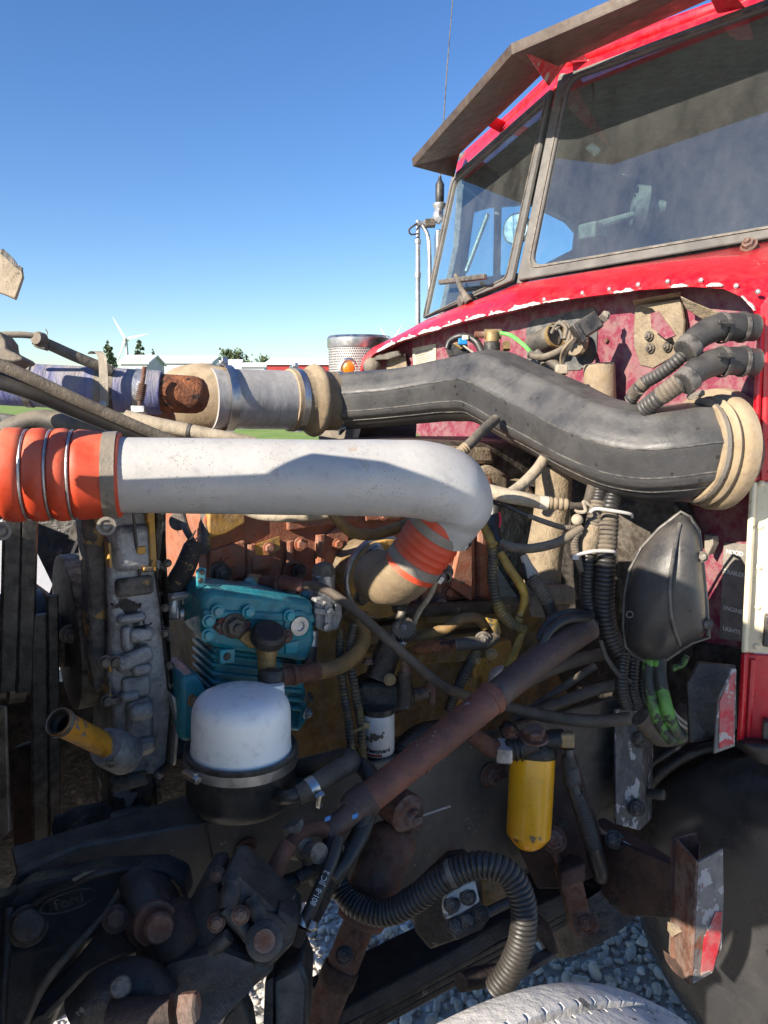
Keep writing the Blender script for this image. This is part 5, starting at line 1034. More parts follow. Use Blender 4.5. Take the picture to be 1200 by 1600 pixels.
for x, y in ((326, 970), (325, 992), (340, 955), (388, 956), (452, 962)): cbolt(x, y, .0085, b=bq - .008)
for x, y, bb in ((350, 925, .38), (402, 936, .37), (427, 932, .40), (452, 922, .42), (338, 950, .36), (478, 932, .40), (390, 912, .42)): cbolt(x, y, .0095, b=bb, ax=(Z - L * .25))
part('rusty_flange', M().prism([pb(x, y, bq - .006) for x, y in roundpoly([Vector(p).to_3d() for p in ((333, 978, 0), (352, 958, 0), (372, 962, 0), (394, 974, 0), (390, 986, 0), (366, 996, 0), (340, 990, 0))], 6, 3) and [(333, 980), (345, 964), (360, 960), (380, 963), (394, 974), (390, 985), (368, 995), (345, 992)]], L * .01), MT['flange_rust'], ak, bevel=.002)
part('plug', M().bolt(pb(366, 978, bq - .008), -L, .016), MT['bolt_dark'], ak)
for x, y in ((341, 979), (385, 973)): part('bolt_hole', M().lathe([(.005, 0), (.004, .002)], pb(x, y, bq - .0075), -L, 12), MT['black_rubber'], ak)
part('hex_plug', M().lathe([(.026, 0), (.026, .004), (.022, .006)], pb(464, 976, bq), -L, 22), MT['teal_paint'], ak); part('hex_plug', M().lathe([(.017, .004), (.017, .012), (.009, .0125), (.008, .008), (.001, .008)], pb(464, 976, bq), -L, 22), MT['zinc'], ak)
slab('tab', [(344, 1016), (368, 1014), (367, 1036), (344, 1038)], bq - .004, .02, 'teal_light', ak, .002); part('tab_hole', M().lathe([(.007, 0), (.006, .001)], pb(355, 1026, bq - .0045), -L, 14), MT['black_rubber'], ak)
slab('tab', [(446, 1006), (468, 1000), (466, 1020), (446, 1022)], bq - .004, .02, 'teal_light', ak, .002)
slab('lifting_tab', [(307, 892), (314, 887), (323, 888), (320, 918), (308, 922)], bq + .03, .006, 'teal_light', ak, .002)
for x, y in ((316, 894), (314, 907)): part('tab_hole', M().lathe([(.005, 0), (.004, .001)], pb(x, y, bq + .029), -L, 12), MT['black_rubber'], ak)
for x, y, mt_ in ((480, 1114, 'zinc'), (301, 1094, 'brass_dull'), (482, 1090, 'bolt_dark')): part('foot_bolt', M().bolt(pb(x, y, bq), -L * .8 + R * .4, .008), MT[mt_], ak)
gv = thing('governor_valve', 'bare aluminium governor valve beside the teal compressor', 'valve', pb(512, 985, .36))
gb = .36
slab('body', [(492, 935), (510, 930), (535, 940), (536, 962), (530, 984), (510, 988), (494, 982)], gb, .06, 'cast_alu', gv, .004)
for q in ([(508, 940), (520, 942), (520, 984), (508, 985)], [(492, 950), (534, 956), (534, 964), (492, 960)], [(524, 944), (534, 948), (533, 958), (524, 956)]): slab('rib', q, gb - .008, .02, 'cast_alu', gv, .002)
for x, y in ((514, 955), (510, 980)): part('screw', M().lathe([(.007, 0), (.007, .005), (.004, .0055), (.004, .003)], pb(x, y, gb - .008), -L, 14), MT['zinc'], gv)
part('cap_base', M().lathe([(.02, -.03), (.0205, 0), (.021, .012), (.018, .016)], pb(506, 908, gb + .02), Z, 22), MT['zinc'], gv)
part('rubber_cap', M().lathe([(.0215, 0), (.021, .012), (.016, .022), (.006, .026), (.001, .026)], pb(506, 900, gb + .02), Z, 8), MT['black_dusty'], gv)
part('lower_pipe', M().hose([(486, 985, 1.4, 11), (486, 1010, 1.4, 11), (484, 1040, 1.4, 10)], 14), MT['zinc'], gv); part('pipe_sleeve', M().hose([(484, 1010, 1.39, 11.5), (482, 1040, 1.39, 11.5)], 14), MT['black_rubber'], gv)
# delivery flange and elbow on the front of the compressor
dl = thing('compressor_outlet', 'black and tan stained outlet elbow on the compressor face', 'elbow', pb(420, 1050, .3))
part('flange', M().prism([pb(x, y, bq - .016) for x, y in [(374, 1000), (384, 988), (410, 982), (448, 984), (455, 992), (440, 1000), (424, 1010), (392, 1014)]], L * .014), MT['brass_dull'], dl, bevel=.003)
part('elbow', M().hose([(422, 994, 1.36, 20), (420, 1000, 1.31, 19), (418, 1012, 1.295, 18), (417, 1030, 1.29, 15), (417, 1052, 1.29, 14)], 20), MT['brass_dull'], dl); part('black_top', M().lathe([(.03, -.012), (.029, .002), (.024, .008), (.002, .01)], pb(420, 990, .3), -L * .6 + Z, 22), MT['black_grease'], dl)
part('bolt', M().bolt(pb(447, 994, bq - .016), -L, .0095), MT['rust'], dl)
part('joint', M().lathe([(.02, -.02), (.0225, -.016), (.0225, .012), (.02, .016), (.001, .017)], at(424, 1062, 1.27), UP, 24), MT['black_rubber'], dl); part('joint_screw', M().lathe([(.012, .016), (.008, .0185)], at(424, 1062, 1.27), UP, 12), MT['bolt_dark'], dl)
th_ = thing('tan_hose', 'tan stained hose with brown collar looping right from the compressor outlet', 'hose', at(520, 1050, 1.35))
part('hose', M().hose([(495, 1050, 1.31, 12.5), (520, 1045, 1.33, 12.5), (548, 1030, 1.36, 12.5), (565, 1008, 1.39, 12), (568, 988, 1.41, 11.5), (558, 970, 1.43, 10.5), (542, 962, 1.45, 9.5)], 18), MT['hose_yellowed'], th_)
part('collar', M().hose([(440, 1057, 1.28, 14), (458, 1055, 1.29, 14.5), (494, 1049, 1.31, 14.5), (497, 1048.5, 1.312, 12)], 20, 4), MT['rust'], th_); part('collar_ring', M().hose([(458, 1055, 1.288, 16), (463, 1054.5, 1.29, 16)], 20), MT['rust'], th_)
# long brown braided hose
lh = thing('braided_hose', 'long brown braided hose from the compressor across to the firewall side', 'hose', at(640, 1030, 1.35))
part('hose', M().hose([(468, 914, 1.37, 7), (500, 917, 1.36, 7.2), (540, 942, 1.34, 7.5), (590, 985, 1.32, 7.8), (640, 1030, 1.32, 8), (690, 1070, 1.36, 8), (735, 1090, 1.42, 8), (790, 1104, 1.46, 9.5), (860, 1120, 1.48, 10), (930, 1127, 1.47, 10), (985, 1122, 1.46, 10)], 16), MT['hose_brown'], lh)
part('crimp_fitting', M().hose([(408, 910, 1.40, 9), (415, 910, 1.397, 11), (440, 911, 1.385, 11.5), (468, 914, 1.37, 11), (474, 914.5, 1.368, 9)], 16, 4), MT['flange_rust'], lh)
for x in (434, 442): part('crimp_ring', M().hose([(x, 911, 1.386, 13), (x + 3.5, 911.3, 1.384, 13)], 16), MT['flange_rust'], lh)
part('elbow_nut', M().lathe([(.013, -.018), (.0145, -.012), (.0145, .014), (.012, .018)], at(397, 913, 1.40), UP + RT * .1, 6), MT['brass_dull'], lh)
# white reservoir
rv = thing('reservoir', 'milky white domed plastic reservoir on a black canister base', 'reservoir', at(378, 1275, 1.2))
rc0 = at(377, 1172, 1.21); kv = 1.21 / F; rax = (Z + RT * .035).normalized()
part('dome', M().lathe([(80 * kv, -.012), (79 * kv, .0), (77.5 * kv, .01), (76.5 * kv, .025), (76 * kv, .06), (75 * kv, .07), (72 * kv, .079), (66 * kv, .087), (56 * kv, .0925), (42 * kv, .0955), (24 * kv, .097), (.5 * kv, .0975)], rc0, rax, 56), MT['milky_plastic'], rv, smooth=70)
part('neck', M().lathe([(22 * kv, 0), (21 * kv, .02), (20.5 * kv, .03)], at(424, 1098, 1.245), UP, 24), MT['milky_plastic'], rv)
part('rim', M().lathe([(80 * kv, -.012), (87 * kv, -.01), (88 * kv, -.004), (88 * kv, .006), (86 * kv, .008), (80 * kv, .006)], rc0, rax, 56, caps=False), MT['black_paint'], rv)
part('canister', M().lathe([(68 * kv, -.085), (77 * kv, -.082), (83 * kv, -.073), (84 * kv, -.064), (84.5 * kv, -.008), (80 * kv, -.002)], rc0, rax, 56), MT['black_paint'], rv)
clamp(rv, rc0 - rax * .008, rax, 88.5 * kv, .0155, -FWD * .75 - RT * .62, MT['stainless'], size=.0085)
part('base_foot', M().lathe([(.03, -.1), (.034, -.085)], rc0, rax, 24), MT['black_paint'], rv)
rh = thing('reservoir_outlet_hose', 'dark grey hose clamped to the spout of the black canister', 'hose', at(500, 1225, 1.2))
part('spout', M().hose([(428, 1238, 1.19, 10), (440, 1246, 1.15, 11), (455, 1244, 1.14, 11), (475, 1238, 1.15, 11)], 18), MT['black_rubber'], rh)
part('hose', M().hose([(466, 1242, 1.145, 15), (480, 1235, 1.15, 16), (505, 1218, 1.17, 16), (530, 1202, 1.2, 16), (548, 1192, 1.22, 15.5), (540, 1184, 1.26, 15), (500, 1192, 1.3, 14), (462, 1202, 1.33, 14)], 22), MT['hose_brown'], rh)
clamp(rh, at(486, 1231, 1.155), (at(500, 1222, 1.165) - at(475, 1238, 1.148)).normalized(), .0168, .014, -FWD * .6 + RT * .6 - UP * .6, MT['bright_metal'], size=.008)
m = M().hose([(548, 1196, 1.25, 13), (566, 1198, 1.24, 13.5), (578, 1212, 1.22, 14), (582, 1240, 1.2, 14), (570, 1290, 1.15, 13), (545, 1340, 1.1, 12.5), (520, 1372, 1.08, 12.5)], 20); m.hose([(462, 1206, 1.36, 13), (510, 1192, 1.32, 13), (548, 1194, 1.26, 13)], 16); solo('steering_hose', m, MT['black_rubber'], 'plain black hose curling down behind the steering shaft yoke', 'hose')
# primer pump, filter head, white filter
pp = thing('primer_pump', 'grey hand primer pump with a ribbed knob and slanted barrel', 'pump', at(595, 1075, 1.4))
pu_ = (at(610, 1010, 1.41) - at(592, 1060, 1.4)).normalized()
part('barrel', M().lathe([(.026, -.005), (.0245, .0), (.0235, .062), (.0245, .066), (.0245, .07), (.019, .07), (.018, .05), (.001, .05)], at(592, 1058, 1.4), pu_, 26), MT['bolt_dark'], pp)
part('rod', M().lathe([(.008, 0), (.008, .08)], at(606, 1018, 1.41), pu_, 12), MT['bolt_dark'], pp)
part('rod_tip', M().hose([(632, 1000, 1.42, 7), (620, 1013, 1.42, 8), (612, 1022, 1.42, 9)], 12), MT['zinc'], pp)
kn = at(631, 984, 1.42); kxn = (CAM - kn).normalized() + UP * .5; kxn.normalize(); u, w = perp(kxn)
ring_ = [[kn + kxn * h + (u * math.cos(2 * PI * j / 44) + w * math.sin(2 * PI * j / 44)) * (.0215 + (.0022 if j % 2 else 0)) * s for j in range(44)] for h, s in ((-.012, .94), (-.009, 1), (.007, 1), (.01, .92), (.011, .4))]
part('knob', M().loft(ring_), MT['black_dusty'], pp, smooth=20); part('knob_screw', M().lathe([(.006, .011), (.005, .013)], kn, kxn, 12), MT['zinc'], pp)
part('head', M().prism([at(548, 1078, 1.38), at(566, 1064, 1.38), at(636, 1072, 1.38), at(650, 1085, 1.38), at(648, 1105, 1.38), at(612, 1122, 1.38), at(566, 1122, 1.38), at(552, 1108, 1.38)], FWD * .09), MT['black_grease'], pp, bevel=.01)
part('side_port', M().hose([(632, 1050, 1.38, 11), (632, 1075, 1.38, 11.5), (632, 1105, 1.38, 11.5)], 16), MT['bolt_dark'], pp); part('port', M().hose([(640, 1088, 1.4, 11), (672, 1080, 1.42, 10)], 14), MT['bolt_dark'], pp)
part('nut', M().bolt(at(575, 1036, 1.39), UP, .008), MT['rust'], pp); part('brass_bolt', M().bolt(at(609, 1062, 1.365), CAM - at(609, 1062, 1.365), .008, stud=False), MT['brass_dull'], pp); part('fitting', M().hose([(634, 1030, 1.38, 7), (634, 1052, 1.38, 8.5)], 12), MT['rust'], pp); part('fitting', M().hose([(668, 1078, 1.41, 8), (676, 1066, 1.41, 7), (674, 1100, 1.41, 6)], 10), MT['rust'], pp)
wf = thing('spin_on_filter', 'stained white spin-on filter with black lettering under the primer pump', 'filter', at(591, 1175, 1.4))
fo = at(591, 1176, 1.39); kf = 1.405 / F; fr_ = 25 * kf
part('can', M().lathe([(fr_ * .8, 0), (fr_ * .95, .003), (fr_, .008), (fr_, .078), (fr_ * .97, .08)], fo, Z, 36), MT['white_can'], wf); part('gasket', M().lathe([(fr_ * 1.02, .079), (fr_ * 1.04, .083), (fr_ * 1.04, .09)], fo, Z, 36), MT['black_rubber'], wf)
vs, fs_ = text_verts('Fleetguard', .0105, .0004, .0002)
phi0 = math.atan2((CAM - fo).y, (CAM - fo).x)
def wrap(vs, zoff): return [fo + Vector((math.cos(phi0 + v.x / fr_), math.sin(phi0 + v.x / fr_), 0)) * (fr_ + .0004 + v.z) + Z * (zoff + v.y) for v in vs]
part('lettering', M().add(wrap(vs, .0165), fs_), MT['ink'], wf, smooth=0)
m = M().loft([wrap([Vector((x * .001, y, 0)) for x in range(-22, 8)], .006) for y in (0, .004)], False, False); part('red_stripe', m, MT['ink_red'], wf, smooth=0)
# corrugated looms beside the filter
l1 = thing('wire_loom', 'pair of stained corrugated looms tied together left of the white filter', 'wire loom', at(548, 1170, 1.36))
part('loom', M().corr([(533, 985, 1.4, 6.5), (531, 1020, 1.38, 7), (537, 1080, 1.36, 7.5), (545, 1130, 1.35, 7.5), (551, 1185, 1.35, 7)], .0062, 12, .14), MT['loom_yellowed'], l1); part('loom', M().corr([(553, 975, 1.4, 6.5), (546, 1020, 1.38, 7), (554, 1075, 1.36, 7.5), (563, 1125, 1.355, 7.5), (567, 1185, 1.35, 7)], .0062, 12, .14), MT['loom_yellowed'], l1)
part('cable_tie', M().hose([(548, 1144, 1.335, 2.2), (560, 1140, 1.33, 2.4), (572, 1133, 1.33, 2.4)], 8).box(at(573, 1133, 1.33), RT * .005, UP * .005, FWD * .004), MT['brass_dull'], l1)
m = M().corr([(622, 1196, 1.40, 15), (632, 1168, 1.42, 16), (658, 1146, 1.46, 16), (694, 1138, 1.5, 15)], .007, 18, .12); solo('corrugated_hose', m, MT['black_rubber'], 'black corrugated hose arching behind the rusty shaft, right of the white filter', 'hose')
# ================================================================ chassis and right hand side
fr = thing('frame_rail', 'dark grey steel frame rail along the side of the engine', 'frame rail', pb(600, 1420, .235))
rail = [(-70, 1440), (14, 1395), (28, 1366), (120, 1322), (330, 1284), (560, 1200), (760, 1145), (960, 1090), (975, 1098), (962, 1290), (900, 1370), (820, 1360), (700, 1455), (668, 1452), (560, 1395), (330, 1440), (20, 1640), (-70, 1640)]
part('web', M().slabb(rail, .235, .012), MT['frame_grey'], fr, bevel=.003)
part('top_flange', M().prism([pb(28, 1368, .238), pb(330, 1286, .238), pb(560, 1202, .238), pb(760, 1147, .238), pb(760, 1147, .238) + L * .08, pb(560, 1202, .238) + L * .08, pb(330, 1286, .238) + L * .08, pb(28, 1368, .238) + L * .08], -Z * .01), MT['frame_grey'], fr, bevel=.003)
part('weld_line', M().hose([(322, 1290, 1.18, 1.6), (330, 1330, 1.18, 1.8), (340, 1372, 1.17, 1.6)], 8), MT['black_grease'], fr)
part('scratch', M().slabb([(660, 1273), (704, 1258), (705, 1261), (661, 1276)], .2345, .0008), MT['white_scrape'], fr, label='bright scratch on the frame rail')
for x, y, r in ((384, 1330, .0155), (765, 1210, .017), (640, 1280, .02), (765, 1420, .01)): part('frame_bolt', M().bolt(pb(x, y, .232), -L, r), MT['rust'], fr)
# steering shaft
ss = thing('steering_shaft', 'long rusty steering shaft running diagonally up to the firewall', 'shaft', at(740, 1130, 1.28))
a_, b_, c_ = (560, 1258, 1.16), (770, 1090, 1.3), (905, 985, 1.41)
part('tube', M().hose([(566, 1254, 1.163, 24.5), (610, 1220, 1.19, 24), (770, 1090, 1.3, 24.5)], 32, 6), MT['shaft_rust'], ss)
part('upper_tube', M().hose([(770, 1090, 1.3, 22.5), (860, 1018, 1.37, 23), (918, 978, 1.42, 23)], 32, 4), MT['shaft_dark'], ss)
part('raised_ring', M().hose([(764, 1094.6, 1.296, 26.4), (771, 1089, 1.3, 26.8), (774, 1087, 1.302, 24)], 32, 3), MT['shaft_rust'], ss, label='slightly wider rusty ring where the shaft tubes telescope')  # same rust colour as the lower tube, only wider
part('seam', M().hose([(652, 1186, 1.22, 26.3), (656, 1183, 1.222, 26.3)], 30), MT['shaft_rust'], ss)
part('collar', M().hose([(545, 1273, 1.15, 23), (556, 1262, 1.16, 28), (572, 1249, 1.17, 28), (579, 1243, 1.175, 25)], 28, 4), MT['shaft_dark'], ss)
part('spline', M().hose([(508, 1303, 1.12, 16), (530, 1286, 1.135, 18), (552, 1268, 1.15, 19)], 22), MT['shaft_dark'], ss)
yk = thing('universal_joint', 'greasy rusty universal joint yoke at the lower end of the steering shaft', 'joint', at(470, 1350, 1.09))
yd = (at(430, 1375, 1.06) - at(510, 1303, 1.12)).normalized(); yu = (at(470, 1310, 1.09) - at(495, 1360, 1.09)).normalized(); yn = yd.cross(yu)
cpt = at(478, 1330, 1.1)
part('yoke_ear', M().hose([(512, 1302, 1.12, 11), (498, 1294, 1.11, 12), (480, 1297, 1.1, 12), (462, 1309, 1.09, 11), (450, 1322, 1.08, 10)], 16), MT['rust'], yk)
part('yoke_ear', M().hose([(514, 1308, 1.12, 11), (515, 1326, 1.11, 12), (507, 1343, 1.1, 12.5), (490, 1358, 1.09, 12), (465, 1372, 1.08, 11)], 16), MT['black_grease'], yk)
part('yoke_ear', M().hose([(452, 1318, 1.07, 13), (440, 1338, 1.06, 14), (428, 1365, 1.055, 15), (420, 1388, 1.05, 16)], 16), MT['rust'], yk)
part('yoke_ear', M().hose([(466, 1372, 1.09, 12), (448, 1382, 1.08, 15), (430, 1392, 1.07, 17)], 14), MT['black_grease'], yk)
part('cross', M().lathe([(.016, -.045), (.016, .045)], cpt, yu, 16).lathe([(.014, -.04), (.014, .04)], cpt, yn, 16), MT['bolt_dark'], yk)
part('pinch_bolt', M().bolt(at(446, 1404, 1.04), -UP + RT * .4, .011), MT['rust'], yk)
part('base_clamp', M().hose([(432, 1370, 1.06, 22), (420, 1392, 1.05, 23)], 18), MT['rust_dark'], yk)
for x, y, d in ((512, 1279, 1.1), (555, 1275, 1.1)): part('blue_tag', M().box(at(x, y, d), (RT + UP * .4) * .004, UP * .003, FWD * .001), MT['blue_plastic'], yk)
# hoses with print and clamp near the gear
gh = thing('return_hose', 'black hose with white printed numbers and a bright clamp above the steering gear', 'hose', at(475, 1450, 1.05))
Pq = [(528, 1310, 1.1, 9), (522, 1335, 1.08, 10), (508, 1370, 1.06, 10.5), (490, 1410, 1.04, 10.5), (474, 1446, 1.03, 10.5)]
part('hose', M().hose(Pq, 20), MT['black_rubber'], gh)
gdir = (at(474, 1446, 1.03) - at(508, 1370, 1.06)).normalized()
clamp(gh, at(475, 1440, 1.032), gdir, .0096, .012, RT * .9 - UP * .2 - FWD * .2, MT['bright_metal'], size=.007)
part('nipple', M().hose([(473, 1448, 1.03, 8), (468, 1462, 1.03, 10), (462, 1474, 1.03, 10)], 16), MT['rust_dark'], gh)
vs, fs_ = text_verts('801-8  JIC 2', .0095, .0003); hr = 10.6 * 1.04 / F
hc_ = at(500, 1388, 1.05); hd_ = (at(522, 1332, 1.075) - at(480, 1430, 1.035)).normalized(); hn_ = (CAM - hc_); hn_ = (hn_ - hd_ * hn_.dot(hd_)).normalized(); hs_ = hn_.cross(hd_)
part('lettering', M().add([hc_ + hd_ * v.x + (hn_ * math.cos(v.y / hr) + hs_ * -math.sin(v.y / hr) * -1) * (hr + .0016 + v.z) for v in vs], fs_), MT['ink_white'], gh, smooth=0)
m = M().hose([(582, 1250, 1.16, 10), (560, 1300, 1.14, 11.5), (535, 1345, 1.13, 11.5), (508, 1395, 1.12, 11.5), (486, 1440, 1.11, 10)], 20)
h2 = solo('pressure_hose', m, MT['black_grease'], 'thick black hose with rusty end sleeve beside the printed hose', 'hose'); part('sleeve', M().hose([(506, 1400, 1.118, 12.5), (490, 1432, 1.11, 12), (478, 1452, 1.105, 9)], 16), MT['rust_dark'], h2)
m = M().hose([(536, 1320, 1.1, 1.6), (537, 1360, 1.1, 1.6), (530, 1385, 1.1, 1.6)], 6); solo('thin_rod', m, MT['bolt_dark'], 'thin wire rod hanging by the yoke', 'rod')
# shock absorber
sk = thing('shock_absorber', 'rusty brown shock absorber leaning under the steering shaft', 'shock absorber', at(500, 1600, 1.2))
k0, ka_, kl = ax2((622, 1292, 1.25), (490, 1620, 1.19)); kk_ = 1.23 / F
part('dust_tube', M().lathe([(24 * kk_, 0), (34 * kk_, .008), (38.5 * kk_, .018), (39 * kk_, .145), (37 * kk_, .155), (26 * kk_, .157)], k0, ka_, 32), MT['rust'], sk)
part('body', M().lathe([(25 * kk_, .13), (26 * kk_, .4), (26 * kk_, kl + .3)], k0, ka_, 30), MT['rust'], sk)
part('collar', M().lathe([(27 * kk_, .225), (28.5 * kk_, .228), (28.5 * kk_, .25), (26 * kk_, .255)], k0, ka_, 30), MT['rust_dark'], sk)
part('top_eye', M().lathe([(27 * kk_, -.03), (30 * kk_, -.025), (30 * kk_, .02), (24 * kk_, .03)], at(626, 1262, 1.25), (-L + Z * .1), 24), MT['rust'], sk)
part('eye_bolt', M().bolt(at(641, 1275, 1.215), (-L + RT * .2), .015), MT['rust'], sk); part('eye_washer', M().lathe([(.028, 0), (.03, .003), (.022, .012)], at(634, 1270, 1.22), (-L + RT * .2), 22), MT['rust'], sk)
part('side_pin', M().bolt(at(538, 1492, 1.15), CAM - at(538, 1492, 1.15), .01), MT['bolt_dark'], sk)
# big corrugated hose
m = M().corr([(527, 1370, 1.2, 14), (540, 1400, 1.19, 18), (570, 1422, 1.17, 20), (610, 1425, 1.155, 21), (655, 1400, 1.14, 21.5), (700, 1368, 1.13, 21.5), (752, 1351, 1.12, 21.5), (795, 1366, 1.115, 21.5), (817, 1410, 1.115, 21.5), (816, 1465, 1.12, 21.5), (800, 1510, 1.13, 21.5), (778, 1545, 1.14, 21.5)], .0075, 26, .13, skip=[(.425, .44)])
bh = solo('conduit_hose', m, MT['black_rubber'], 'thick black corrugated hose arching over the valve block at the bottom', 'hose'); part('joint_band', M().hose([(703, 1366.5, 1.129, 22.6), (710, 1363.5, 1.128, 22.6)], 26), MT['black_dusty'], bh)
# valve block
vb = thing('valve_block', 'valve block with a white plate and five dark studs under the hose loop', 'valve block', at(725, 1460, 1.22))
part('white_plate', M().prism([at(692, 1434, 1.14), at(696, 1402, 1.14), at(712, 1390, 1.14), at(742, 1376, 1.14), at(750, 1410, 1.14), at(722, 1428, 1.14), at(698, 1438, 1.14)], FWD * .03), MT['white_can'], vb, bevel=.003)
part('body', M().prism([at(694, 1436, 1.142), at(748, 1411, 1.142), at(762, 1440, 1.142), at(754, 1454, 1.142), at(712, 1472, 1.142)], FWD * .05), MT['cast_black'], vb, bevel=.004)
for x, y in ((706, 1413), (731, 1401), (711, 1446), (731, 1438), (752, 1428)): part('stud', M().bolt(at(x, y, 1.138), CAM - at(x, y, 1.138), .0095), MT['bolt_dark'], vb)
part('bracket', M().prism([at(636, 1400, 1.26), at(700, 1340, 1.26), at(730, 1335, 1.26), at(735, 1352, 1.26), at(700, 1420, 1.26), at(716, 1470, 1.26), at(672, 1486, 1.26), at(650, 1460, 1.26)], FWD * .03), MT['black_grease'], vb, bevel=.006)
m = M().prism([at(752, 1372, 1.36), at(800, 1360, 1.36), at(812, 1400, 1.36), at(790, 1415, 1.36), at(756, 1426, 1.36)], FWD * .02); solo('stained_plate', m, MT['ochre_dark'], 'yellow brown stained plate inside the hose loop', 'plate', bevel=.003)
m = M().hose([(748, 1432, 1.3, 8), (790, 1412, 1.32, 8), (830, 1395, 1.34, 8)], 14); solo('dark_tube', m, MT['black_paint'], 'glossy dark tube behind the hose loop', 'tube')
# leaf spring pack and clamp
ls = thing('leaf_spring', 'black leaf spring pack slanting across the bottom towards the axle', 'leaf spring', at(700, 1560, 1.35))
for k in range(3): part('leaf', M().prism([at(520, 1612 + k * 12, 1.2), at(700, 1516 + k * 11, 1.36), at(880, 1420 + k * 10, 1.56), at(1000, 1352 + k * 9, 1.72), at(1000, 1361 + k * 9, 1.72), at(880, 1430 + k * 10, 1.56), at(700, 1527 + k * 11, 1.36), at(520, 1624 + k * 12, 1.2)], L * .08), MT['black_grease'], ls, bevel=.002)
part('main_leaf', M().prism([at(520, 1585, 1.215), at(700, 1490, 1.37), at(780, 1440, 1.46), at(905, 1385, 1.6), at(905, 1410, 1.58), at(780, 1472, 1.44), at(700, 1520, 1.36), at(520, 1620, 1.2)], L * .09), MT['cast_black'], ls, bevel=.003)
part('clip', M().prism([at(826, 1448, 1.4), at(842, 1442, 1.4), at(868, 1470, 1.4), at(874, 1490, 1.4), at(860, 1498, 1.4), at(850, 1478, 1.4)], FWD * .06), MT['rust_dark'], ls, bevel=.004)
part('edge_bar', M().prism([at(790, 1536, 1.3), at(866, 1490, 1.4), at(870, 1497, 1.4), at(795, 1545, 1.3)], FWD * .03), MT['hose_brown'], ls, bevel=.002)
part('u_bolt_end', M().hose([(720, 1535, 1.16, 14), (745, 1528, 1.18, 16), (775, 1522, 1.2, 15)], 16), MT['rust_dark'], ls)
# shackle bracket (rusty, right)
sb = thing('spring_shackle', 'rusty spring hanger and shackle under the yellow filter', 'spring hanger', at(895, 1460, 1.45))
part('hanger_plate', M().prism([at(812, 1330, 1.5), at(860, 1160, 1.5), at(900, 1180, 1.5), at(950, 1330, 1.5), at(930, 1370, 1.5), at(890, 1390, 1.5), at(840, 1390, 1.5)], FWD * .02), MT['rust_dark'], sb, bevel=.004)
part('shackle', M().prism([at(872, 1368, 1.43), at(905, 1348, 1.43), at(928, 1452, 1.43), at(905, 1468, 1.43), at(896, 1460, 1.43)], FWD * .05), MT['rust'], sb, bevel=.004)
part('shackle_cap', M().box(at(892, 1362, 1.42), (RT - UP * -.4) * .022, UP * .016, FWD * .02), MT['rust_dark'], sb, bevel=.004)
part('pin', M().bolt(at(916, 1442, 1.425), CAM - at(916, 1442, 1.425), .013), MT['rust'], sb); part('pin_washer', M().lathe([(.024, 0), (.024, .003)], at(916, 1442, 1.428), CAM - at(916, 1442, 1.428), 20), MT['rust'], sb)
part('bolt', M().bolt(at(865, 1312, 1.43), CAM - at(865, 1312, 1.43), .018), MT['rust'], sb); part('rod', M().hose([(862, 1322, 1.45, 6), (872, 1345, 1.45, 6), (878, 1362, 1.45, 6)], 10), MT['rust'], sb)
part('slot', M().prism([at(872, 1284, 1.499), at(884, 1278, 1.499), at(886, 1292, 1.499), at(873, 1300, 1.499)], FWD * .002), MT['black_rubber'], sb)
# lower ring under the hanger
dr_ = thing('brake_drum', 'black drum-like ring hanging under the rusty hanger', 'drum', at(925, 1510, 1.62))
part('ring', M().lathe([(.112, -.06), (.12, -.06), (.122, .02), (.112, .02)], at(920, 1430, 1.66), (-L * .55 - Z * .75 + R * .2).normalized(), 40, caps=False), MT['black_grease'], dr_, smooth=50)
part('inner_plate', M().lathe([(.112, -.0), (.1, .004)], at(920, 1430, 1.66), (-L * .55 - Z * .75 + R * .2).normalized(), 36), MT['black_grease'], dr_)
# yellow filter and head
yf = thing('fuel_filter', 'yellow canister fuel filter with a black cast head', 'filter', at(830, 1330, 1.42))
yo2 = at(825, 1318, 1.415); ky2 = 1.415 / F; yax = (at(832, 1185, 1.43) - yo2).normalized()
part('canister', M().lathe([(1 * ky2, -.012), (14 * ky2, -.009), (22 * ky2, -.002), (33.5 * ky2, .014), (34.5 * ky2, .02), (35.5 * ky2, .15), (35.5 * ky2, .158), (33 * ky2, .16)], yo2, yax, 40), MT['filter_yellow'], yf, smooth=50)
part('head', M().lathe([(36 * ky2, .157), (37.5 * ky2, .16), (37.5 * ky2, .166), (34 * ky2, .178), (26 * ky2, .19), (18 * ky2, .196), (2 * ky2, .198)], yo2, yax, 36), MT['black_grease'], yf)
ht = yo2 + yax * .186
part('port', M().hose([(838, 1160, 1.40, 15), (810, 1168, 1.4, 17), (796, 1170, 1.4, 19), (790, 1171, 1.4, 17)], 20), MT['black_grease'], yf); part('port', M().hose([(838, 1160, 1.42, 14), (862, 1155, 1.42, 15), (880, 1154, 1.42, 15)], 18), MT['black_grease'], yf)
for x in (803, 811): part('port_thread', M().hose([(x, 1170, 1.4, 20), (x + 3, 1169.5, 1.4, 20)], 20), MT['black_grease'], yf)
part('mount_ear', M().prism([at(782, 1142, 1.42), at(792, 1130, 1.42), at(808, 1136, 1.42), at(818, 1155, 1.42), at(790, 1165, 1.42)], FWD * .03), MT['black_grease'], yf, bevel=.004); part('ear_bolt', M().bolt(at(798, 1146, 1.405), UP - FWD * .6, .011), MT['rust'], yf)
part('plug', M().bolt(at(834, 1152, 1.4), UP - FWD * .35, .02, stud=False), MT['rust'], yf)
fl = thing('filter_supply_fitting', 'rusty pipe and grey nut feeding the yellow filter from the left', 'fitting', at(770, 1170, 1.4))
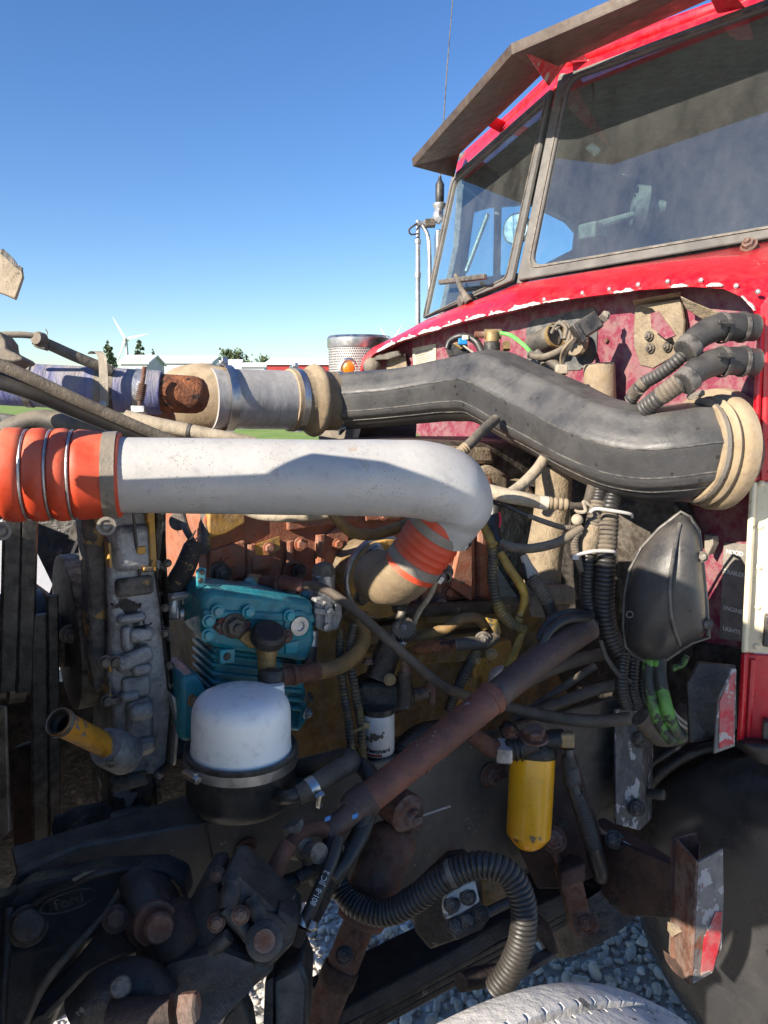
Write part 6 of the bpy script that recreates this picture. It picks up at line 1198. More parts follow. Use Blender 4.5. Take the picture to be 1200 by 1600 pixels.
part('nut', M().lathe([(.023, -.014), (.025, -.01), (.025, .01), (.022, .014)], at(789, 1174, 1.4), (RT - FWD * .2), 6), MT['zinc'], fl); part('pipe', M().hose([(738, 1146, 1.39, 12), (752, 1156, 1.39, 13), (764, 1166, 1.395, 14.5), (782, 1172, 1.4, 15)], 18), MT['rust'], fl)
fo_ = thing('filter_outlet_hose', 'black convoluted hose dropping from the zinc elbow on the yellow filter', 'hose', at(935, 1370, 1.45))
part('elbow', M().box(at(885, 1155, 1.415), RT * .013, UP * .014, FWD * .013), MT['brass_dull'], fo_, bevel=.004); part('nut', M().lathe([(.011, -.03), (.011, 0)], at(888, 1170, 1.415), UP, 6), MT['bolt_dark'], fo_)
part('fitting', M().hose([(887, 1180, 1.415, 10), (889, 1196, 1.415, 11), (892, 1205, 1.415, 13), (894, 1222, 1.415, 13.5), (895, 1226, 1.415, 10)], 16), MT['cast_dirty'], fo_)
part('hose', M().hose([(893, 1222, 1.415, 10), (900, 1245, 1.415, 10.5), (910, 1275, 1.42, 11)], 16), MT['black_rubber'], fo_); part('sleeve', M().corr([(900, 1240, 1.415, 12), (912, 1275, 1.42, 13), (926, 1320, 1.43, 13)], .005, 18, .07), MT['black_rubber'], fo_); part('sleeve_end', M().hose([(926, 1320, 1.43, 13), (933, 1345, 1.44, 13.5), (938, 1362, 1.44, 13), (939, 1374, 1.445, 10)], 18), MT['black_rubber'], fo_)
# rail hole bolts/flange behind the filter
m = M().prism([at(740, 1180, 1.5), at(790, 1170, 1.5), at(795, 1215, 1.5), at(770, 1222, 1.5), at(742, 1215, 1.5)], FWD * .03); o_ = solo('rusty_bracket', m, MT['rust_dark'], 'rusty bracket with a bolt left of the yellow filter', 'bracket', bevel=.004); part('bolt', M().bolt(at(770, 1208, 1.49), CAM - at(770, 1208, 1.49), .015), MT['rust'], o_)
# post and crossmember on the right
po = thing('cab_mount_post', 'chipped grey upright channel under the firewall', 'post', at(985, 1300, 1.6))
part('face', M().prism([at(960, 1108, 1.62), at(1004, 1108, 1.62), at(1006, 1130, 1.62), at(1000, 1298, 1.62), at(962, 1288, 1.62)], FWD * .012), MT['grey_paint_chip'], po, bevel=.002); part('side', M().prism([at(1004, 1108, 1.62), at(1022, 1108, 1.7), at(1018, 1280, 1.7), at(1000, 1298, 1.62)], FWD * .012 + RT * .003), MT['grey_paint_chip'], po, bevel=.002)
for x, y in ((1000, 1155), (994, 1262)): part('bolt', M().bolt(at(x, y, 1.615), CAM - at(x, y, 1.6), .014), MT['bolt_dark'], po)
cr_ = thing('cross_bracket', 'rusty brown step bracket arm reaching right under the post', 'bracket', at(1000, 1440, 1.45))
part('web', M().prism([at(940, 1305, 1.5), at(1052, 1350, 1.36), at(1050, 1436, 1.36), at(975, 1432, 1.45), at(942, 1400, 1.5)], FWD * .015), MT['rust_dark'], cr_, bevel=.003); part('top_lip', M().prism([at(938, 1286, 1.52), at(948, 1283, 1.54), at(1052, 1345, 1.38), at(1052, 1356, 1.36), at(940, 1296, 1.5)], FWD * .02), MT['rust'], cr_, bevel=.002)
part('bolt', M().bolt(at(960, 1312, 1.47), CAM - at(960, 1312, 1.47), .013), MT['bolt_dark'], cr_); part('slot', M().prism([at(952, 1400, 1.46), at(968, 1408, 1.44), at(966, 1420, 1.44), at(952, 1412, 1.46)], FWD * .002), MT['black_rubber'], cr_)
rb_ = thing('step_bracket', 'rusty channel bracket with traces of red paint, lower right', 'bracket', at(1080, 1540, 1.25))
part('channel_web', M().prism([at(1050, 1312, 1.28), at(1088, 1302, 1.3), at(1094, 1320, 1.3), at(1092, 1345, 1.26), at(1080, 1520, 1.22), at(1078, 1538, 1.22), at(1048, 1512, 1.27), at(1052, 1400, 1.28)], FWD * .006), MT['rust'], rb_, bevel=.001)
part('outer_plate', M().prism([at(1090, 1348, 1.2), at(1130, 1326, 1.22), at(1131, 1400, 1.22), at(1128, 1480, 1.22), at(1114, 1520, 1.21), at(1080, 1540, 1.2)], FWD * .005), MT['worn_plate'], rb_, bevel=.001)
part('channel_side', M().prism([at(1088, 1346, 1.2), at(1092, 1347, 1.2), at(1082, 1540, 1.2), at(1078, 1538, 1.2)], FWD * .09), MT['rust'], rb_)
part('red_trace', M().prism([at(1118, 1425, 1.213), at(1128, 1425, 1.217), at(1126, 1470, 1.217), at(1114, 1516, 1.209), at(1096, 1524, 1.203), at(1100, 1470, 1.206)], FWD * .003), MT['dull_red'], rb_)
part('bottom_lip', M().prism([at(1046, 1500, 1.27), at(1050, 1516, 1.27), at(1080, 1541, 1.2), at(1083, 1528, 1.2)], FWD * .03), MT['rust_dark'], rb_); part('gusset', M().prism([at(1050, 1450, 1.26), at(1066, 1455, 1.24), at(1050, 1464, 1.26)], FWD * .02), MT['tan_dust'], rb_)
# tank
tk = thing('fuel_tank', 'large glossy black cylindrical tank behind the step bracket', 'tank', at(1180, 1600, 1.5))
tc_ = at(1215, 1470, 1.62); tr_ = .37
part('shell', M().lathe([(.001, -.035), (.12, -.034), (.25, -.03), (tr_ * .86, -.018), (tr_ * .95, 0), (tr_ * .99, .025), (tr_, .06), (tr_, 1.1)], tc_, (R * .9 + L * .1), 72), MT['tank_black'], tk, smooth=60)
part('strap', M().ringband(tc_ + R * .35, (R * .9 + L * .1).normalized(), tr_ + .006, .06, .006, 60), MT['stainless'], tk)
wl = thing('wheel_arch', 'dark inner panel and clutter behind the chipped post', 'panel', at(1050, 1300, 1.95))
part('panel', M().prism([at(900, 1080, 2.0), at(1260, 1080, 1.9), at(1260, 1320, 1.9), at(1010, 1330, 2.0), at(960, 1300, 2.0), at(900, 1300, 2.0)], FWD * .03), MT['black_grease'], wl)
part('arc', M().hose([(1000, 1250, 1.8, 9), (1030, 1210, 1.78, 9), (1075, 1180, 1.76, 9), (1130, 1165, 1.75, 9), (1200, 1165, 1.75, 9)], 12), MT['black_grease'], wl)
part('stud', M().hose([(1012, 1240, 1.66, 7), (1038, 1242, 1.64, 8)], 12), MT['bolt_dark'], wl); part('stay', M().hose([(1000, 1205, 1.75, 5), (1060, 1165, 1.73, 5), (1090, 1140, 1.72, 5)], 10), MT['black_grease'], wl)
# firewall bottom: dark plate and red flap
fp = thing('corner_plate', 'dark folded plate with a red chipped edge at the foot of the door post', 'plate', at(1110, 1175, 1.34))
part('plate', M().prism([at(1074, 1068, 1.36), at(1092, 1034, 1.37), at(1150, 1040, 1.36), at(1152, 1140, 1.35), at(1118, 1152, 1.34), at(1078, 1162, 1.36)], FWD * .01), MT['black_grease'], fp, bevel=.002)
part('red_flap', M().prism([at(1122, 1092, 1.31), at(1144, 1045, 1.32), at(1151, 1046, 1.32), at(1148, 1166, 1.31), at(1116, 1178, 1.3)], FWD * .006), MT['worn_plate'], fp, bevel=.001); part('red_face', M().prism([at(1125, 1096, 1.3085), at(1143, 1054, 1.318), at(1149, 1050, 1.319), at(1146, 1162, 1.3085), at(1124, 1170, 1.3)], FWD * .002), MT['dull_red'], fp)
m = M().prism([at(1160, 1162, 1.42), at(1230, 1168, 1.4), at(1230, 1200, 1.4), at(1190, 1196, 1.42), at(1178, 1180, 1.42)], FWD * .1); solo('mounting_casting', m, MT['black_grease'], 'black casting under the red door post', 'bracket', bevel=.008)
# flap / snorkel
sg = thing('splash_shield', 'black plastic shield hanging below the black duct', 'shield', at(1035, 1035, 1.32))
oc = [(1056, 806), (1030, 826), (1002, 856), (984, 890), (976, 930), (974, 980), (978, 1010), (990, 1024), (1012, 1034), (1034, 1036), (1060, 1018), (1082, 1004), (1108, 996), (1104, 940), (1098, 880), (1092, 830), (1078, 808), (1064, 800)]
cc2 = (1062, 905); rings = []
def od(x, y): return 1.40 - .05 * (x - 975) / 135
for k in range(10):
    th_k = PI / 2 * k / 9; f = math.cos(th_k) if k < 9 else .03; up_ = math.sin(th_k) ** .8
    rings.append([at(cc2[0] + (x - cc2[0]) * f, cc2[1] + (y - cc2[1]) * f, od(cc2[0] + (x - cc2[0]) * f, 0) - .075 * up_ + (.02 if x < 985 and k < 2 else 0)) for x, y in oc])
o_ = part('shell', M().loft(rings), MT['flap_black'], sg, smooth=60); o_.modifiers.new('round', 'SUBSURF').render_levels = 2
part('flange', M().prism([at(1078, 804, 1.35), at(1092, 826, 1.345), at(1100, 880, 1.335), at(1112, 990, 1.32), at(1106, 996, 1.32), (at(1095, 900, 1.332)), at(1086, 830, 1.345)], FWD * .01), MT['flap_black'], sg, bevel=.003)
part('rim_bead', M().tube([at(x, y, od(x, 0) - .004) for x, y in oc + [oc[0]]], [.0032] * (len(oc) + 1), 8), MT['flap_black'], sg)
part('mould_ridge', M().hose([(1062, 818, 1.318, 3), (1052, 870, 1.292, 3), (1046, 920, 1.288, 3), (1050, 970, 1.296, 3), (1062, 1008, 1.33, 3)], 8), MT['flap_black'], sg)
for x, y in ((1098, 870), (1106, 975)): part('fixing_bolt', M().bolt(at(x, y, 1.318), CAM - at(x, y, 1.318), .007, stud=False), MT['bolt_dark'], sg)
part('emblem', M().ringband(at(984, 960, 1.325), (CAM - at(984, 960, 1.32)).normalized(), .006, .002, .0015, 18), MT['flap_black'], sg)
part('hinge_clip', M().prism([pa(1100, 835, .03), pa(1113, 838, .03), pa(1114, 850, .03), pa(1106, 868, .03), pa(1100, 860, .03)], R * .02), MT['clamp_dusty'], sg, bevel=.002)
# big looms
bl_ = thing('main_loom', 'two thick black corrugated looms tied side by side left of the shield', 'wire loom', at(940, 1020, 1.45))
part('loom', M().corr([(960, 770, 1.45, 13), (952, 800, 1.43, 15), (948, 850, 1.42, 16), (945, 900, 1.42, 16.5), (944, 950, 1.43, 16.5), (952, 990, 1.44, 16), (968, 1018, 1.45, 15), (985, 1030, 1.46, 14)], .0082, 24, .12), MT['black_rubber'], bl_)
part('pale_top', M().corr([(952, 797, 1.43, 15.6), (949, 835, 1.422, 16.4), (947, 860, 1.418, 16.6)], .0082, 24, .12), MT['hose_dusty'], bl_)  # upper length of the loom in a paler brown
part('loom', M().corr([(938, 760, 1.46, 12), (931, 800, 1.44, 13), (922, 850, 1.43, 12.5), (918, 890, 1.43, 12), (918, 930, 1.44, 12), (926, 965, 1.45, 14), (940, 985, 1.46, 13)], .0068, 20, .11), MT['black_rubber'], bl_)
part('pale_top', M().corr([(935, 784, 1.44, 13.4), (927, 825, 1.433, 13.2)], .0068, 20, .11), MT['hose_dusty'], bl_); part('tape_wrap', M().hose([(927, 824, 1.43, 14), (922, 845, 1.425, 15.5), (919, 864, 1.425, 14)], 18), MT['tan_dust'], bl_)
part('split_loom', M().corr([(908, 830, 1.41, 5.5), (900, 838, 1.41, 6), (898, 855, 1.41, 6.5), (902, 872, 1.41, 6.5), (908, 892, 1.42, 5)], .005, 12, .12), MT['hose_dusty'], bl_)
for y, a0, t in ((866, 896, 0), (795, 922, 4)):
    part('cable_tie', M().hose([(a0, y + 5, 1.395, 2.6), (a0 + 10, y, 1.39, 2.8), (a0 + 34, y - 5 + t * 2, 1.385, 2.8), (a0 + 62, y - 4 + t * 3, 1.39, 2.6), (a0 + 66, y + 1 + t * 3, 1.41, 2.2)], 8), MT['zip_tie'], bl_)
part('tie_head', M().box(at(899, 871, 1.392), RT * .006, UP * .004, FWD * .004), MT['zip_tie'], bl_, bevel=.001)
m = M().hose([(925, 792, 1.4, 2.4), (912, 784, 1.4, 3), (915, 798, 1.4, 3), (905, 800, 1.4, 3), (898, 797, 1.4, 2)], 8).ball(at(902, 812, 1.41), .011, n=8); solo('tie_knot', m, MT['hose_cream'], 'pale frayed tie ends and knot left of the looms', 'tie')
l3 = thing('lower_loom', 'bundle of thin black looms curving down below the shield', 'wire loom', at(990, 1110, 1.42))
for k, dx in enumerate((-14, 2, 18)): part('loom', M().corr([(990 + dx, 1020, 1.44 + k * .015, 10), (986 + dx, 1050, 1.43 + k * .015, 11), (986 + dx, 1080, 1.43 + k * .015, 11), (994 + dx, 1105, 1.44 + k * .015, 10)], .006, 16, .12), MT['black_rubber'], l3)
gr_ = thing('green_hose', 'black hoses with bright green paint below the shield', 'hose', at(1040, 1150, 1.38))
part('hose', M().hose([(1018, 1025, 1.39, 12), (1014, 1060, 1.38, 10), (1020, 1100, 1.37, 10), (1034, 1135, 1.37, 10), (1052, 1156, 1.37, 11)], 18), MT['green_hose'], gr_); part('hose', M().hose([(1030, 1030, 1.38, 11), (1032, 1060, 1.37, 10), (1040, 1100, 1.36, 10), (1052, 1135, 1.36, 10), (1064, 1152, 1.37, 11)], 18), MT['green_hose'], gr_)
m = M().hose([(1040, 1088, 1.39, 2), (1050, 1112, 1.39, 2.4), (1062, 1130, 1.39, 2.4), (1078, 1140, 1.39, 2.4)], 8).hose([(1044, 1092, 1.39, 2), (1056, 1116, 1.39, 2.2), (1078, 1134, 1.39, 2.2)], 8); solo('white_wire', m, MT['white_wire'], 'pair of cream wires beside the green hoses', 'wires', kind=None)
m = M().hose([(1000, 1120, 1.45, 16), (1030, 1145, 1.46, 20), (1062, 1140, 1.47, 20), (1080, 1110, 1.48, 20)], 16); solo('brown_hose', m, MT['hose_brown'], 'fat brown hose behind the green hoses', 'hose')
m = M().hose([(1050, 1045, 1.5, 5), (1066, 1038, 1.5, 5), (1074, 1024, 1.5, 5)], 10); solo('dark_green_hose', m, MT['green_hose'], 'short dark green hose in the gap right of the shield foot', 'hose')
# small hoses in the middle
def cord(name, label, cat, pts, mt, n=12, corr=0, extra=None):
    m = M()
    if corr: m.corr(pts, corr, n, .12)
    else: m.hose(pts, n)
    return solo(name, m, MT[mt], label, cat)
c1_ = thing('coolant_line', 'cream rubber hose with a ribbed tan end right of the grey pipe', 'hose', at(820, 790, 1.45))
part('hose', M().hose([(740, 760, 1.46, 11), (762, 767, 1.45, 11.5), (800, 776, 1.44, 11.5), (845, 785, 1.43, 10.5)], 16), MT['hose_cream'], c1_); part('band', M().hose([(842, 784.5, 1.43, 11), (856, 786.5, 1.43, 11)], 16), MT['white_wire'], c1_)
part('ribbed_end', M().corr([(856, 786, 1.43, 10.5), (886, 789, 1.43, 10)], .009, 16, .2), MT['tan_rubber'], c1_); part('tail', M().hose([(884, 789, 1.43, 8), (898, 791, 1.43, 6), (915, 788, 1.44, 7), (925, 765, 1.46, 9), (928, 740, 1.48, 10)], 12), MT['hose_brown'], c1_)
cord('grey_hose', 'short grey dusty hose curving between the loom and the yellow harness', 'hose', [(783, 848, 1.44, 6.5), (800, 855, 1.43, 7.5), (830, 857, 1.42, 7.5), (870, 848, 1.41, 7.5), (900, 831, 1.41, 7), (910, 824, 1.41, 6)], 'hose_dusty', 16)
cord('thin_loom', 'thin grey corrugated loom crossing to the tape wrap', 'wire loom', [(826, 806, 1.44, 4.2), (850, 815, 1.43, 4.6), (880, 824, 1.42, 4.6), (905, 824, 1.42, 4.4)], 'hose_dusty', 10, .0042)
cord('black_wire', 'thin black wire from under the grey pipe to the thin loom', 'wire', [(775, 780, 1.46, 4), (795, 792, 1.45, 4), (828, 807, 1.44, 3.6)], 'black_rubber', 8)
cord('breather_hose', 'slanting hose half lit behind the cream hose under the duct', 'hose', [(852, 715, 1.56, 9), (838, 735, 1.54, 9), (815, 758, 1.52, 9), (796, 772, 1.5, 9)], 'hose_cream', 14)
b0_ = thing('vent_hose', 'black hose with a tied end rising behind the bend of the grey pipe', 'hose', at(735, 700, 1.5))
part('hose', M().hose([(720, 706, 1.5, 8), (738, 690, 1.52, 8.5), (755, 672, 1.56, 8.5), (775, 655, 1.6, 8)], 14), MT['black_dusty'], b0_); part('tie', M().corr([(712, 712, 1.49, 9), (728, 700, 1.5, 10)], .006, 14, .25), MT['tan_rubber'], b0_)
cord('tan_line', 'long tan line sagging under the grey pipe', 'hose', [(375, 795, 1.42, 7), (410, 806, 1.42, 7.5), (460, 808, 1.42, 8), (520, 802, 1.43, 8), (575, 795, 1.45, 8)], 'hose_cream', 14)
cord('oily_line', 'oily brown speckled line curving under the grey pipe to the orange bellows', 'hose', [(515, 796, 1.38, 8), (530, 815, 1.38, 8.5), (552, 832, 1.39, 9), (585, 835, 1.4, 9), (620, 825, 1.42, 9), (640, 815, 1.44, 8)], 'hose_yellowed', 16)
ly = thing('yellow_harness', 'yellow stained corrugated harness drooping right of the orange bellows', 'wire loom', at(785, 940, 1.42))
part('loom', M().corr([(752, 815, 1.46, 6), (765, 838, 1.45, 7.5), (770, 870, 1.44, 8), (770, 910, 1.43, 8.5), (780, 950, 1.42, 9), (800, 975, 1.42, 9), (820, 985, 1.43, 8)], .0058, 16, .12), MT['loom_yellowed'], ly)
part('wire', M().hose([(752, 812, 1.45, 6), (762, 836, 1.44, 7), (772, 852, 1.43, 7)], 12), MT['yellow_wire'], ly); part('wire', M().hose([(782, 864, 1.44, 6), (796, 888, 1.43, 7), (812, 912, 1.43, 7), (820, 935, 1.43, 6.5), (812, 962, 1.43, 5)], 12), MT['yellow_wire'], ly)
cord('dipstick_tube', 'yellow dipstick tube running down behind the steering shaft', 'tube', [(818, 985, 1.43, 5), (808, 1010, 1.42, 6), (795, 1040, 1.4, 6.5), (783, 1068, 1.39, 6)], 'yellow_wire', 12)
cord('wrapped_wire', 'black taped wires with a pink strand hanging behind the grey pipe', 'wires', [(770, 770, 1.5, 10), (772, 800, 1.49, 11), (772, 830, 1.48, 11), (778, 850, 1.47, 9)], 'black_rubber', 14)
cord('pink_wire', 'pink wire strand on the taped wires', 'wire', [(780, 800, 1.46, 2), (782, 812, 1.46, 2.2), (780, 824, 1.46, 2)], 'red_wire', 8)
wl2 = thing('white_ended_loom', 'black loom with a pale ribbed section beyond the yellow harness', 'wire loom', at(850, 940, 1.5))
part('hose', M().hose([(820, 880, 1.52, 8), (826, 900, 1.51, 9), (838, 918, 1.5, 10)], 14), MT['black_rubber'], wl2); part('ribbed', M().corr([(832, 904, 1.49, 10.5), (846, 925, 1.48, 11.5), (856, 942, 1.48, 11.5)], .005, 16, .13), MT['hose_dusty'], wl2); part('hose', M().hose([(855, 940, 1.48, 11), (862, 958, 1.48, 11), (862, 980, 1.48, 10), (854, 1000, 1.48, 9)], 14), MT['black_rubber'], wl2); part('fitting', M().hose([(818, 868, 1.52, 6), (824, 882, 1.515, 7), (834, 902, 1.5, 10)], 12), MT['white_wire'], wl2)
cord('black_loop', 'smooth black hose looping over the upper shaft', 'hose', [(846, 1010, 1.36, 8), (860, 985, 1.37, 8), (885, 968, 1.38, 8), (915, 966, 1.4, 8), (930, 975, 1.42, 7)], 'black_rubber', 14)
cord('black_loop', 'second black hose loop just above the smooth one', 'hose', [(842, 1000, 1.39, 7), (858, 972, 1.4, 7.5), (888, 958, 1.4, 7.5), (925, 962, 1.42, 7)], 'black_rubber', 14)
cord('ribbed_cable', 'flat grey ribbed cable under the upper shaft', 'cable', [(810, 1075, 1.46, 9), (850, 1052, 1.48, 9.5), (900, 1032, 1.5, 10), (940, 1022, 1.52, 10)], 'hose_brown', 14)
cord('dark_hose', 'dark smooth hose low behind the ribbed cable', 'hose', [(800, 1128, 1.56, 8), (870, 1100, 1.58, 9), (930, 1078, 1.6, 9), (975, 1068, 1.6, 9)], 'black_dusty', 12)
cord('dark_hose', 'thin dark hose between the ribbed cable and the lower dark hose', 'hose', [(812, 1118, 1.62, 5), (870, 1080, 1.63, 6), (930, 1040, 1.64, 6)], 'black_dusty', 10)
cord('loop_wire', 'thin black wire looping beside the shield looms', 'wire', [(938, 1000, 1.42, 4), (948, 1028, 1.42, 4), (968, 1055, 1.42, 4), (985, 1064, 1.43, 4)], 'black_rubber', 8)
tl = thing('turbo_oil_line', 'rusty fitting and black sleeve line above the long braided hose', 'line', at(700, 1010, 1.44))
part('fitting', M().hose([(646, 1016, 1.44, 6), (658, 1014, 1.44, 9), (690, 1010, 1.44, 9.5), (705, 1008, 1.44, 8), (715, 1007, 1.44, 9)], 14), MT['rust_orange'], tl); part('sleeve', M().hose([(712, 1008, 1.44, 10), (735, 1005, 1.44, 10.5), (760, 1005, 1.45, 9), (775, 995, 1.47, 8)], 14), MT['black_dusty'], tl)
sl_ = thing('striped_loom', 'black and yellow striped loom stub dropping beside the yellow cover', 'wire loom', at(710, 1100, 1.45))
part('loom', M().corr([(742, 1022, 1.45, 8), (730, 1045, 1.44, 9), (715, 1075, 1.44, 9), (700, 1110, 1.44, 8)], .0055, 14, .13), MT['black_rubber'], sl_); part('end', M().corr([(746, 1016, 1.452, 9), (736, 1034, 1.446, 9.6)], .0055, 14, .1), MT['loom_yellowed'], sl_)
cord('oily_hose', 'oily tan hose running along the yellow engine side', 'hose', [(560, 1020, 1.5, 9), (600, 1012, 1.49, 9), (640, 1000, 1.48, 9.5), (690, 985, 1.47, 9.5), (720, 968, 1.46, 9), (745, 966, 1.47, 8), (758, 980, 1.48, 7)], 'hose_yellowed', 14)
cord('thin_line', 'thin tan line dropping from the orange bellows spring', 'line', [(684, 900, 1.42, 4), (672, 930, 1.43, 4.5), (655, 955, 1.44, 4.5), (645, 978, 1.45, 4)], 'hose_cream', 10)
wh = M().ball(at(785, 1060, 1.5), .032, n=12); wh.v = [at(785, 1060, 1.5) + Vector((( q - at(785, 1060, 1.5)).x * .9, (q - at(785, 1060, 1.5)).y * .6, (q - at(785, 1060, 1.5)).z * .8)) for q in wh.v]; solo('pale_rag', wh, MT['white_scrape'], 'pale rounded casting behind the dipstick tube', 'casting')
for i, (x, y, d, r, lab) in enumerate(((755, 1000, 1.45, .012, 'dark bolt head above the dipstick tube'), (768, 1022, 1.45, .008, 'small pale ringed bolt left of the rounded casting'), (690, 1003, 1.47, .006, 'small bolt above the rusty fitting'), (746, 1032, 1.44, .005, 'tiny brass bolt near the striped loom'))): solo('engine_bolt', M().bolt(at(x, y, d), CAM - at(x, y, d), r), MT['bolt_dark' if i % 2 == 0 else 'brass_dull'], lab, 'bolt')
gp = thing('grommet_clips', 'yellow bracket strap holding the harness near the lower loom', 'bracket', at(790, 980, 1.44))
part('strap', M().prism([at(758, 965, 1.44), at(778, 968, 1.44), at(784, 988, 1.44), at(780, 994, 1.44), at(772, 988, 1.44)], FWD * .008), MT['yellow_wire'], gp, bevel=.001); part('strap', M().prism([at(806, 962, 1.44), at(818, 968, 1.44), at(812, 985, 1.44), at(806, 982, 1.44)], FWD * .008), MT['yellow_wire'], gp, bevel=.001)
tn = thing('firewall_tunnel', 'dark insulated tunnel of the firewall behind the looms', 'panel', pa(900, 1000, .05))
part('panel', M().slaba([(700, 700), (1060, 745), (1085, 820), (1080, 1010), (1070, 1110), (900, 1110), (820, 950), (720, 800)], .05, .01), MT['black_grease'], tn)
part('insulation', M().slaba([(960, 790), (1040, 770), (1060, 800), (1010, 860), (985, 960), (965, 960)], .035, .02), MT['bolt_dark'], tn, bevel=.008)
# ================================================================ steering gear and front casting
fcst = thing('spring_hanger_casting', 'black cast front hanger with raised oval maker emblem, lower left', 'casting', at(100, 1600, .98))
part('plate', M().prism([at(12, 1402, 1.0), at(24, 1388, 1.0), at(150, 1362, 1.02), at(250, 1355, 1.06), at(285, 1372, 1.07), at(292, 1410, 1.07), at(240, 1440, 1.05), at(130, 1480, 1.0), at(60, 1640, .95), at(-70, 1640, .95), at(-60, 1500, .98), at(-40, 1420, .99)], FWD * .05), MT['cast_black'], fcst, bevel=.008)
part('rim', M().hose([(56, 1412, .99, 6), (110, 1385, .995, 6), (160, 1364, 1.0, 6), (230, 1358, 1.03, 6), (262, 1364, 1.045, 6), (282, 1385, 1.05, 6), (290, 1412, 1.055, 6)], 12), MT['cast_black'], fcst)
part('rib', M().hose([(14, 1420, .99, 7), (12, 1470, .97, 7), (6, 1540, .95, 7), (2, 1620, .93, 7)], 12), MT['cast_black'], fcst)
part('bright_edge', M().prism([at(112, 1374, .992), at(130, 1364, .995), at(180, 1357, 1.005), at(182, 1361, 1.005), at(140, 1368, .995), at(116, 1378, .992)], FWD * .004), MT['hose_dusty'], fcst)
part('hanger_bolt', M().lathe([(.024, -.002), (.025, .004), (.019, .008), (.0185, .016), (.016, .0175), (.001, .017)], at(44, 1446, .985), (CAM - at(44, 1446, .985)), 22), MT['bolt_dark'], fcst)
part('arch', M().prism([at(90, 1540, .93), at(170, 1440, .97), at(200, 1370, 1.0), at(225, 1366, 1.01), at(245, 1390, 1.0), at(262, 1440, .97), at(240, 1480, .95), at(140, 1530, .92), at(70, 1600, .9), at(30, 1620, .9), at(45, 1580, .91)], FWD * .06), MT['cast_black'], fcst, bevel=.012)
part('light_edge', M().hose([(40, 1600, .895, 5), (68, 1540, .91, 7), (110, 1488, .93, 6), (160, 1432, .96, 4), (195, 1385, .985, 7), (212, 1372, .995, 8)], 10), MT['hose_brown'], fcst)
oc0 = at(108, 1407, .99); ou = (at(150, 1394, .998) - at(70, 1420, .985)).normalized(); on = -ou.cross(UP).normalized()
if on.dot(CAM - oc0) < 0: on = -on
ov = on.cross(ou)
em = thing('cast_emblem', 'raised cast oval emblem reading Ford on the black hanger', 'emblem', oc0)
P = [oc0 + on * .002 + ou * math.cos(t * PI / 24) * .035 + ov * math.sin(t * PI / 24) * .0115 for t in range(49)]
part('oval', M().tube(P, [.0013] * 49, 6), MT['cast_black'], em); part('lettering', text_flat('Ford', .019, oc0 + on * .0015, ou, ov, .0012, .0003), MT['cast_black'], em, smooth=0)
# gear box
sgx = thing('steering_gear', 'black cast steering gear box with rusty bolts, bottom left', 'steering gear', at(330, 1600, .95))
part('cover', M().prism([at(288, 1424, .97), at(320, 1368, .97), at(340, 1360, .97), at(350, 1400, .96), at(345, 1450, .93), at(340, 1490, .92), at(322, 1502, .92), at(300, 1480, .93)], FWD * .07), MT['cast_black'], sgx, bevel=.01)
part('valve_housing', M().prism([at(342, 1372, .94), at(366, 1362, .95), at(398, 1392, .96), at(430, 1420, .97), at(460, 1448, .98), at(462, 1475, .98), at(440, 1500, .95), at(420, 1520, .93), at(392, 1490, .92), at(350, 1440, .92)], FWD * .09), MT['cast_black'], sgx, bevel=.012)
part('lower_housing', M().prism([at(345, 1470, .92), at(392, 1500, .92), at(432, 1522, .93), at(400, 1545, .92), at(330, 1620, .88), at(170, 1620, .88), at(200, 1540, .9), at(270, 1500, .93)], FWD * .1), MT['cast_black'], sgx, bevel=.012)
for q, r, d0, d1 in (((364, 1376, 356, 1420), 17, .94, .925), ((350, 1420, 390, 1462), 12, .92, .92), ((330, 1485, 358, 1462), 13, .905, .905), ((392, 1402, 408, 1440), 15, .94, .93), ((410, 1430, 440, 1450), 12, .94, .95)): part('cast_rib', M().hose([(q[0], q[1], d0 + .006, r * .8), ((q[0] + q[2]) / 2, (q[1] + q[3]) / 2, (d0 + d1) / 2 + .006, r), (q[2], q[3], d1 + .006, r * .85)], 16), MT['cast_black'], sgx)
part('end_cap', M().prism([at(432, 1424, .96), at(462, 1442, .97), at(464, 1462, .97), at(446, 1478, .96), at(426, 1462, .955)], FWD * .04), MT['cast_black'], sgx, bevel=.006)
part('port_boss', M().lathe([(.022, -.02), (.022, .006), (.017, .01), (.014, .0105)], at(413, 1470, .915), CAM - at(413, 1470, .915), 24), MT['cast_black'], sgx); part('port_plug', M().lathe([(.0135, .008), (.0125, .013), (.001, .0125)], at(413, 1470, .915), CAM - at(413, 1470, .915), 20), MT['rust'], sgx)
for x, y, d, r, mt_ in ((376, 1430, .908, .008, 'rust'), (340, 1366, .955, .007, 'rust_dark'), (338, 1442, .918, .008, 'rust')): part('gear_bolt', M().bolt(at(x, y, d), CAM - at(x, y, d), r), MT[mt_], sgx)
gm = at(357, 1553, .885); gu = (at(395, 1515, .905) - at(325, 1590, .87)).normalized(); gn = (CAM - gm); gn = (gn - gu * gn.dot(gu)).normalized(); gv_ = gn.cross(gu)
part('lettering', text_flat('GERMANY', .0125, gm + gn * .0005 - gv_ * .006, gu, gv_, .0012, .0002), MT['cast_black'], sgx, smooth=0)
part('lettering', text_flat('CSSTAF', .0115, gm + gn * .0005 + gv_ * .009 + gu * .004, gu, gv_, .0012, .0002), MT['cast_black'], sgx, smooth=0)
pn = thing('hanger_pin', 'large rusty stepped pin nut between the casting and the gear box', 'pin', at(246, 1460, .95))
pdir = (CAM - at(245, 1440, .95) + RT * .25 - UP * .3).normalized()
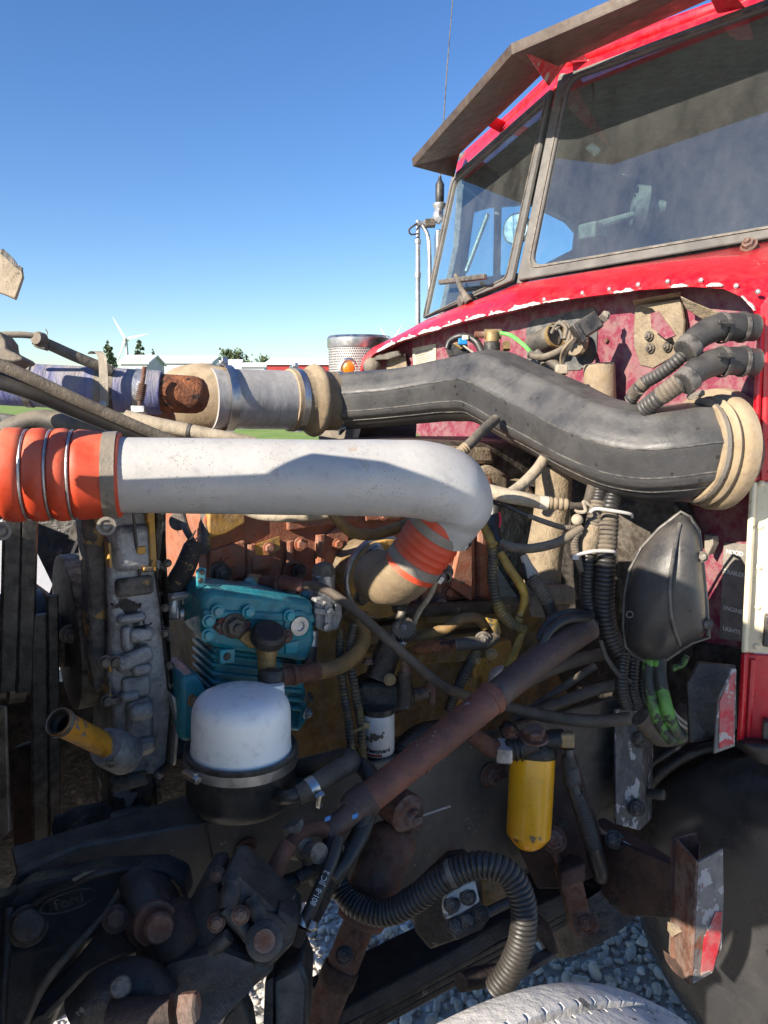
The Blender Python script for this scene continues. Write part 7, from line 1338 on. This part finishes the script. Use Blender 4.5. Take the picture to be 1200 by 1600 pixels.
part('washer', M().lathe([(.034, -.03), (.034, -.004), (.03, .004)], at(240, 1440, .96), pdir, 28), MT['rust_dark'], pn); part('nut', M().lathe([(.026, 0), (.026, .012), (.022, .016), (.018, .017), (.018, .03), (.015, .034), (.001, .034)], at(240, 1440, .95), pdir, 24), MT['rust'], pn)
part('boss', M().hose([(205, 1372, .99, 22), (222, 1405, .97, 28), (238, 1436, .965, 34)], 24), MT['cast_black'], pn)
part('bush', M().ball(at(276, 1470, .97), .05, n=12), MT['rust_dark'], pn)
part('small_bolt', M().bolt(at(181, 1436, .945), CAM - at(181, 1436, .945), .012, stud=False), MT['rust_dark'], pn)
lk = thing('drag_link_end', 'rusty ball joint end at the very bottom left', 'ball joint', at(230, 1600, .85))
part('housing', M().hose([(120, 1590, .86, 34), (170, 1552, .87, 42), (215, 1540, .88, 40), (258, 1570, .88, 34)], 24), MT['black_grease'], lk); part('shank', M().hose([(180, 1592, .84, 30), (240, 1586, .83, 26), (270, 1580, .83, 25)], 24), MT['rust_dark'], lk); part('nut', M().lathe([(.016, 0), (.0165, .003), (.0165, .016), (.014, .019)], at(282, 1576, .825), RT + UP * .1, 6), MT['rust'], lk); part('grease_hole', M().lathe([(.012, 0), (.01, .004)], at(188, 1542, .845), CAM - at(188, 1542, .845), 16), MT['bolt_dark'], lk)
bt = thing('bump_stop', 'black block hanging beside the gear box over the gravel', 'block', at(452, 1600, 1.0))
part('block', M().prism([at(424, 1530, 1.0), at(470, 1506, 1.0), at(482, 1540, 1.0), at(478, 1640, .98), at(424, 1640, .98)], FWD * .08), MT['black_rubber'], bt, bevel=.006); part('edge', M().prism([at(414, 1535, .99), at(426, 1528, .99), at(426, 1640, .97), at(410, 1640, .97)], FWD * .05), MT['black_grease'], bt)
m = M().prism([at(330, 1640, .95), at(352, 1590, .95), at(376, 1560, .95), at(390, 1590, .95), at(398, 1640, .95)], FWD * .03); solo('gear_bracket', m, MT['black_grease'], 'wet black bracket corner below the gear box', 'bracket', bevel=.003)
# ================================================================ front tyre
ty = thing('front_tyre', 'dusty pale front tyre with worn tread, bottom right', 'tyre', tp(-.6, -.3, 0.02))
TR = .53; tcz = pz(905, 1519, 1.045); 
ta = (tcz - O).dot(R); tb_ = (tcz - O).dot(L)
tcn = tp(ta - .13, tb_ - .13, 1.045 - TR)
for _ in range(30):        # settle the tyre so that its crown stands where the photograph shows it
    q_ = [proj(tcn + L * .14 * e_ + (R * math.cos(t_ * .02) + Z * math.sin(t_ * .02)) * TR * .985) for t_ in range(157) for e_ in (1, .9)]
    y_, x_ = min((q[1], q[0]) for q in q_); tcn = tcn + R * ((885 - x_) * .0006) - Z * ((1520 - y_) * .0005)

taxis = (-L * 1.0 + R * .0).normalized()
prof = []       # (radius, offset along axis, notch) from far edge to near edge
def addp(r, h, nt=0): prof.append((r, h, nt))
hw = .15
addp(.29, -.10); addp(.40, -.14); addp(.47, -.148); addp(.505, -.14); addp(.518, -.128); addp(.5235, -.112)
for g in (-.07, -.02, .03, .08):
    addp(.5295, g - .013, 0); addp(.5285, g - .006, 1); addp(.516, g - .0045, 0); addp(.516, g + .0045, 0); addp(.5285, g + .006, 1); addp(.5295, g + .013, 0)
addp(.5235, .112); addp(.518, .128); addp(.505, .14); addp(.47, .148); addp(.40, .14); addp(.29, .10)
N = 1080; u, w = perp(taxis)
rings = []
for r, h, ntc in prof:
    rg_ = []
    for j in range(N):
        an_ = 2 * PI * j / N; hh_ = h; rr_ = r
        if ntc and j % 9 == 0: rr_ = r - .006
        rg_.append(tcn + taxis * hh_ + (u * math.cos(an_) + w * math.sin(an_)) * rr_)
    rings.append(rg_)
part('carcass', M().loft(rings, True, True), MT['tyre_white'], ty, smooth=40)
part('rim', M().lathe([(.29, -.09), (.28, -.06), (.2, .02), (.12, .05), (.02, .06)], tcn, taxis, 40), MT['rust_dark'], ty)
# ================================================================ tilted hood (mostly out of frame, throws the shade over the bay)
